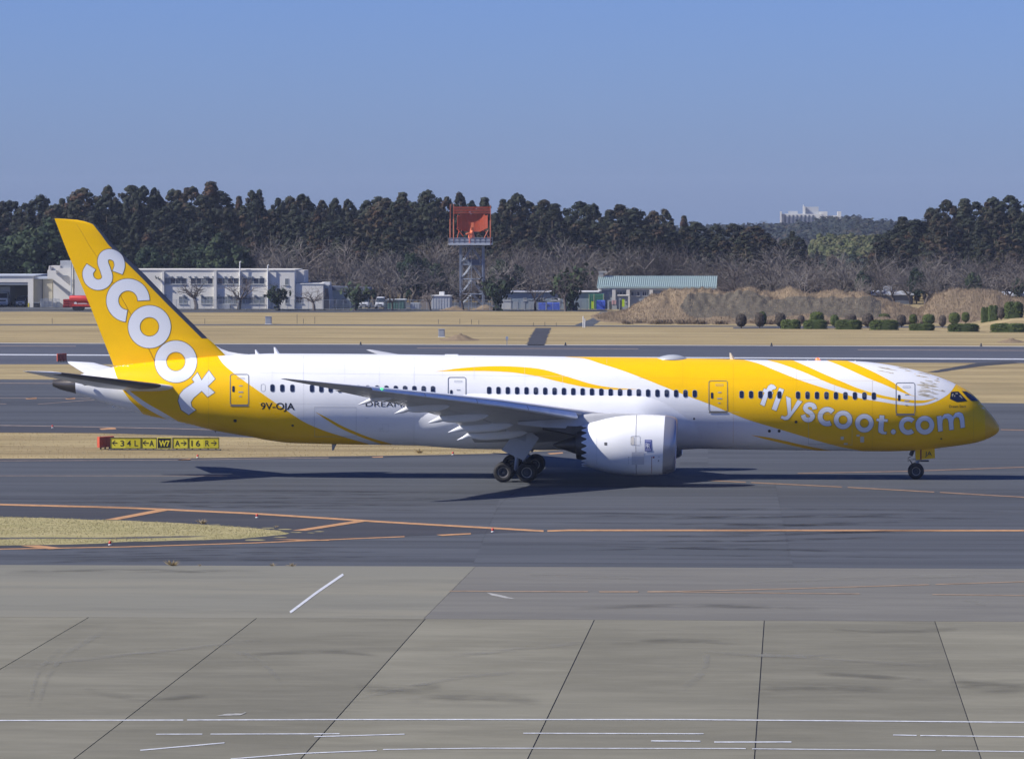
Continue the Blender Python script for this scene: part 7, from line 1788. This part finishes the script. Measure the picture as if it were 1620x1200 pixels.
SH = [(1164,1181,497,519.5,'b','leftmost grey brown clipped shrub before the earth mound'),(1194,1209,494.5,519.5,'b','front one of two overlapping clipped shrubs left of the hedges'),(1198,1212.5,493,518.5,'g','rear one of two overlapping clipped shrubs left of the hedges'),
      (1226,1243,495,519,'b','brown rounded clipped shrub touching the left hedge'),(1262,1273,499,514,'b','small brown shrub between the first and second hedge'),(1281,1303.5,493,515.5,'g','green domed shrub right behind the second hedge'),
      (1313.5,1327,498,518,'g','small dark rounded shrub left of the third hedge'),(1337,1355,496.5,512.5,'b','brown dome shrub rising behind the third hedge'),(1364,1382,496,519,'b','large grey brown clipped shrub left of the fourth hedge'),
      (1390,1408,496,509,'g','green dome shrub rising behind the fourth hedge'),(1419,1433.5,498,518,'b','pale bare clipped shrub right of the fourth hedge'),(1438.5,1451,497,514,'g','slim green shrub at the left end of the fifth hedge'),
      (1459.5,1479,497,516,'g','broad green shrub at the right end of the fifth hedge'),(1485,1497,498.5,518.5,'b','round shrub on a visible stem between the fifth and sixth hedge'),(1501,1519,494.5,515,'g','dark green round shrub behind the left part of the sixth hedge'),
      (1521.5,1534,493.5,511.5,'g','small green shrub on a thin stem behind the sixth hedge'),(1552,1566,486,509.5,'g','left dark green bush on the bank, partly overlapped'),(1563,1580,483,507.5,'g','middle dark green bush on the bank'),(1578,1590,486,506,'b','brown twiggy bush between the dark bushes on the bank'),(1589,1619.5,477.5,503,'g','largest dark green clipped bush on the bank at the right edge')]
for i, (x0, x1, yt, yb, k, lab) in enumerate(SH):
    shrub(('ball', k, i % 2) if x0 < 1530 else ('bush', k), (BALL if k == 'g' else BALLB)[i % 2] if x0 < 1530 else (HEDG[0] if k == 'g' else BALLB[0]), x0, x1, yt, yb, lab, 'clipped_shrub', 'clipped shrubs before the earth mound')
HD = [(1235,1266.5,505.5,520.3,'shortest clipped green hedge, first from the left'),(1271,1308.5,506,520.6,'second clipped green hedge from the left'),(1321,1363.5,505.8,521.2,'third clipped green hedge from the left'),(1376,1421.8,506,522,'fourth clipped green hedge, tallest of the row'),
      (1438,1478.3,511.8,522.8,'fifth clipped green hedge, lowest of the row'),(1500,1549.3,512,525,'sixth clipped green hedge from the left'),(1567,1626,511.4,525.6,'last clipped green hedge, cut by the right photo edge')]
for i, (x0, x1, yt, yb, lab) in enumerate(HD): shrub(('hedge', i % 2), HEDG[i % 2], x0, x1, yt, yb, lab, 'clipped_hedge', 'clipped hedges along the runway grass', 1.8)

# ------------------------------------------------------------------ far hill, bamboo and the white building beyond
def canopy(name, px0, px1, Ya, Yb_, tops, n, r, m, label, seed, per=14, deep=3):
    rnd = random.Random(seed); fo = Fol()
    for _ in range(n):
        px = rnd.uniform(px0, px1); j = rnd.random(); Y = lerp(Ya, Yb_, j)
        zt = P(px, float(np.interp(px, [p[0] for p in tops], [p[1] for p in tops])) + rnd.uniform(0, 5) + (1-j)*26, Y)[2]
        x = P(px, 400, Y)[0]; rc = rnd.uniform(*r); tint = min(1, max(0, rnd.gauss(.5, .28)))
        for q_ in range(deep):
            c = Vector((x + rnd.gauss(0, rc*.35), Y + rnd.gauss(0, rc*.35), zt - rc*(.9 + q_*1.1))); rr_ = rc*min(1.2, .75 + .22*q_)
            fo.ball(c, rr_, rr_*.95, tint, rnd)
            for _k in range(per):
                d = Vector((rnd.gauss(0, 1), rnd.gauss(-.4, 1), rnd.gauss(.5, .8))).normalized(); fo.quad(c + d*rr_*rnd.uniform(.8, 1.1), (d + Vector((rnd.gauss(0, .3), rnd.gauss(0, .3), rnd.gauss(0, .3)))).normalized(), rr_*rnd.uniform(.35, .6), rnd, min(1, max(0, tint + rnd.gauss(0, .12))))
    return props(link(name, fo.mesh(name, m)), label, 'woodland', kind='stuff')
HT = [(1060,352),(1120,349),(1160,347),(1200,346),(1230,346),(1260,343),(1300,340),(1320,338),(1345,336),(1360,335),(1385,340),(1420,342),(1470,340),(1520,345)]
canopy('far_wood', 1060, 1520, 2250, 2600, HT, 900, (4.5, 7.5), FARW, 'far wooded ridge of dark trees fading blue below the white building', 31, 12)
canopy('near_wood', -60, 1700, 1010, 1060, [(-60,335),(140,315),(400,316),(700,322),(1000,342),(1130,362),(1180,372),(1260,392),(1390,392),(1430,365),(1480,340),(1700,330)], 520, (2.2, 3.6), FARW, 'dark mass of trees deep in the wood behind the first cedars', 33, 10)
canopy('near_wood', -650, -30, 940, 1030, [(-650,330),(-30,318)], 260, (1.8, 3.0), FARW, 'continuation of the dark cedar wood past the left edge of the photo', 34, 8, 7)
canopy('near_wood', 1655, 2250, 940, 1030, [(1655,322),(2250,335)], 260, (1.8, 3.0), FARW, 'continuation of the dark cedar wood past the right edge of the photo', 35, 8, 7)
canopy('bamboo_grove', 1288, 1412, 1240, 1300, [(1285,374),(1300,366),(1330,368),(1345,364),(1365,368),(1385,364),(1412,370)], 420, (.9, 1.7), BAMB, 'pale yellow green bamboo grove below the far wooded ridge', 32, 20)
Yd = 2750; W = px_on(Yd)
fb = thing('far_building', 'distant white building with stepped roof on the far wooded ridge', 'building', (W(1280, 345)[0], Yd, 0))
FARB = mat('far_white_wall', (0.62, 0.62, 0.58), .8); FARG = mat('far_grey_wall', (0.42, 0.44, 0.46), .8)
def fbx(x0, x1, yt, m_, y0, d, nm, par=None):
    a, zt = W(x0, yt); b, _ = W(x1, yt); q = MB(); q.box(a, b, Yd+y0, Yd+y0+d, 0, zt); return part(nm, q, m_, par or fb)
wl_ = fbx(1236, 1300, 338.4, FARB, 0, 30, 'wall'); fbx(1234, 1236.6, 334.6, FARB, -2, 36, 'stair_tower'); fbx(1247, 1262, 334, FARG, 6, 16, 'roof_plant'); fbx(1270, 1274, 326.5, FARB, 2, 14, 'stair_tower'); fbx(1274.2, 1295, 327.2, FARG, 4, 26, 'upper_storey'); fbx(1295.4, 1309, 334.6, FARB, 3, 24, 'end_wall'); fbx(1325, 1331, 334.5, FARB, 5, 20, 'end_wall'); fbx(1309.3, 1324.7, 341, FARB, 5, 20, 'end_wall')
for k in range(8):
    x = 1241 + k*6.3; a, zt = W(x, 339); b, _ = W(x+2.2, 339); q = MB(); q.box(a, b, Yd-.6, Yd-.02, zt-7, zt-.4); part('window', q, PANE, fb)
q = MB(); a, z = W(1271.6, 326.5); q.tube([(a, Yd+6, z), (a, Yd+6, z+.9)], .5, 6); part('flue', q, FARG, fb)

# tell alike things apart by their place in the row
ORD = ['first', 'second', 'third', 'fourth', 'fifth', 'sixth', 'seventh', 'eighth', 'ninth', 'tenth', 'eleventh', 'twelfth', 'thirteenth', 'fourteenth', 'fifteenth']
def ordinal(sel, text):
    rows = {}
    for o in list(SC.objects):
        if o.parent is None and sel(o): rows.setdefault(o['label'], []).append(o)
    for lab, os_ in rows.items():
        os_.sort(key=lambda o: o.location.x/o.location.y)
        for k, o in enumerate(os_): o['label'] = text(lab, ORD[k])
ordinal(lambda o: o.get('label', '').startswith('the tall skyline cedars'), lambda l, n: f'{n} from left of {l}')
ordinal(lambda o: o.get('group') == 'wire storage cages left of the red tanker', lambda l, n: f'{n} from left of the grey wire storage cages left of the red tanker')
ordinal(lambda o: o.get('group') == 'runway edge lights', lambda l, n: f'{n} from left of the small dark lights at the far runway edge')
ordinal(lambda o: o.get('group') == 'stakes along the perimeter road', lambda l, n: f'{n} from left of the thin dark stakes in the grass by the perimeter road')
# ------------------------------------------------------------------ grass blades close by, weeds at the joints
BLADE = mat('grass_blades', (0.37, 0.325, 0.165), 0.95, var=.1, vscale=.3)
TAN = mat('tan_blades', (0.36, 0.28, 0.145), 0.95, var=.15, vscale=.5)
def inside(p, poly):
    c = False; n = len(poly)
    for i in range(n):
        (x1, y1), (x2, y2) = poly[i], poly[(i+1) % n]
        if (y1 > p[1]) != (y2 > p[1]) and p[0] < (x2-x1)*(p[1]-y1)/(y2-y1)+x1: c = not c
    return c
ISL = [(-20,816.2),(70,819),(168,822),(245,825),(315,829),(385,833.3),(440,839),(456,843),(440,846.5),(378,852),(297,853.6),(210,857),(105,860.4),(-20,864)]
rg = random.Random(21); q = MB(); k = 0
while k < 7000:
    p = (rg.uniform(-20, 458), rg.uniform(815, 865))
    if not inside(p, ISL): continue
    k += 1
    if 846 < p[1] < 852.5 and p[0] < 330 and rg.random() < .8: continue
    x, y, _ = G(*p); h = rg.uniform(.02, .06)*(2.0 if rg.random() < .03 else 1); w = rg.uniform(.012, .03); dx = rg.gauss(0, .6)*h
    q.add([(x-w, y, Z3), (x+w, y, Z3), (x+dx+w*.3, y+rg.gauss(0, .4)*h, Z3+h), (x+dx-w*.3, y, Z3+h*.9)], [(0, 1, 2, 3)])
props(link('grass', q.mesh('grass', BLADE)), 'short green tan grass covering the island at the left', 'grass', kind='stuff')
q = MB(); k = 0
while k < 9000:
    p = (rg.uniform(-20, 860), rg.uniform(684, 725)); x, y, _ = G(*p)
    top = np.interp(p[0], [-20, 150, 500, 860], [684, 685, 696, 712.5]); bot = np.interp(p[0], [-20, 300, 560, 700, 860], [725, 724, 720.6, 718.6, 713.6])
    k += 1
    if not top < p[1] < bot: continue
    if rg.random() < .6 and bot - p[1] > 2.5 and p[1] - top > 2: continue
    h = rg.uniform(.03, .07); w = rg.uniform(.012, .03); dx = rg.gauss(0, .6)*h
    q.add([(x-w, y, 0), (x+w, y, 0), (x+dx+w*.3, y+rg.gauss(0, .4)*h, h), (x+dx-w*.3, y, h*.9)], [(0, 1, 2, 3)])
props(link('grass', q.mesh('grass', TAN)), 'dry tan grass along the strip with the yellow sign row', 'grass', kind='stuff')
for px, py, s, n, lab in ((273, 895, 1.2, 60, 'largest dry weed tuft in the joint between asphalt and concrete at the left'), (317, 895.4, .5, 18, 'tiny weed tuft right of the largest one in the asphalt joint'), (431, 895.4, .7, 26, 'left one of two weed tufts in the asphalt joint below the orange chevrons'), (462, 895.8, .8, 30, 'right one of two weed tufts in the asphalt joint below the orange chevrons'),
                          (321, 828.5, 1.1, 50, 'dry brown weed tuft on the upper edge of the grass island'), (437, 834, .6, 20, 'small weed tuft at the tip of the grass island'), (664, 716.5, 1.5, 40, 'brown tuft of tall grass under the aircraft wing')):
    x, y, _ = G(px, py); q = MB()
    for _ in range(n):
        a = rg.uniform(0, 6.28); r = rg.uniform(0, .3)*s; h = rg.uniform(.06, .24)*s; w = .018*s; dx, dy = math.cos(a)*r, math.sin(a)*r
        q.add([(dx*.3-w, dy*.3, 0), (dx*.3+w, dy*.3, 0), (dx*1.5+w*.3, dy*1.5, h), (dx*1.5-w*.3, dy*1.5, h*.95)], [(0, 1, 2, 3)])
    props(link('weed_tuft', q.mesh('weed_tuft', TAN), None, (x, y, .02)), lab, 'weed')

# ------------------------------------------------------------------ air
hm = bpy.data.materials.new('haze'); hm.use_nodes = True; nt = hm.node_tree
for n_ in list(nt.nodes):
    if n_.type == 'BSDF_PRINCIPLED': nt.nodes.remove(n_)
pv = nt.nodes.new('ShaderNodeVolumePrincipled'); pv.inputs['Color'].default_value = (.62, .72, .95, 1); pv.inputs['Density'].default_value = HAZE; pv.inputs['Anisotropy'].default_value = 0.0
nt.links.new(pv.outputs[0], nt.nodes['Material Output'].inputs['Volume'])
q = MB(); q.box(-900, 900, -40, 3000, -1.0, 34.0)
props(link('haze', q.mesh('haze', hm)), 'thin blue haze over the airfield', 'haze', kind='stuff')
